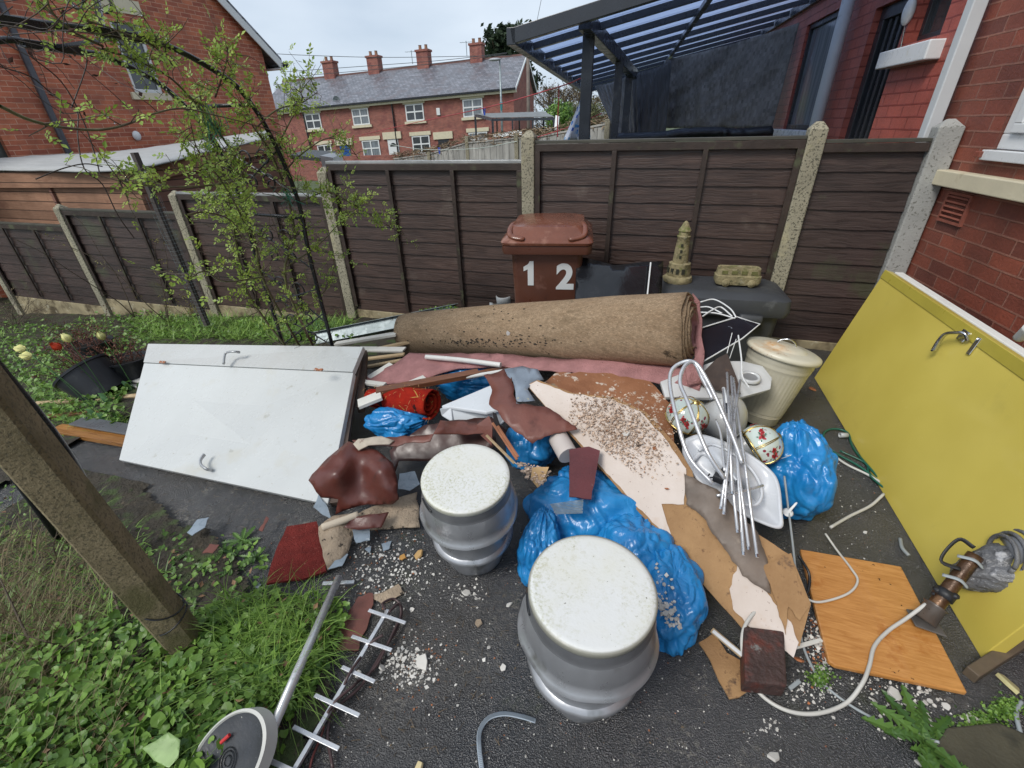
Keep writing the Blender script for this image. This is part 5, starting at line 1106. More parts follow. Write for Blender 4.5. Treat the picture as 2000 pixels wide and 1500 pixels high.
# ================================================================ SHEETS AND TORN BOARDS
CRB = NT('cream_paint_board'); co_ = CRB.tc.outputs['Object']
c = CRB.mix(CRB.ramp(CRB.noise(3, 5, .6), .3, .7), (.50, .42, .36), (.62, .55, .50)); c = CRB.mix(CRB.mul(CRB.ramp(CRB.noise(6, 5, .7, CRB.mp(co_, loc=(2, 4, 1))), .55, .68), .7), c, (.50, .38, .29)); c = CRB.mix(CRB.ramp(CRB.noise(85, 3, .6), .68, .72), c, (.16, .08, .05)); CRB.set('Base Color', c); CRB.set('Roughness', .6); CRB.bump(CRB.noise(40, 5, .6), .3, .004)
TAN = NT('torn_hardboard'); c = TAN.mix(TAN.ramp(TAN.noise(4, 6, .65), .3, .7), (.22, .115, .045), (.38, .225, .10)); c = TAN.mix(TAN.ramp(TAN.noise(30, 5, .7), .6, .7), c, (.13, .06, .025)); c = TAN.mix(TAN.ramp(TAN.noise(9, 5, .7, TAN.mp(TAN.tc.outputs['Object'], loc=(4, 1, 1))), .62, .7), c, (.09, .05, .03)); TAN.set('Base Color', c); TAN.set('Roughness', .75); TAN.bump(TAN.noise(55, 5, .7), .8, .005)
RUSTB = NT('flaking_brown_board'); c = RUSTB.mix(RUSTB.ramp(RUSTB.noise(5, 5, .6), .35, .65), (.20, .075, .03), (.30, .13, .06)); c = RUSTB.mix(RUSTB.ramp(RUSTB.noise(15, 5, .7), .57, .62), c, (.58, .50, .42)); c = RUSTB.mix(RUSTB.ramp(RUSTB.noise(4, 4, .6, RUSTB.mp(RUSTB.tc.outputs['Object'], loc=(3, 8, 1))), .55, .6), c, (.26, .20, .13)); RUSTB.set('Base Color', c); RUSTB.set('Roughness', .7); RUSTB.bump(RUSTB.noise(40, 5, .7), .8, .006)
GREYP = mat('damp_grey_backing', (.16, .125, .10), .6, var=.3, vs=6, bump=.5, bs=30, spots=[((.30, .25, .2), 8, .64, .08)])
o = sheet([(1055, 752, .40), (1085, 728, .40), (1180, 728, .40), (1270, 745, .37), (1310, 790, .34), (1318, 880, .30), (1330, 960, .27), (1200, 860, .33)], jag=3, flat=True).build('flaking_board', RUSTB.m, solid=.012); tag(o, 'flaking brown board with white plaster spots tucked under the cream board', 'board')
BPL3 = [(1028, 752, .46), (1450, 1228, .05), (1335, 900, .365)]
o = sheet(onplane(BPL3, [(1028, 752), (1050, 742), (1120, 768), (1200, 776), (1262, 805), (1320, 868), (1352, 920), (1372, 1000), (1460, 1030), (1545, 1085), (1584, 1180), (1562, 1262), (1500, 1243), (1450, 1228)]), flat=True, edge=20, jag=.8).build('hardboard_sheet', TAN.m, solid=.018); tag(o, 'long rigid hardboard sheet sloping from the blue-grey lino down to the dark brick', 'board')
o = sheet(onplane(BPL3, [(1029, 753), (1048, 744), (1110, 768), (1190, 778), (1250, 803), (1300, 858), (1340, 915), (1336, 985), (1292, 984), (1300, 1012), (1316, 1060), (1240, 985), (1130, 862)], .004), flat=True, jag=1.6, edge=9).build('cream_paint_layer', CRB.m, o, solid=.003)

# plaster crumbs lying on it
random.seed(8); mb = MB(); mb2 = MB()
PLN = [Z(*p) for p in BPL3]; nb_ = nrm(np.cross(PLN[1]-PLN[0], PLN[2]-PLN[0])); nb_ = nb_ if nb_[2] > 0 else -nb_; PLN[0] = PLN[0]+nb_*.005
def onpl(x, y, h=.003): r_ = ray(x, y); s_ = ((PLN[0]+nb_*h-CP)@nb_)/(r_@nb_); return CP+r_*s_
def heap(): 
    while True:
        x = random.gauss(1205, 48); y = random.gauss(835, 42)+(x-1205)*.25
        if 1110 < x < 1325 and 765 < y < 960 and y < 790+(x-1060)*.75: return onpl(x, y, random.uniform(0, .012))
chips(mb, heap, 2400, .0009, .008); chips(mb2, heap, 700, .0009, .006)
kind(mb.build('plaster_crumb_layer', PLAS), 'stuff'); kind(mb2.build('brown_crumb_layer', mat('brown_crumbs', (.26, .15, .09), .9, rv=.4)), 'stuff')
for k, (x, y, s_, m, lab) in enumerate(((1222, 848, .026, PLASM, 'largest white plaster flake on the cream board'), (1248, 868, .016, mat('dark_flake', (.06, .04, .03), .8), 'dark wood flake on the cream board'), (1278, 876, .012, RUB, 'orange brick crumb on the cream board'), (1302, 955, .012, RUB, 'small orange leaf-like flake near the lower edge of the cream board'))):
    mb = MB(); chips(mb, lambda: onpl(x, y, .004), 1, s_, s_*1.01, .25); tag(mb.build('plaster_flake', m), lab, 'flake')
o = sheet(onplane(BPL3, [(1336, 925), (1400, 955), (1480, 1040), (1500, 1100), (1505, 1160), (1450, 1125), (1410, 1065), (1372, 1010), (1340, 985)], .012), onplane(BPL3, [(1400, 1015), (1450, 1075)], .03)+onplane(BPL3, [(1425, 1000)], .006), jag=2.5, wr=.004, wf=9, edge=9, step=10).build('peeling_backing', GREYP, solid=.003, smooth=True)
tag(o, 'damp grey-brown backing paper peeling off the long hardboard sheet', 'board')
o = sheet(onplane(BPL3, [(1425, 1150), (1440, 1105), (1457, 1102), (1500, 1160), (1545, 1215), (1560, 1255), (1550, 1285), (1520, 1262), (1470, 1232), (1432, 1190)], .006), jag=3, flat=True, edge=8).build('painted_plaster_piece', CRB.m, solid=.006)
tag(o, 'jagged pale plaster-faced piece on the lower end of the long hardboard sheet', 'plasterboard')
o = sheet(onplane(BPL3, [(1490, 1105), (1545, 1080), (1558, 1130), (1584, 1180), (1562, 1212), (1540, 1185), (1535, 1240), (1510, 1160)], .014), jag=2, flat=True, edge=9).build('hardboard_strip', TAN.m, solid=.006)
tag(o, 'narrow curling hardboard strip right of the peeling backing', 'board')
o = sheet([(1365, 1255, .03), (1395, 1235, .035), (1412, 1262, .03), (1455, 1300, .015), (1460, 1350, .01), (1425, 1365, .008), (1405, 1330, .012), (1388, 1290, .02)], jag=4).build('cardboard_piece', TAN.m, solid=.006); tag(o, 'torn brown cardboard piece on the asphalt left of the dark brick', 'cardboard')
o = sheet([(1112, 878, .37), (1150, 872, .37), (1172, 880, .36), (1155, 975, .29), (1112, 970, .30)], jag=1.2, flat=True).build('maroon_tile', mat('maroon_lino', (.11, .028, .03), .3, var=.2, vs=7, bump=.2, spots=[((.30, .22, .2), 60, .7, .04)]), solid=.006); tag(o, 'maroon lino offcut standing on the blue bag beside the cream board', 'lino')
VIN = mat('wet_brown_vinyl', (.105, .028, .02), .44, var=.3, vs=5, bump=.3, bs=45, coat=.1, spots=[((.20, .075, .05), 4, .58, .12), ((.05, .02, .015), 7, .62, .1)])
VINM = mat('matt_brown_vinyl', (.155, .055, .040), .45, var=.2, vs=5, bump=.35, bs=90, spots=[((.24, .12, .10), 6, .62, .1), ((.09, .03, .022), 5, .6, .1)])
o = sheet([(945, 735, .46), (985, 722, .47), (1000, 740, .47), (1008, 790, .45), (1050, 795, .43), (1075, 800, .43), (1128, 838, .40), (1098, 845, .385), (1050, 858, .37), (1040, 865, .36), (1000, 838, .39), (955, 790, .43), (958, 755, .45)], jag=3, wr=.012, wf=7, edge=7).build('torn_vinyl', VINM, smooth=True, solid=.003); tag(o, 'torn matt brown vinyl sheet draped from the blue-grey lino to the cream board', 'vinyl')
o = sheet([(985, 722, .475), (1020, 715, .475), (1050, 722, .475), (1062, 742, .47), (1040, 748, .465), (1030, 760, .46), (1045, 782, .45), (1008, 785, .45), (1002, 745, .47)], jag=2.5, wr=.005).build('blue_grey_lino', mat('slate_blue_lino', (.20, .24, .29), .35, var=.25, vs=7, bump=.3, spots=[((.45, .40, .22), 22, .62, .05, 5, .55), ((.09, .11, .14), 9, .6, .05)]), smooth=True, solid=.003); tag(o, 'crazed blue-grey lino scrap left of the cream board top', 'lino')
# big sagging sheets of wet vinyl left of the keg
o = sheet([(602, 938, .19), (640, 895, .24), (680, 862, .28), (705, 868, .27), (738, 880, .27), (768, 905, .24), (775, 930, .21), (780, 975, .13), (768, 985, .10), (720, 985, .09), (690, 992, .08), (655, 1005, .05), (662, 975, .13), (628, 972, .14)], [(672, 895, .285), (704, 925, .195), (704, 960, .14), (742, 915, .262), (752, 950, .20), (655, 925, .262), (690, 890, .27)], jag=2, wr=.014, wf=9, step=9).build('wet_vinyl_sheet', VIN, smooth=True, solid=.004); tag(o, 'glossy wet brown vinyl sheet folded against the white cupboard doors', 'vinyl')
o = sheet([(688, 862, .30), (760, 855, .30), (830, 850, .30), (880, 850, .28), (960, 850, .24), (945, 830, .26), (860, 822, .30), (840, 862, .31), (760, 872, .285), (700, 872, .285)], [(850, 842, .325)], jag=2, wr=.012, wf=7, step=11).build('rolled_vinyl_edge', VINM, smooth=True, solid=.004); tag(o, 'rumpled brown vinyl roll crossing behind the algae-topped keg', 'vinyl')
o = sheet([(830, 830, .22), (880, 822, .24), (960, 815, .25), (1000, 850, .22), (950, 880, .16), (860, 900, .10), (780, 900, .08), (770, 930, .05), (760, 880, .12)], jag=2, wr=.012, wf=7, step=12).build('dark_vinyl_sheet', mat('dark_brown_vinyl', (.055, .022, .018), .4, var=.3, vs=6), smooth=True, solid=.004); tag(o, 'dark brown vinyl sheet in the hollow behind the algae-topped keg', 'vinyl')
o = sheet([(690, 868, .295), (700, 858, .31), (745, 852, .31), (770, 860, .30), (760, 868, .30), (720, 870, .30), (700, 880, .28)], jag=1.5, step=9, wr=.006, wf=14).build('felt_lining', mat('cream_felt', (.48, .42, .34), .9, var=.2, vs=15, spots=[((.12, .04, .03), 14, .6, .08)]), smooth=True, solid=.006); tag(o, 'strip of cream felt lining curled on top of the wet vinyl fold', 'felt')
FELTB = mat('dirty_beige_felt', (.36, .28, .20), .95, var=.25, vs=10, bump=1., bs=90, bd=.008, spots=[((.05, .04, .03), 34, .6, .06)])
o = sheet([(622, 1030, .07), (650, 1008, .08), (700, 1002, .08), (745, 985, .07), (815, 960, .05), (820, 1030, .03), (740, 1035, .03), (690, 1045, .03), (680, 1080, .02), (640, 1115, .01), (625, 1060, .04)], [(720, 1010, .085), (655, 1040, .075)], jag=2.5, wr=.012, wf=9, step=11).build('beige_underlay', FELTB, smooth=True, solid=.008); tag(o, 'crumpled dirty beige underlay on the asphalt left of the algae-topped keg', 'underlay')
o = sheet([(560, 1028, .022), (618, 1018, .03), (628, 1060, .03), (637, 1115, .022), (600, 1128, .022), (520, 1140, .022), (530, 1100, .022), (545, 1060, .022)], jag=2.5, step=12).build('red_doormat', mat('brick_red_carpet', (.15, .022, .018), .95, var=.3, vs=20, bump=1., bs=150, bd=.01, spots=[((.32, .10, .08), 110, .64, .04), ((.5, .42, .36), 60, .75, .02)], spec=.2), solid=.010); tag(o, 'brick red carpet offcut lying flat at the edge of the weeds', 'carpet')
o = sheet([(690, 1010, .10), (720, 1005, .11), (760, 1000, .10), (745, 1030, .075), (700, 1035, .07), (672, 1030, .085)], jag=2, wr=.006, step=9).build('vinyl_flap', VIN, smooth=True, solid=.003); tag(o, 'small wet brown vinyl flap lying over the beige underlay', 'vinyl')
o = MB().tube(cr([Z(630, 1030, .085), Z(665, 1018, .095), Z(700, 1005, .10)], 6), .016, 12).build('felt_roll', mat('clean_cream_felt', (.56, .48, .37), .9, var=.12), smooth=True); tag(o, 'thin rolled edge of cream felt above the red carpet offcut', 'felt')
LINO = mat('blue_grey_lino_chip', (.24, .29, .34), .3, var=.2, vs=12, spots=[((.45, .48, .5), 30, .66, .04)])
for pts, z, lab in (([(365, 1040), (385, 1015), (408, 1010), (400, 1030), (375, 1046)], .0, 'blue-grey lino chip on the asphalt left of the vinyl'), ([(640, 1112), (668, 1078), (680, 1082), (668, 1105)], .012, 'long blue-grey lino chip beside the red carpet offcut'), ([(688, 1035), (722, 1025), (722, 1055), (695, 1060)], .04, 'blue-grey lino piece over the beige underlay'), ([(780, 925), (810, 920), (820, 945), (800, 958), (778, 955)], .06, 'blue-grey lino piece beside the algae-topped keg'), ([(612, 990), (622, 965), (640, 990), (648, 1015), (630, 1005)], .03, 'blue-grey lino sliver under the cupboard door corner'), ([(745, 1062), (765, 1056), (760, 1072), (748, 1076)], .0, 'pale green lino chip on the asphalt'), ([(712, 1072), (725, 1066), (722, 1080)], .0, 'tiny blue-grey lino chip left of the keg foot')):
    o = sheet([(a, b, z+.012) for a, b in pts], jag=1.5, step=9, edge=7).build('lino_chip', LINO, solid=.003); tag(o, lab, 'lino', 'blue-grey lino chips')
for pts, z, m, lab in (([(655, 1240), (700, 1165), (728, 1158), (725, 1200), (700, 1270), (650, 1272)], .012, VINM, 'brown vinyl strip on the asphalt behind the aerial'), ([(505, 1035), (520, 1008), (525, 1012), (512, 1038)], .01, VINM, 'small brown vinyl chip near the weeds'), ([(395, 1080), (410, 1062), (428, 1064), (415, 1080)], .02, VINM, 'brown vinyl scrap among the weeds'), ([(722, 1165), (760, 1150), (778, 1140), (790, 1158), (770, 1170), (745, 1178)], .008, FELTB, 'greyish felt scrap on the asphalt between aerial and keg'), ([(570, 1095), (600, 1098), (590, 1118), (572, 1112)], .012, FELTB, 'brown felt scrap at the red carpet edge')):
    o = sheet([(a, b, z) for a, b in pts], jag=2.5, step=10, edge=7).build('floor_scrap', m, solid=.003); tag(o, lab, 'scrap')
# white plastic trunking box behind the red rug
wb_ = thing('white_plastic_box', 'white moulded plastic box beside the red rug', 'plastic box', Z(930, 800, .15))
A = [Z(870, 790, .26), Z(975, 745, .31), Z(1005, 790, .29), Z(985, 830, .21), Z(895, 832, .20), Z(858, 815, .22)]
top = [Z(868, 788, .30), Z(970, 742, .335), Z(1000, 778, .33), Z(925, 795, .31), Z(900, 800, .305)]
WP = mat('white_moulded_plastic', (.60, .63, .66), .28, var=.04, spots=[((.5, .5, .48), 12, .68, .05)])
mb = MB(); mb.prism([Z(862, 792, .29), Z(975, 745, .33), Z(1015, 790, .33), Z(950, 805, .30)], (0, 0, -.02)); mb.prism([Z(880, 795, .285), Z(965, 800, .30), Z(1010, 790, .32), Z(1000, 812, .26), Z(975, 832, .20), Z(882, 830, .20)], (0, .05, -.02)); mb.prism([Z(858, 798, .285), Z(882, 794, .29), Z(884, 826, .22), Z(862, 812, .235)], (0, .04, -.02)); mb.build('casing', WP, wb_, bevel=.006)
ztube([(1090, 855, .34), (1110, 890, .32)], .045, 'cloth_tube', mat('pale_grey_cloth', (.50, .45, .42), .9, var=.12), 'pale grey tube of cloth between the vinyl and the cream board', 'cloth')
# dark jagged panel shards and sticks by the algae keg
for pts, m, lab in (([(930, 830, .28), (955, 812, .33), (962, 830, .31), (960, 870, .22), (938, 850, .24)], VINM, 'dark brown shard standing behind the algae-topped keg'), ([(962, 805, .36), (968, 808, .36), (985, 860, .26), (990, 892, .20), (970, 868, .22)], mat('black_shard', (.02, .018, .02), .4), 'black curved shard behind the copper-coloured sticks')):
    tag(sheet(pts, jag=1, step=9).build('panel_shard', m, solid=.004), lab, 'shard')
COP = mat('copper_brown_wood', (.36, .15, .08), .6, var=.25, vs=14)
for a, b, m, lab in (((962, 826, .34), (1010, 898, .26), COP, 'left copper-brown stick beside the algae-topped keg'), ((972, 832, .345), (1012, 893, .27), COP, 'right copper-brown stick beside the algae-topped keg'), ((950, 850, .30), (1005, 905, .26), WOODR, 'pale splintered stick behind the algae-topped keg')):
    stick((Z(*a), Z(*b)), .012, .008, m, lab, 'thin_stick', 'stick', 'splintered sticks')
# perforated metal offcut
me_ = thing('mesh_offcut', 'perforated metal mesh offcut lying on the large blue bag', 'mesh', Z(1110, 990, .28)); mb = MB()
a, b, c_, d_ = Z(1075, 985, .285), Z(1140, 976, .30), Z(1138, 1002, .27), Z(1085, 1004, .268)
for k in range(9): t_ = k/8; mb.bar(a+(d_-a)*t_, b+(c_-b)*t_, .0018, .0015)
for k in range(26):
    for j in range(8):
        t_ = (k+.5*(j % 2))/26; p0 = (a+(d_-a)*j/8)*(1-t_)+(b+(c_-b)*j/8)*t_; p1 = (a+(d_-a)*(j+1)/8)*(1-t_)+(b+(c_-b)*(j+1)/8)*t_; mb.bar(p0, p1, .0016, .0015)
mb.build('expanded_lath', GALV, me_)
# ================================================================ DUSTBIN
ENA = mat('cream_enamel', (.52, .49, .39), .3, var=.07, vs=4, spots=[((.42, .34, .2), 7, .66, .08), ((.10, .09, .07), 60, .73, .03)])
RUE = NT('rust_stained_lid'); rl = RUE.nd('ShaderNodeVectorMath', operation='LENGTH'); RUE.lk(RUE.mp(RUE.tc.outputs['Object'], (1, 1, 0)), rl.inputs[0])
c = RUE.mix(RUE.ramp(RUE.noise(4, 4, .6), .3, .7), (.55, .52, .40), (.64, .61, .50)); c = RUE.mix(RUE.mul(RUE.ramp(rl.outputs['Value'], .13, .02), RUE.ramp(RUE.noise(7, 5, .7), .42, .62)), c, (.55, .27, .07)); c = RUE.mix(RUE.mul(RUE.ramp(rl.outputs['Value'], .13, .10), RUE.ramp(RUE.noise(24, 4, .7), .60, .68)), c, (.22, .08, .02)); RUE.set('Base Color', c); RUE.set('Roughness', .35)
dl = Z(1532, 682, .44); db = V(.715, 2.66, 0)
dz = nrm(dl-V(.655, 2.62, 0)); dx = nrm(np.cross((0, 1, 0), dz)); dy = np.cross(dz, dx); d0 = dl-dz*.44
du = thing('dustbin', 'cream fluted metal dustbin with a rust-stained lid leaning behind the blue bag', 'dustbin', d0)
def ribd(r, z, q): return r*(1+(.005*math.sin(q*44) if .09 < z < .345 else 0))
MB().lathe([(0, .0), (.125, 0), (.13, .005), (.134, .05), (.138, .055), (.136, .06), (.139, .065), (.137, .07), (.141, .075), (.141, .08), (.143, .095), (.150, .16), (.158, .24), (.166, .33), (.170, .35), (.173, .355), (.171, .36), (.174, .366), (.172, .372), (.176, .378), (.178, .42), (.182, .43)], d0, (dx, dy, dz), 180, rib=ribd).build('body', ENA, du, smooth=True, auto=60)
lid = MB().lathe([(.185, .412), (.194, .415), (.197, .425), (.194, .438), (.180, .444), (.12, .450), (.112, .452), (.105, .460), (.06, .468), (0, .470)], d0, (dx, dy, dz), 90).build('lid', RUE, du, at=d0+dz*.0, smooth=True, auto=60)
hp = d0+dz*.468; MB().tube(cr([hp+dx*-.05, hp+dx*-.035+dz*.02, hp+dz*.034+dy*-.01, hp+dx*.035+dz*.02, hp+dx*.05]), .004, 8).build('handle', CHROME, lid, smooth=True)
MB().tube([D(1462, 690, 2.62), D(1475, 712, 2.58)], .003, 6).build('wire_mark', BLACKP, du)
# ================================================================ TOILET PAN
POR = mat('white_porcelain', (.56, .57, .565), .14, var=.08, spots=[((.45, .28, .12), 9, .68, .08), ((.2, .18, .15), 40, .72, .04)], coat=.4)
tt = thing('toilet_pan', 'white porcelain toilet pan lying on the heap left of the dustbin', 'toilet', Z(1420, 800, .1))
o = sheet([(1505, 760, .345), (1508, 738, .37), (1490, 715, .40), (1450, 705, .42), (1395, 705, .43), (1290, 745, .39), (1300, 775, .36), (1440, 778, .335)], [(1400, 740, .385)], step=10, edge=8); rim = o.build('cistern_shelf', POR, tt, smooth=True, solid=.022, bevel=.006)
c_ = Z(1465, 737, .385); MB().lathe([(.052, -.008), (.052, .006), (.040, .009), (.036, 0), (.033, -.006)], c_, (V(1, 0, 0), nrm(V(0, 1, .12)), nrm(V(0, -.12, 1))), 36).build('outlet_ring', POR, rim, smooth=True)
MB().lathe([(0, .001), (.036, .002)], c_, (V(1, 0, 0), nrm(V(0, 1, .12)), nrm(V(0, -.12, 1))), 30).build('outlet_hole', mat('dark_hole_grey', (.22, .22, .22), .5), rim)
MB().blob(Z(1410, 815, .20), (.12, .16, .13), None, 40, 26, lambda d: 1+.1*d[2]-.12*max(0, -d[2])*abs(d[0])).build('bowl', POR, tt, smooth=True)
MB().tube([Z(1440, 850, .13), Z(1470, 890, .04)], [.06, .075], 20).build('foot', POR, tt, smooth=True)
o = sheet([(1375, 725, .42), (1400, 700, .47), (1420, 690, .49), (1440, 740, .42), (1447, 770, .37), (1400, 762, .38), (1370, 752, .39)], step=9).build('rusty_plate', mat('dark_rust_sheet', (.06, .04, .03), .45, metal=.3, var=.4, vs=9, spots=[((.18, .08, .03), 10, .6, .1)]), solid=.003); tag(o, 'dark rusty metal plate leaning against the toilet pan', 'metal plate')
# ================================================================ black board and white wire airer behind
o = sheet([(1368, 640, .55), (1440, 618, .57), (1484, 632, .55), (1450, 660, .50), (1372, 706, .44)], step=12, flat=True).build('black_gloss_board', mat('scratched_black_gloss', (.010, .012, .018), .10, var=.4, vs=4, bump=.15, bs=12, spots=[((.45, .5, .58), 14, .66, .03, 4, .5)]), solid=.008)
tag(o, 'scratched glossy black board with a white edge beside the roll end', 'board')
W2 = WHITE
mb = MB().tube([Z(1368, 641, .553), Z(1440, 619, .573), Z(1484, 633, .553), Z(1450, 661, .503), Z(1372, 707, .443)], .004, 6); mb.build('white_edge', W2, o)
air = thing('wire_airer', 'tangle of white coated wire hoops behind the end of the carpet roll', 'wire rack', Z(1400, 640, .45))
for pts in ([(1368, 590, .60), (1395, 585, .61), (1425, 602, .60), (1438, 620, .575)], [(1368, 610, .58), (1400, 612, .585), (1436, 622, .57)], [(1372, 618, .58), (1392, 605, .60), (1408, 600, .60), (1430, 618, .575)], [(1368, 600, .585), (1385, 600, .60), (1410, 612, .59)]): MB().tube(cr([Z(*p) for p in pts], 6), .0045, 8).build('hoop', W2, air, smooth=True)
for pts, r_ in (([(1442, 655, .56), (1448, 700, .50), (1450, 735, .44), (1463, 757, .40)], .004), ([(1430, 650, .55), (1420, 690, .46)], .002), ([(1438, 662, .55), (1425, 700, .45)], .002)): MB().tube(cr([Z(*p) for p in pts], 6), r_, 6).build('wire', W2, air)
# ================================================================ LAMP SHADES
SHG = NT('painted_glass_shade'); so_ = SHG.tc.outputs['Object']
c = SHG.mix(SHG.ramp(SHG.noise(5, 4, .6), .3, .7), (.46, .55, .52), (.62, .68, .62)); vr = SHG.nd('ShaderNodeTexVoronoi'); vr.inputs['Scale'].default_value = 42; vr.inputs['Randomness'].default_value = 1; SHG.lk(so_, vr.inputs['Vector'])
c = SHG.mix(SHG.mul(SHG.ramp(vr.outputs['Distance'], .30, .24), SHG.ramp(SHG.noise(9, 2, .5), .48, .54)), c, (.25, .03, .05)); SHG.set('Base Color', c); SHG.set('Roughness', .15); SHG.set('Coat Weight', .5)
GOLD = mat('brass_gold_rib', (.62, .47, .18), .28, metal=1., var=.2, vs=30)
ROSE = mat('painted_rose_red', (.45, .03, .035), .4, var=.3, vs=60); ROSL = mat('painted_leaf_green', (.03, .16, .09), .4, var=.3, vs=50)
def shade(c, axis, R, side, label, seed):
    az = nrm(axis); ax_ = nrm(np.cross(az, (0.3, 1, 0.2))); ay_ = np.cross(az, ax_); t = thing('lamp_shade', label, 'lamp shade', c-az*R*.2, 'glass lamp shades with painted roses')
    prof = [(R*math.sin(a)*(1.0), R*.95*math.cos(a)) for a in np.linspace(.16, 2.0, 16)]
    def rib(r, z, q): return r*(1+.05*abs(math.cos(3*q)))
    MB().lathe(prof[::-1], c, (ax_, ay_, az), 72, rib=rib).build('glass_dome', SHG, t, smooth=True, solid=.003)
    for k in range(6):
        q = k*math.pi/3; pts = [c+(ax_*math.cos(q)+ay_*math.sin(q))*r*1.06+az*z for r, z in prof]
        for s_ in (-.035, .035):
            pp = [c+(ax_*math.cos(q+s_*1.0)+ay_*math.sin(q+s_))*r*1.055+az*z*1.01 for r, z in prof]; MB().tube(pp, .0022, 6).build('gilt_rib', GOLD, t, smooth=True)
    MB().tube([c+(ax_*math.cos(q)+ay_*math.sin(q))*prof[-1][0]*1.05+az*prof[-1][1] for q in np.linspace(0, 2*math.pi, 40)], .004, 8).build('gilt_rim', GOLD, t, smooth=True)
    MB().lathe([(R*.20, R*.93), (R*.16, R*1.0), (R*.10, R*1.04), (0, R*1.06)], c, (ax_, ay_, az), 20).build('finial', GOLD, t, smooth=True)
    # rose spray painted on the panels: small raised petals on the side facing the yard
    random.seed(seed); fl, lf = MB(), MB(); vd = nrm(CP-c)
    for k in range(6):
        fl = MB()
        q = (k+.5)*math.pi/3; base = ax_*math.cos(q)+ay_*math.sin(q)
        for (dq, a, n_, s_) in ((-.10, 1.25, 16, R*.13), (.16, 1.38, 16, R*.14), (.02, 1.30, 6, R*.10)):
            dd = ax_*math.cos(q+dq)+ay_*math.sin(q+dq); rr = R*math.sin(a)*(1+.05*abs(math.cos(3*(q+dq)))); p = c+dd*rr+az*R*.95*math.cos(a); nn_ = nrm(dd*math.sin(a)+az*math.cos(a)); t1 = nrm(np.cross(nn_, az)); t2 = np.cross(nn_, t1)
            for _ in range(n_): e = p+(t1*random.gauss(0, .45)+t2*random.gauss(0, .45))*s_+nn_*.004; g = s_*.38; fl.add([e+t1*math.cos(w)*g+t2*math.sin(w)*g for w in np.linspace(0, 5.2, 6)], [tuple(range(6))])
            for _ in range(5): w = random.uniform(0, 6.28); d_ = t1*math.cos(w)+t2*math.sin(w); e = p+d_*s_*1.5+nn_*.0035; sd_ = np.cross(nn_, d_); lf.add([e-d_*s_*.5, e+sd_*s_*.2, e+d_*s_*.6, e-sd_*s_*.2], [(0, 1, 2, 3)])
        fl.build('painted_rose', ROSE, t)
    lf.build('painted_leaves', ROSL, t)
shade(Z(1342, 812, .38), V(.30, -.05, .9), .092, 0, 'painted glass lamp shade with roses, behind the bent aluminium hoops', 1)
shade(Z(1480, 868, .34)+V(.01, 0, 0), V(.80, .25, .55), .088, 0, 'painted glass lamp shade with roses, right of the rod bundle', 2)
random.seed(31); o = MB()
for k in range(9):
    a = Z(1512+random.uniform(-8, 14), 850+k*6, .29); b = V(*[random.gauss(0, .02) for _ in range(3)]); o.tube(cr([a, a+b, a+b+V(random.gauss(0, .02), .01, -.01)]), .0016, 5)
kk = o.build('wire_tangle', WHITE); tag(kk, 'crumpled white wire behind the right lamp shade', 'wire')
# ================================================================ WHITE TRAY (pointed oval plastic moulding)
TRW = mat('white_tray_plastic', (.58, .60, .63), .3, var=.03, spots=[((.35, .33, .3), 40, .72, .04)])
tr = thing('white_plastic_tray', 'large white boat-shaped plastic tray lying on the heap under the rods', 'tray', Z(1430, 980, .2))
OUT = [(1340, 858, .36), (1365, 850, .38), (1400, 858, .375), (1450, 880, .36), (1500, 915, .33), (1520, 945, .31), (1526, 1000, .27), (1525, 1030, .245), (1490, 1022, .25), (1430, 992, .27), (1370, 945, .30), (1342, 905, .325), (1334, 880, .345)]
def inset(f, dz): 
    cx, cyy = 1440, 940; return [(cx+(x-cx)*f, cyy+(y-cyy)*f, z+dz) for x, y, z in OUT]
mb = MB(); rings = []
for f, dz in ((1., -.014), (1., .0), (.975, .004), (.95, .002), (.91, -.005), (.6, -.007), (.3, -.007), (.02, -.007)):
    rings.append([Z(*p) for p in cr([V(*q) for q in inset(f, dz)]+[V(*inset(f, dz)[0])], 5)[:-1]])
n = len(rings[0]); vs = [p for r_ in rings for p in r_]; mb.add(vs, [(j*n+k, j*n+(k+1) % n, (j+1)*n+(k+1) % n, (j+1)*n+k) for j in range(len(rings)-1) for k in range(n)])
mb.build('shell', TRW, tr, smooth=True, solid=.004)
for pts in ([(1365, 880, .38), (1390, 868, .385), (1430, 885, .375), (1470, 920, .35), (1488, 960, .315), (1478, 985, .295), (1450, 985, .29)], ):
    MB().tube(cr([Z(*p) for p in pts], 6), .006, 8).build('moulded_lip', TRW, tr, smooth=True)
MB().tube(cr([Z(1352, 900, .35), Z(1372, 885, .362), Z(1400, 905, .355), Z(1415, 935, .33)], 6), .010, 8).build('moulded_rib', TRW, tr, smooth=True)
# ================================================================ ALUMINIUM HOOPS AND RODS
def alu(pts, r, lab, name='aluminium_tube', m=None, grp='aluminium tubes on the heap', sm=7, cat='tube'):
    o = MB().tube(cr([Z(*p) for p in pts], sm), r, 12).build(name, m or ALU, smooth=True); tag(o, lab, cat, grp); return o
alu([(1415, 935, .38), (1380, 880, .46), (1345, 790, .56), (1328, 745, .60), (1340, 712, .64), (1362, 712, .64), (1395, 770, .56), (1430, 850, .46), (1450, 905, .40)], .0085, 'larger bent aluminium hoop arching over the left lamp shade')
alu([(1392, 945, .36), (1345, 890, .42), (1320, 810, .52), (1308, 745, .58), (1318, 716, .62), (1352, 706, .645), (1372, 740, .60), (1392, 780, .55)], .0085, 'outer bent aluminium hoop left of the lamp shade')
alu([(1398, 820, .42), (1408, 850, .41), (1415, 920, .385)], .005, 'short bright aluminium rod behind the black motor')
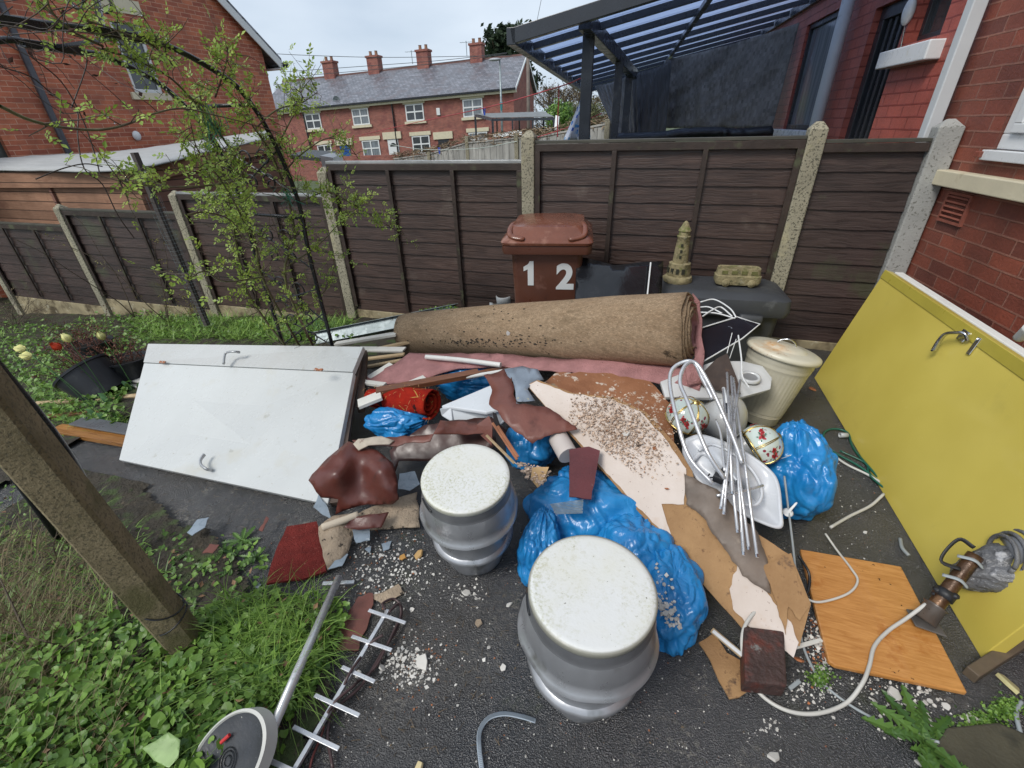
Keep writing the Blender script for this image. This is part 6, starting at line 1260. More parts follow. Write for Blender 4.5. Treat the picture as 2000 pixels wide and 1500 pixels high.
rods = [((1412, 760, .50), (1440, 1035, .31)), ((1428, 735, .53), (1452, 1078, .29)), ((1432, 738, .525), (1478, 1082, .285)), ((1446, 742, .52), (1408, 990, .345)), ((1420, 728, .535), (1430, 960, .36)), ((1424, 775, .50), (1462, 1068, .29)), ((1440, 800, .48), (1466, 985, .335)), ((1430, 800, .48), (1414, 1000, .335))]
for (a, b), nm in zip(rods, ('leftmost straight rod of the bundle', 'long straight rod of the bundle ending in a drilled tip over the torn board', 'longest straight rod of the bundle, lowest tip at the right', 'rod crossing the bundle from upper right to lower left', 'rod at the back of the bundle with the highest top end', 'middle rod of the bundle between the two drilled tips', 'short rod at the right side of the bundle', 'slanting short rod at the left side of the bundle')):
    o = alu([a, b], .0055, nm, 'aluminium_rod', grp='bundle of straight aluminium rods', sm=2, cat='rod')
    pb = Z(*b); d_ = nrm(pb-Z(*a)); MB().tube([pb-d_*.002, pb+d_*.012], .0058, 10, flat=.5).build('flattened_tip', CHROME, o)
o = alu([(1413, 758, .50), (1425, 815, .45)], .008, 'white-capped tube with a black clip left of the rod bundle', 'capped_tube', WHITE, sm=2); MB().tube([Z(1417, 790, .47), Z(1421, 808, .455)], .011, 12).build('black_clip', BLACKP, o)
mo = thing('antenna_motor', 'small black clamp unit with a screw on the white tray', 'clamp', Z(1402, 935, .34)); BM = mat('matt_black_plastic', (.018, .019, .022), .45, var=.3, vs=12, bump=.2)
c_ = Z(1406, 930, .36); e1 = nrm(V(.35, .9, .15)); e3 = nrm(V(-.1, -.3, .95)); e2 = nrm(np.cross(e3, e1)); e3 = np.cross(e1, e2)
MB().box(c_, (.055, .04, .034), (e1, e2, e3)).build('housing', BM, mo, bevel=.006); MB().box(c_+e3*.019, (.006, .044, .004), (e1, e2, e3)).build('strap', GREYH, mo); MB().tube([c_+e1*.03, c_+e1*.07], .008, 12).build('spindle', BM, mo, smooth=True)
for s_ in (-1, 1): MB().tube(cr([c_-e1*.02+e2*s_*.02, c_-e1*.035+e2*s_*.038, c_-e1*.01+e2*s_*.036]), .003, 6).build('clamp_jaw', BM, mo)
alu([(1400, 968, .335), (1440, 962, .33), (1490, 948, .33)], .0055, 'flattened aluminium rod lying across the white tray', 'aluminium_rod', sm=3)
for k, (x, y) in enumerate(((1536, 938), (1538, 1002))):
    p = Z(x, y, .22-.03*k); o = MB().lathe([(0, 0), (.018, 0), (.020, .004), (.014, .008), (.005, .012), (.004, .05), (.003, .055), (0, .056)], p, (V(1, 0, 0), nrm(V(0, 1, .3)), nrm(V(.55, .5, .8))), 20).build('plastic_plug', WHITE, smooth=True); tag(o, ('upper' if k == 0 else 'lower')+' white plastic plug with a stem on the edge of the blue bag', 'plug')
# thin grey pole / cable from tray down to ground and white cables
GC = mat('grey_cable', (.30, .33, .34), .4, var=.15); WC = mat('white_cable', (.52, .51, .47), .4, var=.1, spots=[((.3, .28, .22), 20, .66, .06)]); GRH = mat('green_hose', (.01, .09, .06), .35, var=.2)
def gcable(pts, r, m, lab, name='cable', cat='cable', seg=10): 
    o = MB().tube(cr([Z(*p) if len(p) == 3 else T(p[0], p[1], r) for p in pts], 8), r, seg).build(name, m, smooth=True); return tag(o, lab, cat)
gcable([(1532, 930, .26), (1538, 980, .21), (1548, 1060, .15), (1556, 1140, .10), (1560, 1200, .05), (1568, 1260, .012), (1600, 1325, .006), (1650, 1370, .006), (1720, 1410, .006), (1800, 1440, .006), (1835, 1450, .02)], .0042, GC, 'grey cable running from the white tray down across the asphalt to the dandelion')
gcable([(1612, 1042, .05), (1635, 1075, .03), (1662, 1110, .035), (1675, 1135, .035), (1655, 1160, .035), (1600, 1176, .035), (1570, 1165, .03), (1560, 1150, .06)], .0042, WC, 'white cable crossing the top of the orange board')
gcable([(1558, 1148, .07), (1510, 1170, .09), (1470, 1200, .09), (1450, 1240, .07), (1455, 1300, .03), (1480, 1350, .008), (1530, 1385, .008), (1590, 1394, .008), (1650, 1375, .012), (1684, 1335, .036), (1698, 1300, .037), (1708, 1262, .037), (1735, 1232, .042), (1770, 1208, .06), (1808, 1180, .10)], .006, WC, 'thick white cable looping round the dark brick to the pipe stump')
gcable([(1545, 845, .02), (1600, 870, .01), (1650, 905, .008), (1700, 930, .008), (1760, 968, .03)], .006, mat('grey_white_conduit', (.5, .5, .47), .4, var=.1), 'thin grey-white conduit on the wet asphalt right of the bag', 'conduit', 'conduit')
gcable([(1622, 1030, .02), (1660, 1008, .008), (1700, 988, .008), (1726, 965, .02)], .0065, WC, 'flat white strip on the asphalt between the bag and the yellow door', 'flat_strip', 'strip')
gcable([(1745, 965, .01), (1680, 912, .008), (1625, 880, .008), (1608, 850, .008), (1625, 838, .008), (1655, 845, .01), (1670, 880, .01), (1740, 960, .02)], .006, GRH, 'dark green garden hose coiled at the foot of the yellow door', 'garden_hose', 'hose')
gcable([(1640, 880, .02), (1690, 905, .01), (1700, 930, .01), (1755, 975, .02)], .005, GRH, 'second loop of green hose behind the conduit', 'garden_hose', 'hose')
o = MB().tube([Z(1640, 850, .02), Z(1655, 850, .02)], .014, 16, cap=False).build('pipe_offcut', mat('grey_pipe', (.4, .42, .42), .4), smooth=True, solid=.002); tag(o, 'short grey pipe offcut at the green hose', 'pipe')
gcable([(1758, 1052), (1762, 1070), (1775, 1085)], .007, mat('grey_rubber', (.25, .27, .27), .5), 'short bent grey rubber piece beside the orange board', 'rubber_piece', 'rubber')
gcable([(1995, 1370), (1985, 1395), (1995, 1440)], .006, GC, 'grey cable end at the right edge of the photo')
gcable([(1560, 1085, .12), (1580, 1120, .08), (1578, 1155, .05), (1562, 1170, .04)], .005, BLACKP, 'black cable loop at the corner of the orange board')
# ================================================================ YELLOW DOOR and white door behind it
YD = NT('yellow_door_paint'); c = YD.mix(YD.ramp(YD.noise(1.3, 4, .5), .35, .65), (.52, .41, .07), (.64, .52, .11)); c = YD.mix(YD.ramp(YD.noise(90, 3, .6), .72, .75), c, (.68, .60, .25)); c = YD.mix(YD.mul(YD.ramp(YD.noise(3, 5, .7, YD.mp(YD.tc.outputs['Object'], loc=(2, 3, 4))), .6, .75), .25), c, (.38, .31, .08)); c = YD.mix(YD.ramp(YD.noise(30, 6, .8, YD.mp(YD.tc.outputs['Object'], (1, 1, .25))), .70, .74, 0, .5), c, (.25, .19, .06))
YD.set('Base Color', c); YD.set('Roughness', .3); YD.set('Coat Weight', .2); YD.bump(YD.noise(200, 2, .5), .15, .002)
B1 = Z(1590, 738, .0); B2 = Z(1915, 1284, .0); T1 = YP(1730, 527, 3.32); vv = T1-B1; T2 = B2+vv
yn = nrm(np.cross(B2-B1, vv)); yn = yn if yn[0] < 0 else -yn
yd = thing('yellow_door', 'yellow painted door lying on its long edge, leaning towards the brick wall', 'door', B1)
MB().prism([B1, B2, T2, T1], -yn*.042).build('door_leaf', YD, yd, bevel=.003)
th1, th2 = T1+yn*.004, T2+yn*.004; dv = nrm(B1-T1)
o_ = th1; MB().prism([th1, th2, th2+dv*.05, th1+dv*.05], -yn*.004).build('top_edge_strip', mat('ochre_edge', (.40, .33, .05), .35, var=.15), yd, bevel=.002)
hdl = lever([(1890, 665, .01), (1884, 652, .035), (1868, 650, .045), (1848, 652, .045), (1835, 665, .04), (1823, 686, .03)], 'lever_handle', yd, yn, CHROME, B1)
def ypt(x, y, h): r_ = ray(x, y); s_ = ((B1+yn*h-CP)@yn)/(r_@yn); return CP+r_*s_
e1 = nrm(B2-B1); e2 = nrm(vv); MB().box(ypt(1882, 656, .006), (.05, .05, .012), (e1, e2, yn)).build('handle_rose', CHROME, yd, bevel=.004)
k0, k1 = ypt(1890, 692, .006), ypt(1914, 660, .006); MB().bar(k0, k1, .022, .006, up=yn).build('latch_plate', CHROME, yd, bevel=.002)
wn2 = nrm(V(-1, 0, .25)); C1 = YP(1748, 531, 3.45); C2 = C1+(B2-B1)*1.02; o = MB().prism([C1, C2, C2+V(-.13, 0, -.75), C1+V(-.13, 0, -.75)], (.045, 0, 0)).build('white_door', mat('white_door_edge', (.74, .74, .70), .4, var=.05, spots=[((.2, .12, .06), 30, .7, .04)]), bevel=.004); tag(o, 'white door slab hidden behind the yellow door, only its top edge showing', 'door')
gcable([(1990, 660, .95), (2010, 640, 1.0)], .015, mat('pale_pipe', (.55, .55, .52), .4), 'pale pipe end against the bricks at the right edge', 'pipe', 'pipe')
o = MB().bar(Z(1895, 1318, .02), Z(2080, 1200, .03), .035, .04).build('timber_batten', mat('dark_wet_batten', (.12, .09, .06), .5, var=.35, vs=10), bevel=.003); tag(o, 'wet timber batten under the near corner of the yellow door', 'timber')
# ================================================================ ORANGE BOARD, BRICK
OW = NT('orange_varnished_ply'); ouv = OW.tc.outputs['Object']
g = OW.noise(2.5, 7, .65, OW.mp(ouv, (3, 26, 3), rot=(0, 0, .5)), 1.2); c = OW.mix(OW.ramp(g, .3, .7), (.38, .155, .035), (.58, .28, .085)); c = OW.mix(OW.ramp(OW.noise(5, 5, .7), .58, .70), c, (.36, .12, .02)); c = OW.mix(OW.ramp(OW.noise(30, 3, .6, OW.mp(ouv, loc=(3, 1, 4))), .70, .73), c, (.05, .02, .01)); OW.set('Base Color', c); OW.set('Roughness', .25); OW.set('Coat Weight', .3); OW.bump(g, .2, .002)
o = MB().prism([Z(1563, 1072, .028), Z(1760, 1106, .028), Z(1890, 1353, .028), Z(1633, 1300, .028), Z(1618, 1290, .028)], (0, 0, -.018)).build('orange_board', OW.m, bevel=.004); tag(o, 'angular orange varnished plywood board flat on the asphalt', 'board')
BRK = mat('soot_dark_brick', (.055, .030, .026), .6, var=.4, vs=12, bump=1., bs=60, bd=.01, spots=[((.12, .03, .02), 9, .55, .1), ((.16, .15, .14), 26, .66, .05)])
mb = MB(); b4 = [Z(1452, 1222, .085), Z(1455, 1330, .075), Z(1538, 1340, .07), Z(1532, 1232, .08)]; mb.prism(b4, (0, 0, -.065)); tag(mb.build('brick', BRK, bevel=.006), 'single dark sooty brick on the asphalt inside the white cable loop', 'brick')
stick((Z(1390, 1230, .04), Z(1455, 1285, .03)), .018, .012, WOODR, 'split pale wood sliver left of the dark brick'); stick((Z(1392, 1232, .06), Z(1450, 1280, .045)), .012, .008, WHITE, 'white painted splinter left of the dark brick')
stick((Z(1538, 1268, .02), Z(1605, 1250, .02)), .014, .008, WOODW, 'white painted splinter between the dark brick and the orange board'); stick((Z(1542, 1345, .01), Z(1562, 1330, .012)), .012, .008, GC, 'short grey strip below the dark brick')
# ================================================================ PIPE STUMP WRAPPED IN GREY PLASTIC
RS = mat('wet_rusty_pipe', (.075, .038, .018), .3, metal=.3, var=.4, vs=14, bump=.5, bs=50, spots=[((.20, .10, .04), 9, .56, .1), ((.02, .018, .015), 16, .6, .06)])
ps = thing('parasol_stand', 'rusty pipe stump on a flange wrapped in torn grey plastic, right of the orange board', 'stand', Z(1808, 1215, .04))
s0 = Z(1805, 1212, .055); s1 = Z(1870, 1120, .14); s2_ = Z(1925, 1110, .20); s3 = Z(2060, 1075, .32)
s1 = s0+(Z(1905, 1085, .24)-s0)*1.0
dd_ = nrm(s1-s0); mb = MB().prism([s0+dd_*.0+p for p in [V(-.035, -.03, 0), V(.05, -.045, 0), V(.035, .045, 0), V(-.04, .035, 0)]], (0, 0, -.006)); mb.build('flange', mat('grimy_flange', (.13, .12, .11), .4, metal=.5, var=.3), ps, bevel=.003)
MB().tube([s0, s0+dd_*.06, s0+dd_*.065], [.034, .030, .036], 24).build('collar', mat('grimy_collar', (.12, .10, .085), .35, metal=.4, var=.25, vs=15), ps, smooth=True)
MB().tube(cr([s0+dd_*.05, s0+dd_*.14, s0+dd_*.22, s1], 4), .023, 20).build('pipe', RS, ps, smooth=True)
MB().tube([s0+dd_*.10, s0+dd_*.13], .030, 18).build('coupling', BM, ps, smooth=True)
random.seed(12); mb = MB()
for k in range(6): a = random.uniform(0, 6.28); p = s0+dd_*.115; mb.blob(p+V(math.cos(a)*.022, math.sin(a)*.022, random.uniform(-.01, .02)), (.014, .012, .010), None, 8, 6)
mb.build('foam_scraps', BM, ps)
MB().tube(cr([s0+dd_*.20+V(-.01, 0, .03), s0+dd_*.18+V(-.05, .03, .05), s0+dd_*.24+V(-.03, .05, .07), s0+dd_*.26+V(0, .02, .05)]), .009, 10, flat=.5).build('rubber_tie', BM, ps, smooth=True)
for t_ in (.165, .25): MB().tube(cr([s0+dd_*t_+V(-.035, .01, .02), s0+dd_*t_+V(0, -.01, .032), s0+dd_*t_+V(.025, -.02, .015)]), .008, 8, flat=.5).build('grey_band', GC, ps, smooth=True)
WRP = mat('torn_grey_plastic', (.13, .13, .135), .28, var=.35, vs=9, bump=.7, bs=22, bd=.02, spots=[((.32, .32, .33), 16, .6, .06)])
mb = MB().blob((s1+s3)/2+V(.03, -.01, -.055), (.16, .085, .075), (nrm(s3-s1), nrm(np.cross((0, 0, 1), s3-s1)), V(0, 0, 1)), 80, 50, lambda d: 1+.25*N3(d, 1.6, 3)+.07*(1-abs(N3(d, 5, 7))*2.5)); mb.build('plastic_wrap', WRP, ps, smooth=True)
w1 = s1+(s3-s1)*.05; 
for k in range(3): c_ = s1+(s3-s1)*(.35+.1*k); MB().tube([c_+(nrm(np.cross(s3-s1, V(0, 0, 1)))*math.cos(q)+V(0, 0, 1)*math.sin(q))*(.062+.006*k) for q in np.linspace(0, 6.28, 30)], .007, 8).build('wrap_fold', WRP, ps, smooth=True)
MB().tube([s1+(s3-s1)*.45, s3+(s3-s1)*.9], .055, 24).build('upper_tube', mat('grey_stand_tube', (.28, .29, .31), .35, metal=.4, var=.15), ps, smooth=True)
# ================================================================ DISH, MAST AND AERIAL in the left foreground
dc = Z(446, 1486, .09); dzn = nrm(V(-.18, -.55, .82)); dxx = nrm(V(.62, .72, .25)); dyy = nrm(np.cross(dzn, dxx)); dxx = np.cross(dyy, dzn)
di = thing('satellite_dish', 'dark-faced satellite dish with a white rim on the ground at the bottom edge', 'satellite dish', dc)
DK = mat('dark_dish_face', (.035, .037, .042), .35, var=.3, vs=8, bump=.3, bs=80, spots=[((.35, .34, .3), 60, .72, .03)])
MB().lathe([(0, 0), (.02, .0), (.06, .002), (.085, .006), (.094, .010)], dc, (dxx, dyy, dzn), 60, sx=1.4, sy=1.02).build('dish_face', DK, di, smooth=True)
MB().lathe([(.094, -.03), (.102, -.028), (.102, .012), (.096, .016), (.093, .009)], dc, (dxx, dyy, dzn), 60, sx=1.4, sy=1.02).build('dish_rim', mat('off_white_dish', (.56, .56, .52), .45, var=.12, spots=[((.2, .19, .16), 30, .68, .05)]), di, smooth=True, auto=40)
for r_ in (.012, .022, .030): MB().tube([dc+(dxx*math.cos(q)+dyy*math.sin(q))*r_+dzn*.003 for q in np.linspace(0, 6.28, 24)], .0014, 5).build('boss_ring', BLACKP, di)
o = MB().tube([dc+dyy*.05+dzn*.012, dc+dyy*.05+dzn*.012+dxx*.03], .005, 10).build('wire_nut', mat('red_plastic', (.5, .03, .03), .4)); tag(o, 'small red cap lying on the dark dish face', 'cap')
m0, m1 = Z(662, 1128, .07), Z(528, 1432, .135); ms = thing('aerial_mast', 'grey metal aerial mast lying in the grass with a crossbar at its top', 'mast', m1)
MB().tube([m0, m1], .0142, 20).build('pole', mat('painted_grey_tube', (.50, .51, .52), .3, metal=.5, var=.1, vs=10, spots=[((.2, .2, .2), 12, .66, .08)]), ms, smooth=True)
MB().bar(Z(630, 1140, .022), Z(692, 1137, .022), .016, .008).build('crossbar', ALU, ms, bevel=.002)
ya = thing('yagi_aerial', 'aluminium television aerial with short crossbars lying on the asphalt', 'aerial', Z(690, 1350, 0))
b0, b1 = Z(758, 1192, .05), Z(560, 1530, .045); MB().bar(b0, b1, .013, .013).build('boom', ALU, ya, bevel=.001)
for a, b in (((720, 1192), (792, 1217)), ((687, 1243), (765, 1270)), ((668, 1303), (732, 1332)), ((615, 1358), (702, 1398)), ((573, 1420), (662, 1463)), ((530, 1487), (625, 1530))):
    MB().bar(Z(*a, .058), Z(*b, .058), .012, .006).build('element', ALU, ya, bevel=.001)
WPC = mat('brown_coax', (.060, .035, .035), .4, var=.2)
o = MB().tube(cr([Z(760, 1195, .07), Z(778, 1180, .05), Z(783, 1200, .03), Z(768, 1235, .03), Z(735, 1300, .02), Z(700, 1330, .02), Z(690, 1340, .05), Z(655, 1370, .06), Z(640, 1400, .03), Z(615, 1420, .02), Z(588, 1440, .02), Z(572, 1500, .02)], 8), .0046, 8).build('coax_cable', WPC, smooth=True); tag(o, 'brown coax cable wound round the aerial boom', 'cable')
o = MB().tube(cr([Z(752, 1190, .07), Z(748, 1178, .06), Z(770, 1170, .04), Z(785, 1190, .03), Z(775, 1230, .02), Z(755, 1260, .02), Z(725, 1310, .02), Z(700, 1345, .02), Z(655, 1385, .02), Z(640, 1430, .02), Z(650, 1500, .02)], 8), .0046, 8).build('coax_cable', WPC, smooth=True); tag(o, 'second brown coax loop right of the aerial boom', 'cable')
o = MB().tube(cr([Z(748, 1240, .068), Z(725, 1255, .06), Z(712, 1275, .035), Z(700, 1290, .06), Z(680, 1320, .066), Z(668, 1350, .04), Z(655, 1370, .05), Z(640, 1392, .06)], 8), .0046, 8).build('coax_cable', WPC, smooth=True); tag(o, 'dark coax twist hugging the middle of the aerial boom', 'cable')
o = MB().tube(cr([T(655, 1212, .03), T(632, 1250, .03), T(622, 1310, .02), T(628, 1370, .02), T(632, 1420, .02), T(610, 1480, .02), T(600, 1530, .02)], 8), .0035, 8).build('red_brown_wire', mat('red_brown_wire', (.14, .035, .03), .4), smooth=True); tag(o, 'red-brown wire running through the grass left of the aerial', 'wire')
# ribbed zip strap
SP = cr([Z(1046, 1408, .006), Z(1020, 1400, .014), Z(985, 1394, .018), Z(955, 1402, .014), Z(938, 1425, .01), Z(936, 1460, .01), Z(945, 1530, .01)], 10)
st = MB().tube(SP, .007, 8, flat=.30, up=(0, 0, 1)).build('ribbed_strap', mat('blue_grey_plastic_strap', (.36, .42, .48), .4, var=.12, vs=30), smooth=True); tag(st, 'curved blue-grey perforated plastic strap on the asphalt at the bottom', 'strap')
kk = MB()
for i in range(1, len(SP)-1, 1):
    for f in (0, .5): p = SP[i]*(1-f)+SP[i+1]*f; d_ = nrm(SP[i+1]-SP[i]); kk.box(p+V(0, 0, .0028), (.0014, .010, .0016), (d_, nrm(np.cross((0, 0, 1), d_)), (0, 0, 1)))
kk.build('strap_ridges', mat('strap_ridge_grey', (.16, .19, .22), .5), st)
# ================================================================ FOREGROUND CONCRETE POST
pb = T(380, 1262, .0); pt = XP(-70, 716, -1.42)
ptd = nrm(pt-pb); e_ = nrm(np.cross(ptd, nrm(CP-pb))); f_ = np.cross(e_, ptd); a_ = rad(28); u_ = e_*math.cos(a_)+f_*math.sin(a_); v_ = -e_*math.sin(a_)+f_*math.cos(a_)
CPM = NT('algae_concrete_post'); c = CPM.mix(CPM.ramp(CPM.noise(6, 6, .65), .3, .7), (.15, .12, .06), (.34, .275, .16)); c = CPM.mix(CPM.ramp(CPM.noise(120, 4, .6), .52, .6, 0, .8), c, (.10, .085, .05)); c = CPM.mix(CPM.mul(CPM.ramp(CPM.noise(5, 4, .6, CPM.mp(CPM.tc.outputs['Object'], loc=(3, 2, 1))), .5, .62), .7), c, (.10, .095, .03)); CPM.set('Base Color', c); CPM.set('Roughness', .9); CPM.bump(CPM.noise(100, 5, .7), 1., .007)
hw = .045; rows = []
for t_ in np.linspace(-.1, 1.25, 30):
    p = pb+(pt-pb)*t_; rows.append([p+u_*(a-.008*(abs(b) > 0))+v_*b for a, b in ((hw, hw*.8), (hw*.8, hw), (-hw*.8, hw), (-hw, hw*.8), (-hw, -hw*.8), (-hw*.8, -hw), (hw*.8, -hw), (hw, -hw*.8))])
n = 8; mb = MB(); mb.add([p for r_ in rows for p in r_], [(j*n+k, j*n+(k+1) % n, (j+1)*n+(k+1) % n, (j+1)*n+k) for j in range(29) for k in range(n)]); po = mb.build('concrete_post', CPM.m); po.data.flip_normals() if False else None
tag(po, 'large mossy concrete post leaning across the left foreground', 'post')
for t_, tl in ((.16, .02), (.22, -.03)):
    p = pb+(pt-pb)*t_; pts = [p+u_*math.cos(q)*hw*1.22+v_*math.sin(q)*hw*1.22+ptd*(tl*math.cos(q)) for q in np.linspace(0, 6.28, 22)]; o = MB().tube(pts, .0028, 6).build('wire_tie', BLACKP, smooth=True); tag(o, ('lower' if t_ < .2 else 'upper')+' black wire tied round the mossy concrete post', 'wire')
# ================================================================ ROSE ARCH
ar = thing('rose_arch', 'black tubular metal rose arch with scroll panels, wet with rain', 'arch', V(-2.2, 1.5, gz(-2.2, 1.5)))
def arch(pix, X, zb=None, near=.76):
    return [XP(x, y, X) for x, y in pix]
XA, XB = -2.12, -2.56
h1_ = arch([(650, 672), (609, 518), (588, 413), (560, 332), (518, 245), (480, 189), (448, 157), (367, 108), (297, 80), (200, 62), (84, 47), (0, 42)], XA); h1_[0][2] = gz(-2, 2.2)-.05
n1 = [V(XA, h1_[-1][1]-.2, h1_[-1][2]-.10), V(XA, .80, 1.5), V(XA, .76, 1.1), XP(130, 880, XA), V(XA, .76, -.12)]
h2_ = arch([(545, 640), (507, 525), (476, 416), (451, 336), (413, 266), (353, 199), (297, 154), (210, 112), (157, 101), (60, 84), (0, 79)], XB); h2_[0][2] = gz(-2.4, 2.2)-.05
n2 = [V(XB, h2_[-1][1]-.25, h2_[-1][2]-.08), V(XB, .85, 1.5), V(XB, .78, 1.1), V(XB, .76, -.12)]
A1_ = cr(h1_+n1, 6); A2_ = cr(h2_+n2, 6)
MB().tube(A1_, .0125, 12).build('hoop', BLACKP, ar, smooth=True); MB().tube(A2_, .0125, 12).build('hoop', BLACKP, ar, smooth=True)
def atz(A, z, far=True):
    best = min((p for p in A if (p[1] > 1.5) == far), key=lambda p: abs(p[2]-z)); return best
def scroll(c, ex, ez, R, turns=1.4, s_=1):
    return [c+(ex*math.cos(q*s_)+ez*math.sin(q))*R*(1-q/(turns*6.9)) for q in np.linspace(0, turns*6.283, 30)]
for z in (.08, 1.12, 1.70):
    a, b = atz(A1_, z), atz(A2_, z); MB().tube([a, b], .009, 10).build('cross_rail', BLACKP, ar, smooth=True)
ya_, yb_ = 1.62, 1.05
for Y in (1.66, 1.28):
    a = min((p for p in A1_ if p[2] > 1.6), key=lambda p: abs(p[1]-Y)); b = min((p for p in A2_ if p[2] > 1.6), key=lambda p: abs(p[1]-Y)); MB().bar(a, b, .022, .012).build('cross_rail', BLACKP, ar)
    for p in (a, b): MB().bar(p+V(0, -.12, .0), p+V(0, .10, -.005), .03, .03).build('joint_sleeve', BLACKP, ar, bevel=.003)
for zc in (.32, .62, .92, 1.38):
    a, b = atz(A1_, zc), atz(A2_, zc); m_ = (a+b)/2; ex = nrm(b-a)
    for s_ in (-1, 1):
        for t_ in (-1, 1): MB().tube(scroll(m_+ex*s_*.07+V(0, 0, t_*.065), ex, V(0, 0, 1), .055, 1.3, s_), .005, 6).build('scroll', BLACKP, ar, smooth=True)
    MB().tube(cr([a+V(0, 0, .12), m_, b+V(0, 0, -.12)]), .005, 6).build('diagonal', BLACKP, ar); MB().tube(cr([b+V(0, 0, .12), m_+V(0, .01, 0), a+V(0, 0, -.12)]), .005, 6).build('diagonal', BLACKP, ar)
pA = XP(202, 70, XA); pB = XP(180, -40, -2.25); MB().bar(pA, pB, .02, .02).build('brace', BLACKP, ar); MB().tube(scroll(XP(205, 0, -2.1), V(1, 0, 0), V(0, 0, 1), .07), .006, 6).build('scroll', BLACKP, ar, smooth=True); MB().tube(scroll(XP(150, -8, -2.1), V(1, 0, 0), V(0, 0, 1), .07), .006, 6).build('scroll', BLACKP, ar, smooth=True)
# raindrops hanging under the arch and canes
DROP = NT('water_drop'); DROP.set('Base Color', (.95, .97, 1.)); DROP.set('Roughness', .02); DROP.set('Transmission Weight', 1.); DROP.set('IOR', 1.33)
# ================================================================ CLIMBING ROSE
random.seed(17)
rz = thing('climbing_rose', 'climbing rose with fresh green leaves and thorny canes on the black arch', 'rose', V(-2.2, 2.2, gz(-2.2, 2.2)))
canes = []; CM = MB(); LM = MB(); TM = MB(); DM_ = MB()
def cane(pts, r0, r1): 
    P = cr(pts, 6); CM.tube(P, list(np.linspace(r0, r1, len(P))), 7, 0, False); canes.append((P, r0)); return P
def XX(x, y, X): return XP(x, y, X*1.06)
g0 = V(-2.36, 2.42, gz(-2.3, 2.4))
main = [
 [g0, XX(520, 560, -2.25), XX(500, 480, -2.2), XX(478, 400, -2.15), XX(470, 330, -2.1), XX(430, 262, -2.1), XX(385, 205, -2.1), XX(330, 150, -2.1), XX(270, 120, -2.05), XX(200, 95, -2.0)],
 [g0+V(.05, .05, 0), XX(560, 560, -2.1), XX(575, 460, -2.05), XX(560, 380, -2.1), XX(530, 300, -2.05), XX(490, 240, -2.0), XX(470, 200, -2.0)],
 [g0+V(-.06, 0, 0), XX(500, 600, -2.3), XX(470, 520, -2.35), XX(455, 440, -2.3), XX(440, 360, -2.3), XX(425, 300, -2.2), XX(400, 250, -2.2), XX(390, 180, -2.2)],
 [XX(490, 470, -2.2), XX(470, 420, -2.0), XX(440, 365, -1.9), XX(415, 330, -1.9), XX(385, 290, -1.9), XX(372, 240, -1.85)],
 [XX(585, 395, -2.0), XX(640, 375, -1.9), XX(690, 400, -1.85), XX(740, 430, -1.8), XX(790, 460, -1.8)],
 [XX(560, 330, -2.0), XX(590, 300, -1.95), XX(640, 270, -1.9), XX(680, 285, -1.9), XX(700, 310, -1.9)],
 [XX(540, 290, -2.0), XX(570, 230, -1.9), XX(590, 190, -1.9), XX(575, 170, -1.9)],
 [XX(470, 350, -2.1), XX(410, 362, -1.9), XX(330, 365, -1.8), XX(270, 360, -1.75), XX(232, 350, -1.75)],
 [XX(0, 207, -1.6), XX(60, 235, -1.62), XX(130, 250, -1.65), XX(200, 253, -1.7), XX(255, 240, -1.75), XX(300, 222, -1.8), XX(355, 212, -1.85), XX(420, 225, -1.9), XX(490, 243, -1.95), XX(545, 262, -2.), XX(570, 300, -2.)],
 [XX(365, 420, -1.95), XX(400, 415, -1.95), XX(450, 430, -2.0), XX(480, 470, -2.1)],
 [XX(520, 540, -2.2), XX(440, 550, -2.0), XX(400, 530, -1.9), XX(370, 545, -1.85)],
 [XX(560, 520, -2.1), XX(620, 480, -2.0), XX(670, 430, -2.0), XX(720, 400, -1.95)],
 [XX(500, 250, -2.0), XX(540, 215, -1.9), XX(590, 200, -1.9), XX(620, 180, -1.9)],
 [XX(420, 190, -2.), XX(440, 130, -1.9), XX(445, 90, -1.9)], [XX(340, 130, -2.), XX(300, 90, -1.9), XX(230, 60, -1.9), XX(170, 40, -1.9)], [XX(200, 90, -2.), XX(140, 60, -1.9), XX(100, 20, -1.85), XX(90, -20, -1.8)],
 [XX(600, 480, -2.05), XX(650, 500, -2.0), XX(640, 560, -2.0), XX(600, 600, -2.1)]]
for i, p in enumerate(main): cane(p, .008 if i < 3 else .0048, .004 if i < 3 else .002)
def leaflet(mb, p, d, n, s_):
    w = np.cross(n, d); m = d*s_; mb.add([p, p+m*.45+w*s_*.30+n*s_*.06, p+m, p+m*.45-w*s_*.30+n*s_*.06, p+m*.5], [(0, 4, 1), (1, 4, 2), (0, 3, 4), (4, 3, 2)], 0, random.random())
def leaf(mb, p, d, s_, k=2):
    n = nrm(V(random.gauss(0, .5), random.gauss(-.3, .5), random.gauss(.8, .4))); n = nrm(n-d*(n@d)); w = np.cross(n, d); L_ = s_*2.4
    TM.tube([p, p+d*L_*.8], .0008, 3, 0, False)
    for j in range(k):
        q = p+d*L_*(.3+.5*j/k)
        for s2 in (-1, 1): leaflet(mb, q, nrm(d*.55+w*s2), n, s_*random.uniform(.75, 1))
    leaflet(mb, p+d*L_*.8, d, n, s_*1.1)
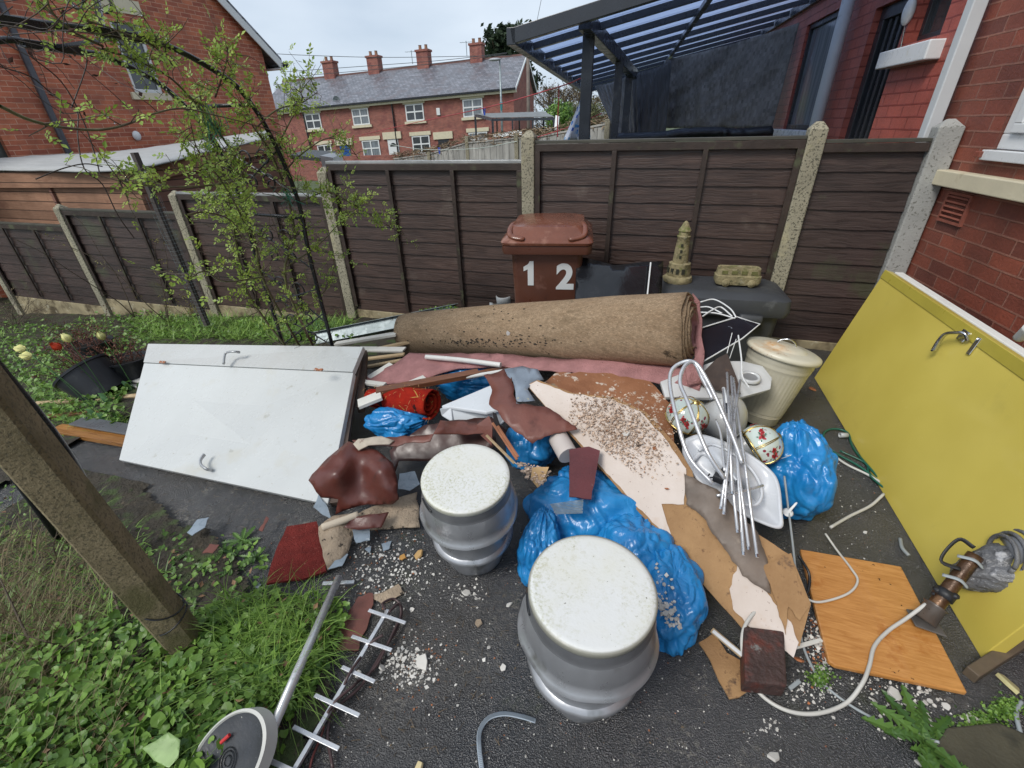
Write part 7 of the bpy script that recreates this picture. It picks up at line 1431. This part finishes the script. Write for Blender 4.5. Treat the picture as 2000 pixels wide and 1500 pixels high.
def shoot(P, i, L_, dirn=None, nl=5, ls=.022):
    p = P[i]; d = nrm(V(random.gauss(0, .7), random.gauss(-.2, .6), random.gauss(.35, .7))) if dirn is None else dirn; pts = [p]
    for k in range(4): d = nrm(d+V(random.gauss(0, .25), random.gauss(0, .25), random.gauss(.05, .2))); p = p+d*L_/4; pts.append(p)
    TM.tube(pts, [.0022, .0018, .0015, .0012, .001], 4, 0, False)
    for k in range(nl): q = pts[1+k % 4]+V(*[random.gauss(0, .006) for _ in range(3)]); leaf(LM, q, nrm(d*.3+V(*[random.gauss(0, .7) for _ in range(3)])), ls*random.uniform(.7, 1.25))
    if random.random() < .5: q = pts[random.randrange(1, 5)]-V(0, 0, .006); DM_.blob(q, (.0022, .0022, .003), None, 8, 6)
dens = [62, 46, 50, 20, 24, 16, 12, 14, 5, 7, 9, 16, 12, 14, 18, 9, 12]
for (P, r), n in zip(canes, dens):
    for _ in range(int(n*1.4)):
        i = random.randrange(2, len(P)); z = P[i][2]
        if z < .45 and random.random() < .8: continue
        shoot(P, i, random.uniform(.05, .22), None, random.randint(3, 6), random.uniform(.016, .026))
# bare inner twigs low down
for _ in range(70):
    P, r = canes[random.choice((0, 1, 2))]; i = random.randrange(0, len(P)//2); p = P[i]; d = nrm(V(random.gauss(0, 1), random.gauss(0, .7), random.gauss(.8, .6))); pts = [p]
    for k in range(4): d = nrm(d+V(*[random.gauss(0, .35) for _ in range(3)])); p = p+d*random.uniform(.05, .11); pts.append(p)
    TM.tube(pts, [.003, .0025, .002, .0015, .001], 4, 0, False)
CM.build('cane', CANE, rz, smooth=True); TM.build('twig', TWIG, rz); LM.build('foliage', LEAFR, rz)
for P in (A1_, A2_):
    for _ in range(34): q = P[random.randrange(6, len(P)-14)]+V(0, 0, -.015); DM_.blob(q, (.0028, .0028, .004), None, 8, 6)
kind(DM_.build('raindrops', DROP), 'stuff')
# green netting scraps caught on the rose
for x, y, s_, lab in ((412, 245, 1., 'shred of green plastic netting caught at the arch shoulder'), (560, 385, .6, 'small shred of green plastic netting low on the arch')):
    c_ = XP(x, y, -2.08); mb = MB()
    for k in range(16): p = c_+V(random.gauss(0, .02), random.gauss(0, .015), random.uniform(0, .10)*s_); mb.tube(cr([p, p+V(random.gauss(0, .02), random.gauss(0, .01), -.05*s_), p+V(random.gauss(0, .03), random.gauss(0, .02), -.11*s_)]), .0012, 4, 0, False)
    tag(mb.build('netting_shred', mat('green_netting%d' % x, (.01, .16, .10), .5)), lab, 'netting')
# second thin climber with a mesh-wrapped stake left of the rose
stk = thing('mesh_wrapped_stake', 'dark wooden stake wrapped in wire mesh in front of the left fence', 'stake', T(398, 630))
sb_ = YP(262, 298, 3.3); se_ = YP(405, 635, 3.3); MB().bar(se_, sb_, .045, .045, up=(0, 1, 0)).build('stake', mat('weathered_dark_stake', (.06, .05, .045), .8, var=.3), stk)
mb = MB(); dds = nrm(sb_-se_); sx_ = nrm(np.cross(dds, V(0, 1, 0))); sy_ = np.cross(sx_, dds); Ls = np.linalg.norm(sb_-se_)
for k in range(34): p = se_+dds*Ls*(k/36*.78); mb.tube([p+(sx_*math.cos(q)+sy_*math.sin(q))*.055*(1+.15*math.sin(k*1.7+q)) for q in np.linspace(0, 6.28, 11)], .0011, 3, 0, False)
for k in range(9): q = k*.7; mb.tube([se_+dds*Ls*.78*t_+(sx_*math.cos(q+.2*math.sin(t_*9))+sy_*math.sin(q))*.055 for t_ in np.linspace(0, 1, 9)], .0011, 3, 0, False)
mb.build('wire_mesh', GALV, stk)
def shrub(name, lab, base_pts, lm, seed, n, ls, hgt, nst=6, cat='shrub', grp=None, r=.004, spread=.5, tm=None):
    random.seed(seed); b0_ = base_pts; t = thing(name, lab, cat, b0_, grp); st, fo = MB(), MB()
    global TM; TM = st
    for k in range(nst):
        d = nrm(V(random.gauss(0, spread), random.gauss(0, spread), 1)); p = b0_+V(random.gauss(0, .003), random.gauss(0, .003), 0); pts = [p]
        for j in range(5): d = nrm(d+V(*[random.gauss(0, .18) for _ in range(3)])); p = p+d*hgt/5*random.uniform(.7, 1.1); pts.append(p)
        P = cr(pts, 4); st.tube(P, list(np.linspace(r, r*.3, len(P))), 5, 0, False)
        for j in range(int(n/nst)):
            q = P[random.randrange(len(P)//4, len(P))]; dd = nrm(V(*[random.gauss(0, 1) for _ in range(3)])); e = q+dd*random.uniform(.02, .07); st.tube([q, e], r*.25, 3, 0, False)
            if ls: leaf(fo, e, dd, ls*random.uniform(.7, 1.2), 1)
    st.build('stems', tm or TWIG, t)
    if ls: fo.build('foliage', lm, t)
YL = leafmat('yellow_leaf', (.20, .20, .03), (.38, .34, .06))
shrub('thin_climber', 'thin climber with sparse yellowish leaves on the fence left of the rose', YP(330, 632, 3.45), YL, 4, 60, .016, 1.45, 3, 'climber', r=.006, spread=.28)
shrub('bare_climber', 'bare brown climber stem against the fence below the shed', YP(262, 620, 3.5), YL, 9, 40, 0, 1.5, 2, 'climber', r=.006, spread=.25)
shrub('young_shrub', 'low yellow-green shrub at the fence foot left of the rose', T(380, 628), YL, 14, 90, .018, .30, 6, 'shrub')
shrub('dry_bush', 'tangled dry bush hiding the foot of the leftmost fence post', T(30, 640), DRYG, 5, 240, .014, .75, 16, 'shrub', spread=.8)
# twigs with dead leaves, top left corner
random.seed(44); tw = thing('overhanging_twigs', 'bare dark twigs with dead leaves hanging into the top left corner', 'twigs', XP(30, 60, -1.7)); mb = MB(); lf = MB()
for k in range(18):
    p = XP(random.uniform(-60, 70), random.uniform(-40, 120), -1.75+random.uniform(-.3, .2)); d = nrm(V(random.gauss(.4, .6), random.gauss(0, .5), random.gauss(-.5, .7))); pts = [p]
    for j in range(5): d = nrm(d+V(*[random.gauss(0, .4) for _ in range(3)])); p = p+d*.06; pts.append(p)
    mb.tube(cr(pts, 3), .0012, 4, 0, False)
    for q in pts[2:]:
        if random.random() < .5: leaflet(lf, q, nrm(V(*[random.gauss(0, 1) for _ in range(3)])), nrm(V(*[random.gauss(0, 1) for _ in range(3)])), .022)
for pts in ([(0, 130), (60, 150), (110, 190), (150, 215), (152, 270), (165, 330), (200, 360), (230, 420), (262, 465)], [(60, 110), (120, 160), (160, 230), (185, 300), (195, 340)], [(140, 210), (170, 120), (150, 90)], [(70, 350), (120, 330), (165, 320), (200, 325)]):
    mb.tube(cr([XP(x, y, -2.1) for x, y in pts], 5), .0022, 5, 0, False)
mb.build('stems', mat('dark_wet_twig', (.035, .025, .02), .6), tw); lf.build('foliage', mat('dead_leaf_brown', (.07, .035, .025), .8), tw)
# ================================================================ POTS
PB = mat('black_plant_pot', (.018, .020, .025), .5, var=.3, vs=8, bump=.3, bs=30, spots=[((.06, .065, .06), 9, .6, .1)])
COMP = mat('potting_compost', (.02, .016, .012), .95, var=.5, vs=20, bump=1., bs=60, bd=.02)
def pot(c, ax, R, h, lab, seed, red=True, stems=26):
    az = nrm(ax); ax_ = nrm(np.cross((0, 1, 0), az)); ay_ = np.cross(az, ax_); t = thing('plant_pot', lab, 'plant pot', c, 'black plant pots in the weeds'); F = (ax_, ay_, az)
    MB().lathe([(0, 0), (R*.76, 0), (R*.97, h*.93), (R*1.03, h*.935), (R*1.04, h), (R*.97, h), (R*.93, h*.86)], c, F, 48).build('pot', PB, t, smooth=True, auto=40)
    mb = MB(); P = np.array([[c+(ax_*math.cos(q)+ay_*math.sin(q))*R*.94*r_+az*(h*.86+.02*N3((r_*3, q, seed), 3)) for q in np.linspace(0, 6.2832, 25)] for r_ in (0.01, .3, .6, .8, 1.)]); mb.grid(P); mb.build('compost', COMP, t, smooth=True)
    random.seed(seed); st, fo = MB(), MB()
    for k in range(stems):
        q = random.uniform(0, 6.28); p = c+(ax_*math.cos(q)+ay_*math.sin(q))*R*.75*random.random()**.5+az*h*.86; d = nrm(V(0, 0, 1)+az*.8+V(*[random.gauss(0, .5) for _ in range(3)])); pts = [p]; L_ = random.uniform(.12, .34)
        for j in range(4): d = nrm(d+V(*[random.gauss(0, .2) for _ in range(3)])); p = p+d*L_/4; pts.append(p)
        st.tube(pts, [.0035, .003, .0025, .002, .0012], 4, 0, False)
        for j in range(14 if red else 5): a = pts[random.randrange(1, 5)]; leaflet(fo, a+V(*[random.gauss(0, .02) for _ in range(3)]), nrm(V(*[random.gauss(0, 1) for _ in range(3)])), nrm(V(*[random.gauss(0, 1) for _ in range(3)])), random.uniform(.012, .026))
    st.build('stems', mat('red_brown_stem%d' % seed, (.11, .045, .03), .7, var=.3, vs=20), t); fo.build('foliage', REDL, t)
pc_ = T(182, 775, .02); pot(pc_+V(.10, .06, .0), V(-.62, -.05, .80), .20, .27, 'tilted black plant pot with bare red-brown stems, nearest of the pots', 3)
pot(T(248, 752, .0)+V(0, .05, 0), V(-.05, .1, 1), .19, .22, 'upright black plant pot with reddish leaves beside the white cupboard doors', 6)
pot(T(190, 700, -.02), V(-.05, .05, 1), .19, .18, 'rearmost black plant pot behind the other two', 8, True, 30)
# tulips
TUY = mat('pale_yellow_petal', (.66, .64, .26), .45, var=.12); TUR = mat('orange_red_petal', (.62, .06, .02), .45, var=.15); TUG = leafmat('tulip_leaf', (.06, .16, .05), (.12, .26, .09))
def tulip(x, y, d, lean, m, lab):
    p = D(x, y, d); gp = V(p[0]-lean[0]*.25, p[1]-lean[1]*.25, gz(p[0], p[1])); t = thing('tulip', lab, 'tulip', gp, 'tulips by the pots'); dd = nrm(V(*lean)); 
    MB().tube(cr([gp, (gp+p)/2+V(0, 0, .04), p], 5), .0025, 6).build('stem', TUG, t, smooth=True); a = nrm(np.cross(dd, (0, 1, .2))); b = np.cross(dd, a)
    for k in range(6):
        q = k*math.pi/3; r_ = a*math.cos(q)+b*math.sin(q); sd_ = np.cross(dd, r_); P = np.array([[p+dd*(.075*v)+r_*(.022*math.sin(min(1, v*1.25)*2.6)*(1 if k % 2 else .92)+.002)+sd_*(w*.018*math.sin(math.pi*min(1, .12+v*.88))) for w in (-1, -.4, .4, 1)] for v in np.linspace(0, 1, 7)]); mb = MB(); mb.grid(P); mb.build('petal', m, t, smooth=True)
    for s_ in (-1, 1): mb = MB(); mb.grid(np.array([[gp+V(s_*.05*v*2, .02*s_, .22*v-.12*v*v)+V(0, w*.018*math.sin(math.pi*min(1, v+.08)), 0) for w in (-1, 0, 1)] for v in np.linspace(0, 1, 7)])); mb.build('leaf', TUG, t, smooth=True)
tulip(50, 682, 3.1, (-1, -.3, .1), TUY, 'pale yellow tulip drooping at the left edge'); tulip(62, 694, 3.0, (-1, -.4, -.05), TUY, 'second pale yellow tulip just below the first')
tulip(137, 668, 3.3, (-.5, 0, .8), TUY, 'closed pale yellow tulip standing above the tilted pot'); tulip(203, 664, 3.5, (-.1, -.1, 1), TUY, 'open pale yellow tulip between the pots'); tulip(120, 682, 3.2, (0, -.5, .8), TUR, 'orange-red tulip in the tilted pot')
# timbers lying left of the white doors
stick((T(68, 790, .03), T(300, 772, .04)), .05, .03, WOODR, 'pale bare batten lying in the weeds left of the white cupboard doors')
stick((T(110, 838, .03), T(290, 868, .03)), .09, .035, WOODO, 'wet orange-brown plank at the yard edge left of the white cupboard doors')
stick((T(90, 815, .03), T(200, 805, .03)), .05, .03, WOODB, 'dark brown batten half buried in grass at the left')
stick((T(150, 822, .07), T(270, 842, .07)), .10, .012, mat('slate_offcut', (.10, .11, .12), .3, var=.2), 'grey slate offcut lying on the wet orange-brown plank', 'slate_piece', 'slate')
stick((T(238, 738, .05), T(300, 748, .06)), .06, .015, WOODW, 'white painted strip poking out left of the cupboard doors'); stick((T(236, 745, .02), T(300, 760, .03)), .06, .015, WOODW, 'lower white painted strip poking out left of the cupboard doors')
# ================================================================ GROUND PLANTS
def gp_(poly): x, y = inpoly(poly); return T(x, y)
def grass(poly, n, L0, L1, name, m, seed, lean=(0, 0), wd=.0035, clump=1, center=None):
    random.seed(seed); mb = MB()
    for _ in range(n):
        c = gp_(poly) if center is None else center+V(random.gauss(0, .02), random.gauss(0, .02), 0)
        for _ in range(clump):
            p = c+V(random.gauss(0, .015), random.gauss(0, .015), 0); a = random.uniform(0, 6.28); L_ = random.uniform(L0, L1); d = nrm(V(math.cos(a)*.6+lean[0], math.sin(a)*.6+lean[1], random.uniform(.5, 1.3))); s_ = nrm(np.cross(d, (0, 0, 1)))*wd*random.uniform(.6, 1.4); vs = []; q = p
            for k in range(5): w = s_*(1-k/4.3); vs += [q-w, q+w]; d = nrm(d+V(0, 0, -.28)+V(lean[0], lean[1], 0)*.12); q = q+d*L_/4; q[2] = max(q[2], p[2]+.004+.004*k)
            mb.add(vs, [(2*k, 2*k+1, 2*k+3, 2*k+2) for k in range(4)], 0, random.random())
    return kind(mb.build(name, m, smooth=False), 'stuff')
def rleaf(mb, c, R, n, k=8, cup=.15, notch=True):
    t_ = nrm(np.cross(n, V(random.gauss(0, 1), random.gauss(0, 1), .1))); b_ = np.cross(n, t_); vs = [c]; a0 = random.uniform(0, 6.28)
    for i in range(k): q = a0+6.283*i/k; rr = R*(1 if i else .45)*random.uniform(.9, 1.08); vs.append(c+(t_*math.cos(q)+b_*math.sin(q))*rr+n*R*cup)
    mb.add(vs, [(0, 1+i, 1+(i+1) % k) for i in range(k)], 0, random.random())
def carpetleaf(poly, n, r0, r1, h0, h1, name, m, seed, k=8):
    random.seed(seed); mb = MB()
    for _ in range(n):
        p = gp_(poly); nn_ = nrm(V(random.gauss(0, .55), random.gauss(-.1, .55), 1)); lum = .5+.5*N3(p, 5.); rleaf(mb, p+V(0, 0, random.uniform(h0, h1)*(.6+.8*lum)), random.uniform(r0, r1), nn_, k); mb.r[-k:] = [min(1, max(0, random.uniform(-.1, .6)+.5*lum))]*k
    return kind(mb.build(name, m), 'stuff')
NEAR = [(-60, 1010), (60, 930), (120, 960), (250, 1040), (370, 1050), (420, 1060), (480, 1060), (530, 1080), (520, 1130), (480, 1180), (560, 1180), (640, 1190), (690, 1180), (660, 1260), (600, 1340), (560, 1480), (400, 1560), (-60, 1560)]
LOWL = [(-60, 1300), (120, 1240), (280, 1220), (420, 1200), (480, 1220), (560, 1300), (520, 1420), (420, 1540), (-60, 1560)]
carpetleaf(NEAR, 2400, .007, .014, .01, .06, 'ground_cover_plants', LEAFG, 1, 7)
carpetleaf(LOWL, 2900, .007, .021, .01, .09, 'creeping_weeds', LEAFG, 2, 9)
carpetleaf([(420, 1180), (640, 1160), (690, 1200), (640, 1330), (560, 1420), (500, 1300)], 500, .008, .018, .02, .06, 'creeping_weeds', LEAFG, 12, 8)
grass([(430, 1180), (620, 1170), (640, 1260), (560, 1400), (500, 1390), (450, 1260)], 560, .10, .24, 'long_grass', GRASS, 3, (.25, -.35), .0022, 3)
grass([(-60, 1000), (200, 1000), (330, 1120), (280, 1200), (100, 1300), (-60, 1300)], 500, .08, .2, 'long_grass', GRASS, 4, (.2, 0), .0028, 2)
grass([(-60, 1050), (140, 1060), (230, 1180), (150, 1260), (-60, 1560)], 1100, .10, .26, 'dry_grass', DRYG, 5, (.4, .1), .0018, 3)
GARD = [(-40, 640), (120, 640), (230, 610), (440, 628), (660, 640), (640, 668), (560, 670), (300, 668), (280, 720), (250, 790), (240, 850), (100, 830), (60, 760), (-40, 700)]
grass([(260, 625), (700, 630), (640, 672), (290, 670)], 1700, .08, .22, 'garden_grass', GRASS, 6, (.0, -.1), .005, 3)
grass(GARD, 1500, .06, .16, 'garden_grass', GRASS, 7, (0, 0), .004, 2)
grass([(-40, 700), (100, 740), (200, 800), (260, 840), (120, 860), (20, 760)], 700, .05, .15, 'garden_grass', GRASS, 8, (0, 0), .004, 2)
carpetleaf(GARD, 3500, .010, .024, .01, .09, 'garden_weeds', LEAFG, 9, 7)
carpetleaf([(500, 600), (700, 640), (700, 672), (520, 670)], 500, .010, .02, .01, .08, 'garden_weeds', LEAFG, 10, 7)
for x, y, sd_ in ((355, 610, 21), (270, 600, 22), (620, 655, 23)):
    o = grass(None, 46, .18, .34, 'daffodil_leaves', leafmat('strap_leaf%d' % sd_, (.05, .13, .04), (.14, .26, .09)), sd_, (0, -.05), .008, 1, T(x, y)); del o['kind']; tag(o, {21: 'clump of strappy leaves at the fence behind the tilted pot', 22: 'clump of strappy leaves beside the pots at the fence', 23: 'spiky grass tuft under the right leg of the arch'}[sd_], 'plant')
random.seed(52); pa = MB(); c_ = Z(890, 605, .02)
for _ in range(1500): p = V(random.gauss(0, .15), random.gauss(0, .06), 0); rleaf(pa, c_+p+V(0, -.02, random.uniform(0, .09)*max(0, 1-abs(p[0])*3)), random.uniform(.006, .013), nrm(V(random.gauss(0, .6), random.gauss(0, .6), 1)), 5)
tag(pa.build('low_herb', LEAFG), 'bright green low herb growing between the channel and the carpet roll', 'plant')
# left-bank dry twigs in the foreground
random.seed(61); fr = thing('dead_twig_bush', 'dead tangled twigs in the near left corner beside the mossy post', 'twigs', T(120, 1200)); mb = MB()
for _ in range(95):
    p = T(random.uniform(-60, 230), random.uniform(1000, 1330)); d = nrm(V(random.gauss(.2, .6), random.gauss(0, .6), random.uniform(.1, .9))); pts = [p]
    for k in range(5): d = nrm(d+V(*[random.gauss(0, .3) for _ in range(3)])-V(0, 0, .05)); p = p+d*random.uniform(.03, .07); pts.append(p)
    r = random.choice((.001, .0015, .0035)); mb.tube(pts, list(np.linspace(r, r*.4, 6)), 5, 0, False)
mb.build('stems', TWIG, fr)
for a, b, lab in (((165, 960), (255, 1275), 'thin dead stem leaning left of the mossy post'), ((0, 1130), (90, 1320), 'thick dead stem at the left edge')):
    P = cr([T(b[0], b[1]), T((a[0]+b[0])/2, (a[1]+b[1])/2, .1), T(a[0], a[1], .25)], 5); tag(MB().tube(P, list(np.linspace(.006, .002, len(P))), 7).build('dead_branch', TWIG, smooth=True), lab, 'stem')
o = sheet([(280, 1430), (340, 1395), (370, 1440), (330, 1490), (300, 1480)] and [(278, 1462, .09), (330, 1430, .11), (352, 1445, .11), (348, 1480, .10), (330, 1500, .09), (300, 1485, .09)], jag=2, wr=.004, step=10).build('green_leaf_scrap', mat('pale_green_film', (.22, .33, .12), .35, var=.2, vs=20), smooth=True, solid=.001); tag(o, 'pale crumpled green leaf among the creeping weeds at the bottom', 'leaf')
grass([(-60, 1250), (200, 1230), (420, 1230), (560, 1300), (520, 1450), (-60, 1560)], 320, .06, .2, 'long_grass', GRASS, 44, (.2, -.1), .0022, 2)
grass([(-60, 1250), (120, 1250), (330, 1380), (300, 1560), (-60, 1560)], 420, .08, .22, 'dry_grass', DRYG, 45, (.4, .1), .0018, 2)
random.seed(46); mb = MB()
for _ in range(900): p = gp_(LOWL); lobed_q = nrm(V(random.gauss(0, 1), random.gauss(0, 1), .2)); leaflet(mb, p+V(0, 0, random.uniform(.02, .09)), lobed_q, nrm(V(random.gauss(0, .5), random.gauss(0, .5), 1)), random.uniform(.012, .035))
kind(mb.build('pointed_weeds', LEAFG), 'stuff')
mb = MB()
for _ in range(420): p = gp_(NEAR); leaflet(mb, p+V(0, 0, random.uniform(.02, .08)), nrm(V(random.gauss(0, 1), random.gauss(0, 1), .2)), nrm(V(random.gauss(0, .6), random.gauss(0, .6), 1)), random.uniform(.012, .032))
kind(mb.build('fallen_leaves', mat('fallen_leaf_brown', (.16, .09, .045), .7, var=.4, vs=20, rv=.5)), 'stuff')
# serrated weeds (dandelion / thistle like) made of lobed leaves
def lobed(mb, p, d, L_, w, n_, k=7):
    side = nrm(np.cross(d, (0, 0, 1))); q = p.copy(); vs = []; dd = d.copy()
    for i in range(k*2+1):
        t_ = i/(k*2); ww = w*math.sin(math.pi*min(1, .12+t_*.9))**.6*(1 if i % 2 else .40)*(.5+.7*t_); vs += [q-side*ww-dd*ww*.5*(i % 2), q+V(0, 0, -.003), q+side*ww-dd*ww*.5*(i % 2)]; dd = nrm(dd+V(0, 0, -.09)); q = q+dd*L_/(k*2); q[2] = max(q[2], p[2]+.006)
    mb.add(vs, [f for i in range(k*2) for f in ((i*3, i*3+1, i*3+4, i*3+3), (i*3+1, i*3+2, i*3+5, i*3+4))], 0, random.random())
DANL = leafmat('toothed_leaf', (.05, .12, .025), (.13, .25, .05))
def rosette(c, n, L_, w, name, lab, cat, seed, grp=None, zup=.35):
    random.seed(seed); mb = MB()
    for k in range(n): a = k/n*6.283+random.gauss(0, .2); lobed(mb, c+V(0, 0, .006+.002*k), nrm(V(math.cos(a), math.sin(a), random.uniform(.1, zup))), L_*random.uniform(.6, 1.1), w*random.uniform(.8, 1.2), 1)
    return tag(mb.build(name, DANL, smooth=False), lab, cat, grp)
rosette(T(1800, 1455), 12, .17, .026, 'dandelion', 'large toothed dandelion rosette at the lower right beside the grey cable', 'dandelion', 3, zup=.7)
rosette(T(1840, 1480), 8, .10, .018, 'dandelion', 'smaller dandelion crowded against the right side of the large rosette', 'dandelion', 13)
for i, (x, y, s_) in enumerate(((475, 1062, .10), (440, 1085, .09), (500, 1095, .08), (410, 1110, .08), (455, 1120, .07), (520, 1160, .06), (370, 1085, .07))): rosette(T(x, y), 11, s_, s_*.15, 'thistle_weed', ['toothed weed nearest the red carpet offcut', 'toothed weed left of the red carpet offcut', 'toothed weed touching the red carpet corner', 'toothed weed by the asphalt edge', 'toothed weed among the creeping leaves', 'small toothed weed below the red carpet offcut', 'toothed weed close to the mossy post'][i], 'weed', 30+i, 'toothed weeds at the yard edge')
o = rosette(T(235, 1010), 5, .06, .01, 'thistle_weed', 'small weed on the asphalt right of the mossy post', 'weed', 50)
mbm = MB(); random.seed(70)
for cx, cyy, rr, n in ((1915, 1420, 45, 900), (1965, 1385, 30, 400), (1600, 1325, 25, 260)):
    for _ in range(n): p = T(cx+random.gauss(0, rr*.5), cyy+random.gauss(0, rr*.35)); rleaf(mbm, p+V(0, 0, random.uniform(.002, .014)), random.uniform(.0025, .006), nrm(V(random.gauss(0, .7), random.gauss(0, .7), 1)), 5)
kind(mbm.build('moss_patches', LEAFG), 'stuff')
o = MB().prism([T(1850, 1420, .02), T(1950, 1410, .02), T(2120, 1480, .02), T(2100, 1600, .02), T(1870, 1600, .02), T(1800, 1500, .02)], (0, 0, -.03)).build('paving_slab', mat('mossy_slab', (.06, .055, .035), .7, var=.3, vs=8, bump=.8, bs=70, spots=[((.03, .03, .02), 5, .55, .1)]), bevel=.006); tag(o, 'dark mossy paving slab in the bottom right corner', 'paving slab')
# ================================================================ DEBRIS on the asphalt
random.seed(90); mb = MB(); mb2 = MB(); mb3 = MB()
def gauss2(cx, cyy, sx, sy): return lambda: T(random.gauss(cx, sx), random.gauss(cyy, sy), .001)
for cx, cyy, sx, sy, n, s0, s1 in ((770, 1090, 45, 30, 260, .0025, .008), (800, 1300, 28, 22, 240, .002, .009), (905, 1160, 28, 14, 80, .002, .007), (760, 1140, 50, 20, 150, .002, .007), (850, 1250, 60, 60, 70, .002, .006), (1640, 980, 60, 90, 130, .0015, .005), (1730, 1340, 45, 30, 170, .0015, .006), (1600, 1260, 16, 50, 260, .002, .008), (1495, 1430, 22, 14, 60, .0015, .006), (1580, 1350, 30, 20, 90, .0015, .006), (1050, 1400, 180, 90, 90, .001, .0035), (640, 1380, 90, 70, 40, .002, .005), (1310, 1320, 60, 60, 40, .001, .004), (950, 1060, 40, 60, 60, .001, .004), (1790, 1390, 40, 30, 130, .002, .009)):
    chips(mb, gauss2(cx, cyy, sx, sy), n, s0, s1, .4)
for cx, cyy, sx, sy, n, s0, s1 in ((740, 1060, 60, 50, 120, .0015, .006), (820, 1290, 40, 40, 60, .0015, .005), (1690, 900, 50, 60, 50, .0015, .004), (640, 1140, 60, 25, 60, .0015, .006), (1600, 1250, 14, 40, 90, .002, .006)):
    chips(mb2, gauss2(cx, cyy, sx, sy), n, s0, s1, .5)
chips(mb, lambda: T(random.uniform(560, 1700), random.uniform(1040, 1490), .001), 420, .0008, .004, .4)
chips(mb2, lambda: T(random.uniform(200, 1750), random.uniform(900, 1490), .001), 350, .0008, .004, .4)
kind(mb.build('plaster_debris', PLASM), 'stuff'); kind(mb2.build('brick_debris', RUB), 'stuff')
for _ in range(420):
    p = T(random.uniform(180, 560), random.uniform(880, 1080)) if random.random() < .6 else T(random.uniform(560, 1000), random.uniform(1050, 1480)); a = random.uniform(0, 6.28); d = V(math.cos(a), math.sin(a), .1)*random.uniform(.008, .03); mb3.tube([p+V(0, 0, .003), p+d*.5+V(0, 0, .005), p+d+V(0, 0, .003)], .0009, 3, 0, False)
for _ in range(260):
    p = T(random.uniform(150, 600), random.uniform(860, 1100)) if random.random() < .6 else T(random.uniform(500, 1500), random.uniform(1050, 1480)); leaflet(mb3, p+V(0, 0, .004), nrm(V(random.gauss(0, 1), random.gauss(0, 1), 0)), V(0, 0, 1), random.uniform(.004, .012))
kind(mb3.build('leaf_litter', mat('leaf_litter_brown', (.10, .07, .04), .8, var=.4, vs=30, rv=.5)), 'stuff')
big = [((825, 1295), .030, PLASM, 'largest white plaster lump on the asphalt left of the nearer keg'), ((745, 1305), .018, PLASM, 'white plaster lump beside the aerial'), ((700, 1315), .016, PLASM, 'white plaster lump between the aerial bars'), ((805, 1190), .012, PLASM, 'white plaster lump below the algae-topped keg, left'), ((912, 1160), .020, PLASM, 'white plaster lump right below the algae-topped keg'), ((995, 1182), .014, PLASM, 'white plaster chip between the two kegs'),
 ((955, 1265), .010, PLASM, 'white plaster chip left of the nearer keg rim'), ((945, 1290), .010, PLASM, 'smaller white chip left of the nearer keg'), ((983, 1305), .013, PLASM, 'white crumb close to the nearer keg'), ((935, 1218), .020, FELTB, 'flat brown scrap on bare asphalt between the kegs'), ((785, 1090), .020, mat('yellow_foam', (.50, .26, .07), .8), 'orange-yellow foam scrap left of the algae-topped keg'), ((820, 1083), .028, mat('split_pine', (.48, .30, .12), .7), 'yellow splintered pine piece at the foot of the algae-topped keg'),
 ((1512, 1480), .022, PLASM, 'white plaster piece at the bottom edge right of the strap'), ((1805, 1495), .02, PLASM, 'white plaster piece at the bottom near the dandelion'), ((1895, 1405), .022, PLASM, 'white plaster piece by the mossy slab'), ((1850, 1380), .014, PLASM, 'long white chip right of the orange board'), ((820, 1500), .022, mat('foam_yellow_pale', (.6, .5, .28), .8), 'pale yellow foam lump at the bottom edge'), ((1745, 1355), .024, PLASM, 'white plaster streak below the orange board'), ((1690, 1040), .012, PLASM, 'white chip beside the flat white strip'), ((1560, 1290), .018, RUB, 'orange brick fragment beside the dark brick'), ((1610, 1283), .016, RUB, 'second orange brick fragment by the orange board'), ((505, 1145), .018, LINO, 'white-grey lino corner by the weeds'), ((1970, 1340), .035, mat('split_yellow_wood', (.5, .45, .22), .8), 'split pale yellow wood at the right edge'), ((1585, 760), .03, RUB, 'orange brick piece behind the dustbin foot')]
for (x, y), s_, m, lab in big:
    mb = MB(); chips(mb, lambda: T(x, y, .002), 1, s_, s_*1.01, .35); tag(mb.build('debris_piece', m, bevel=.001), lab, 'debris')
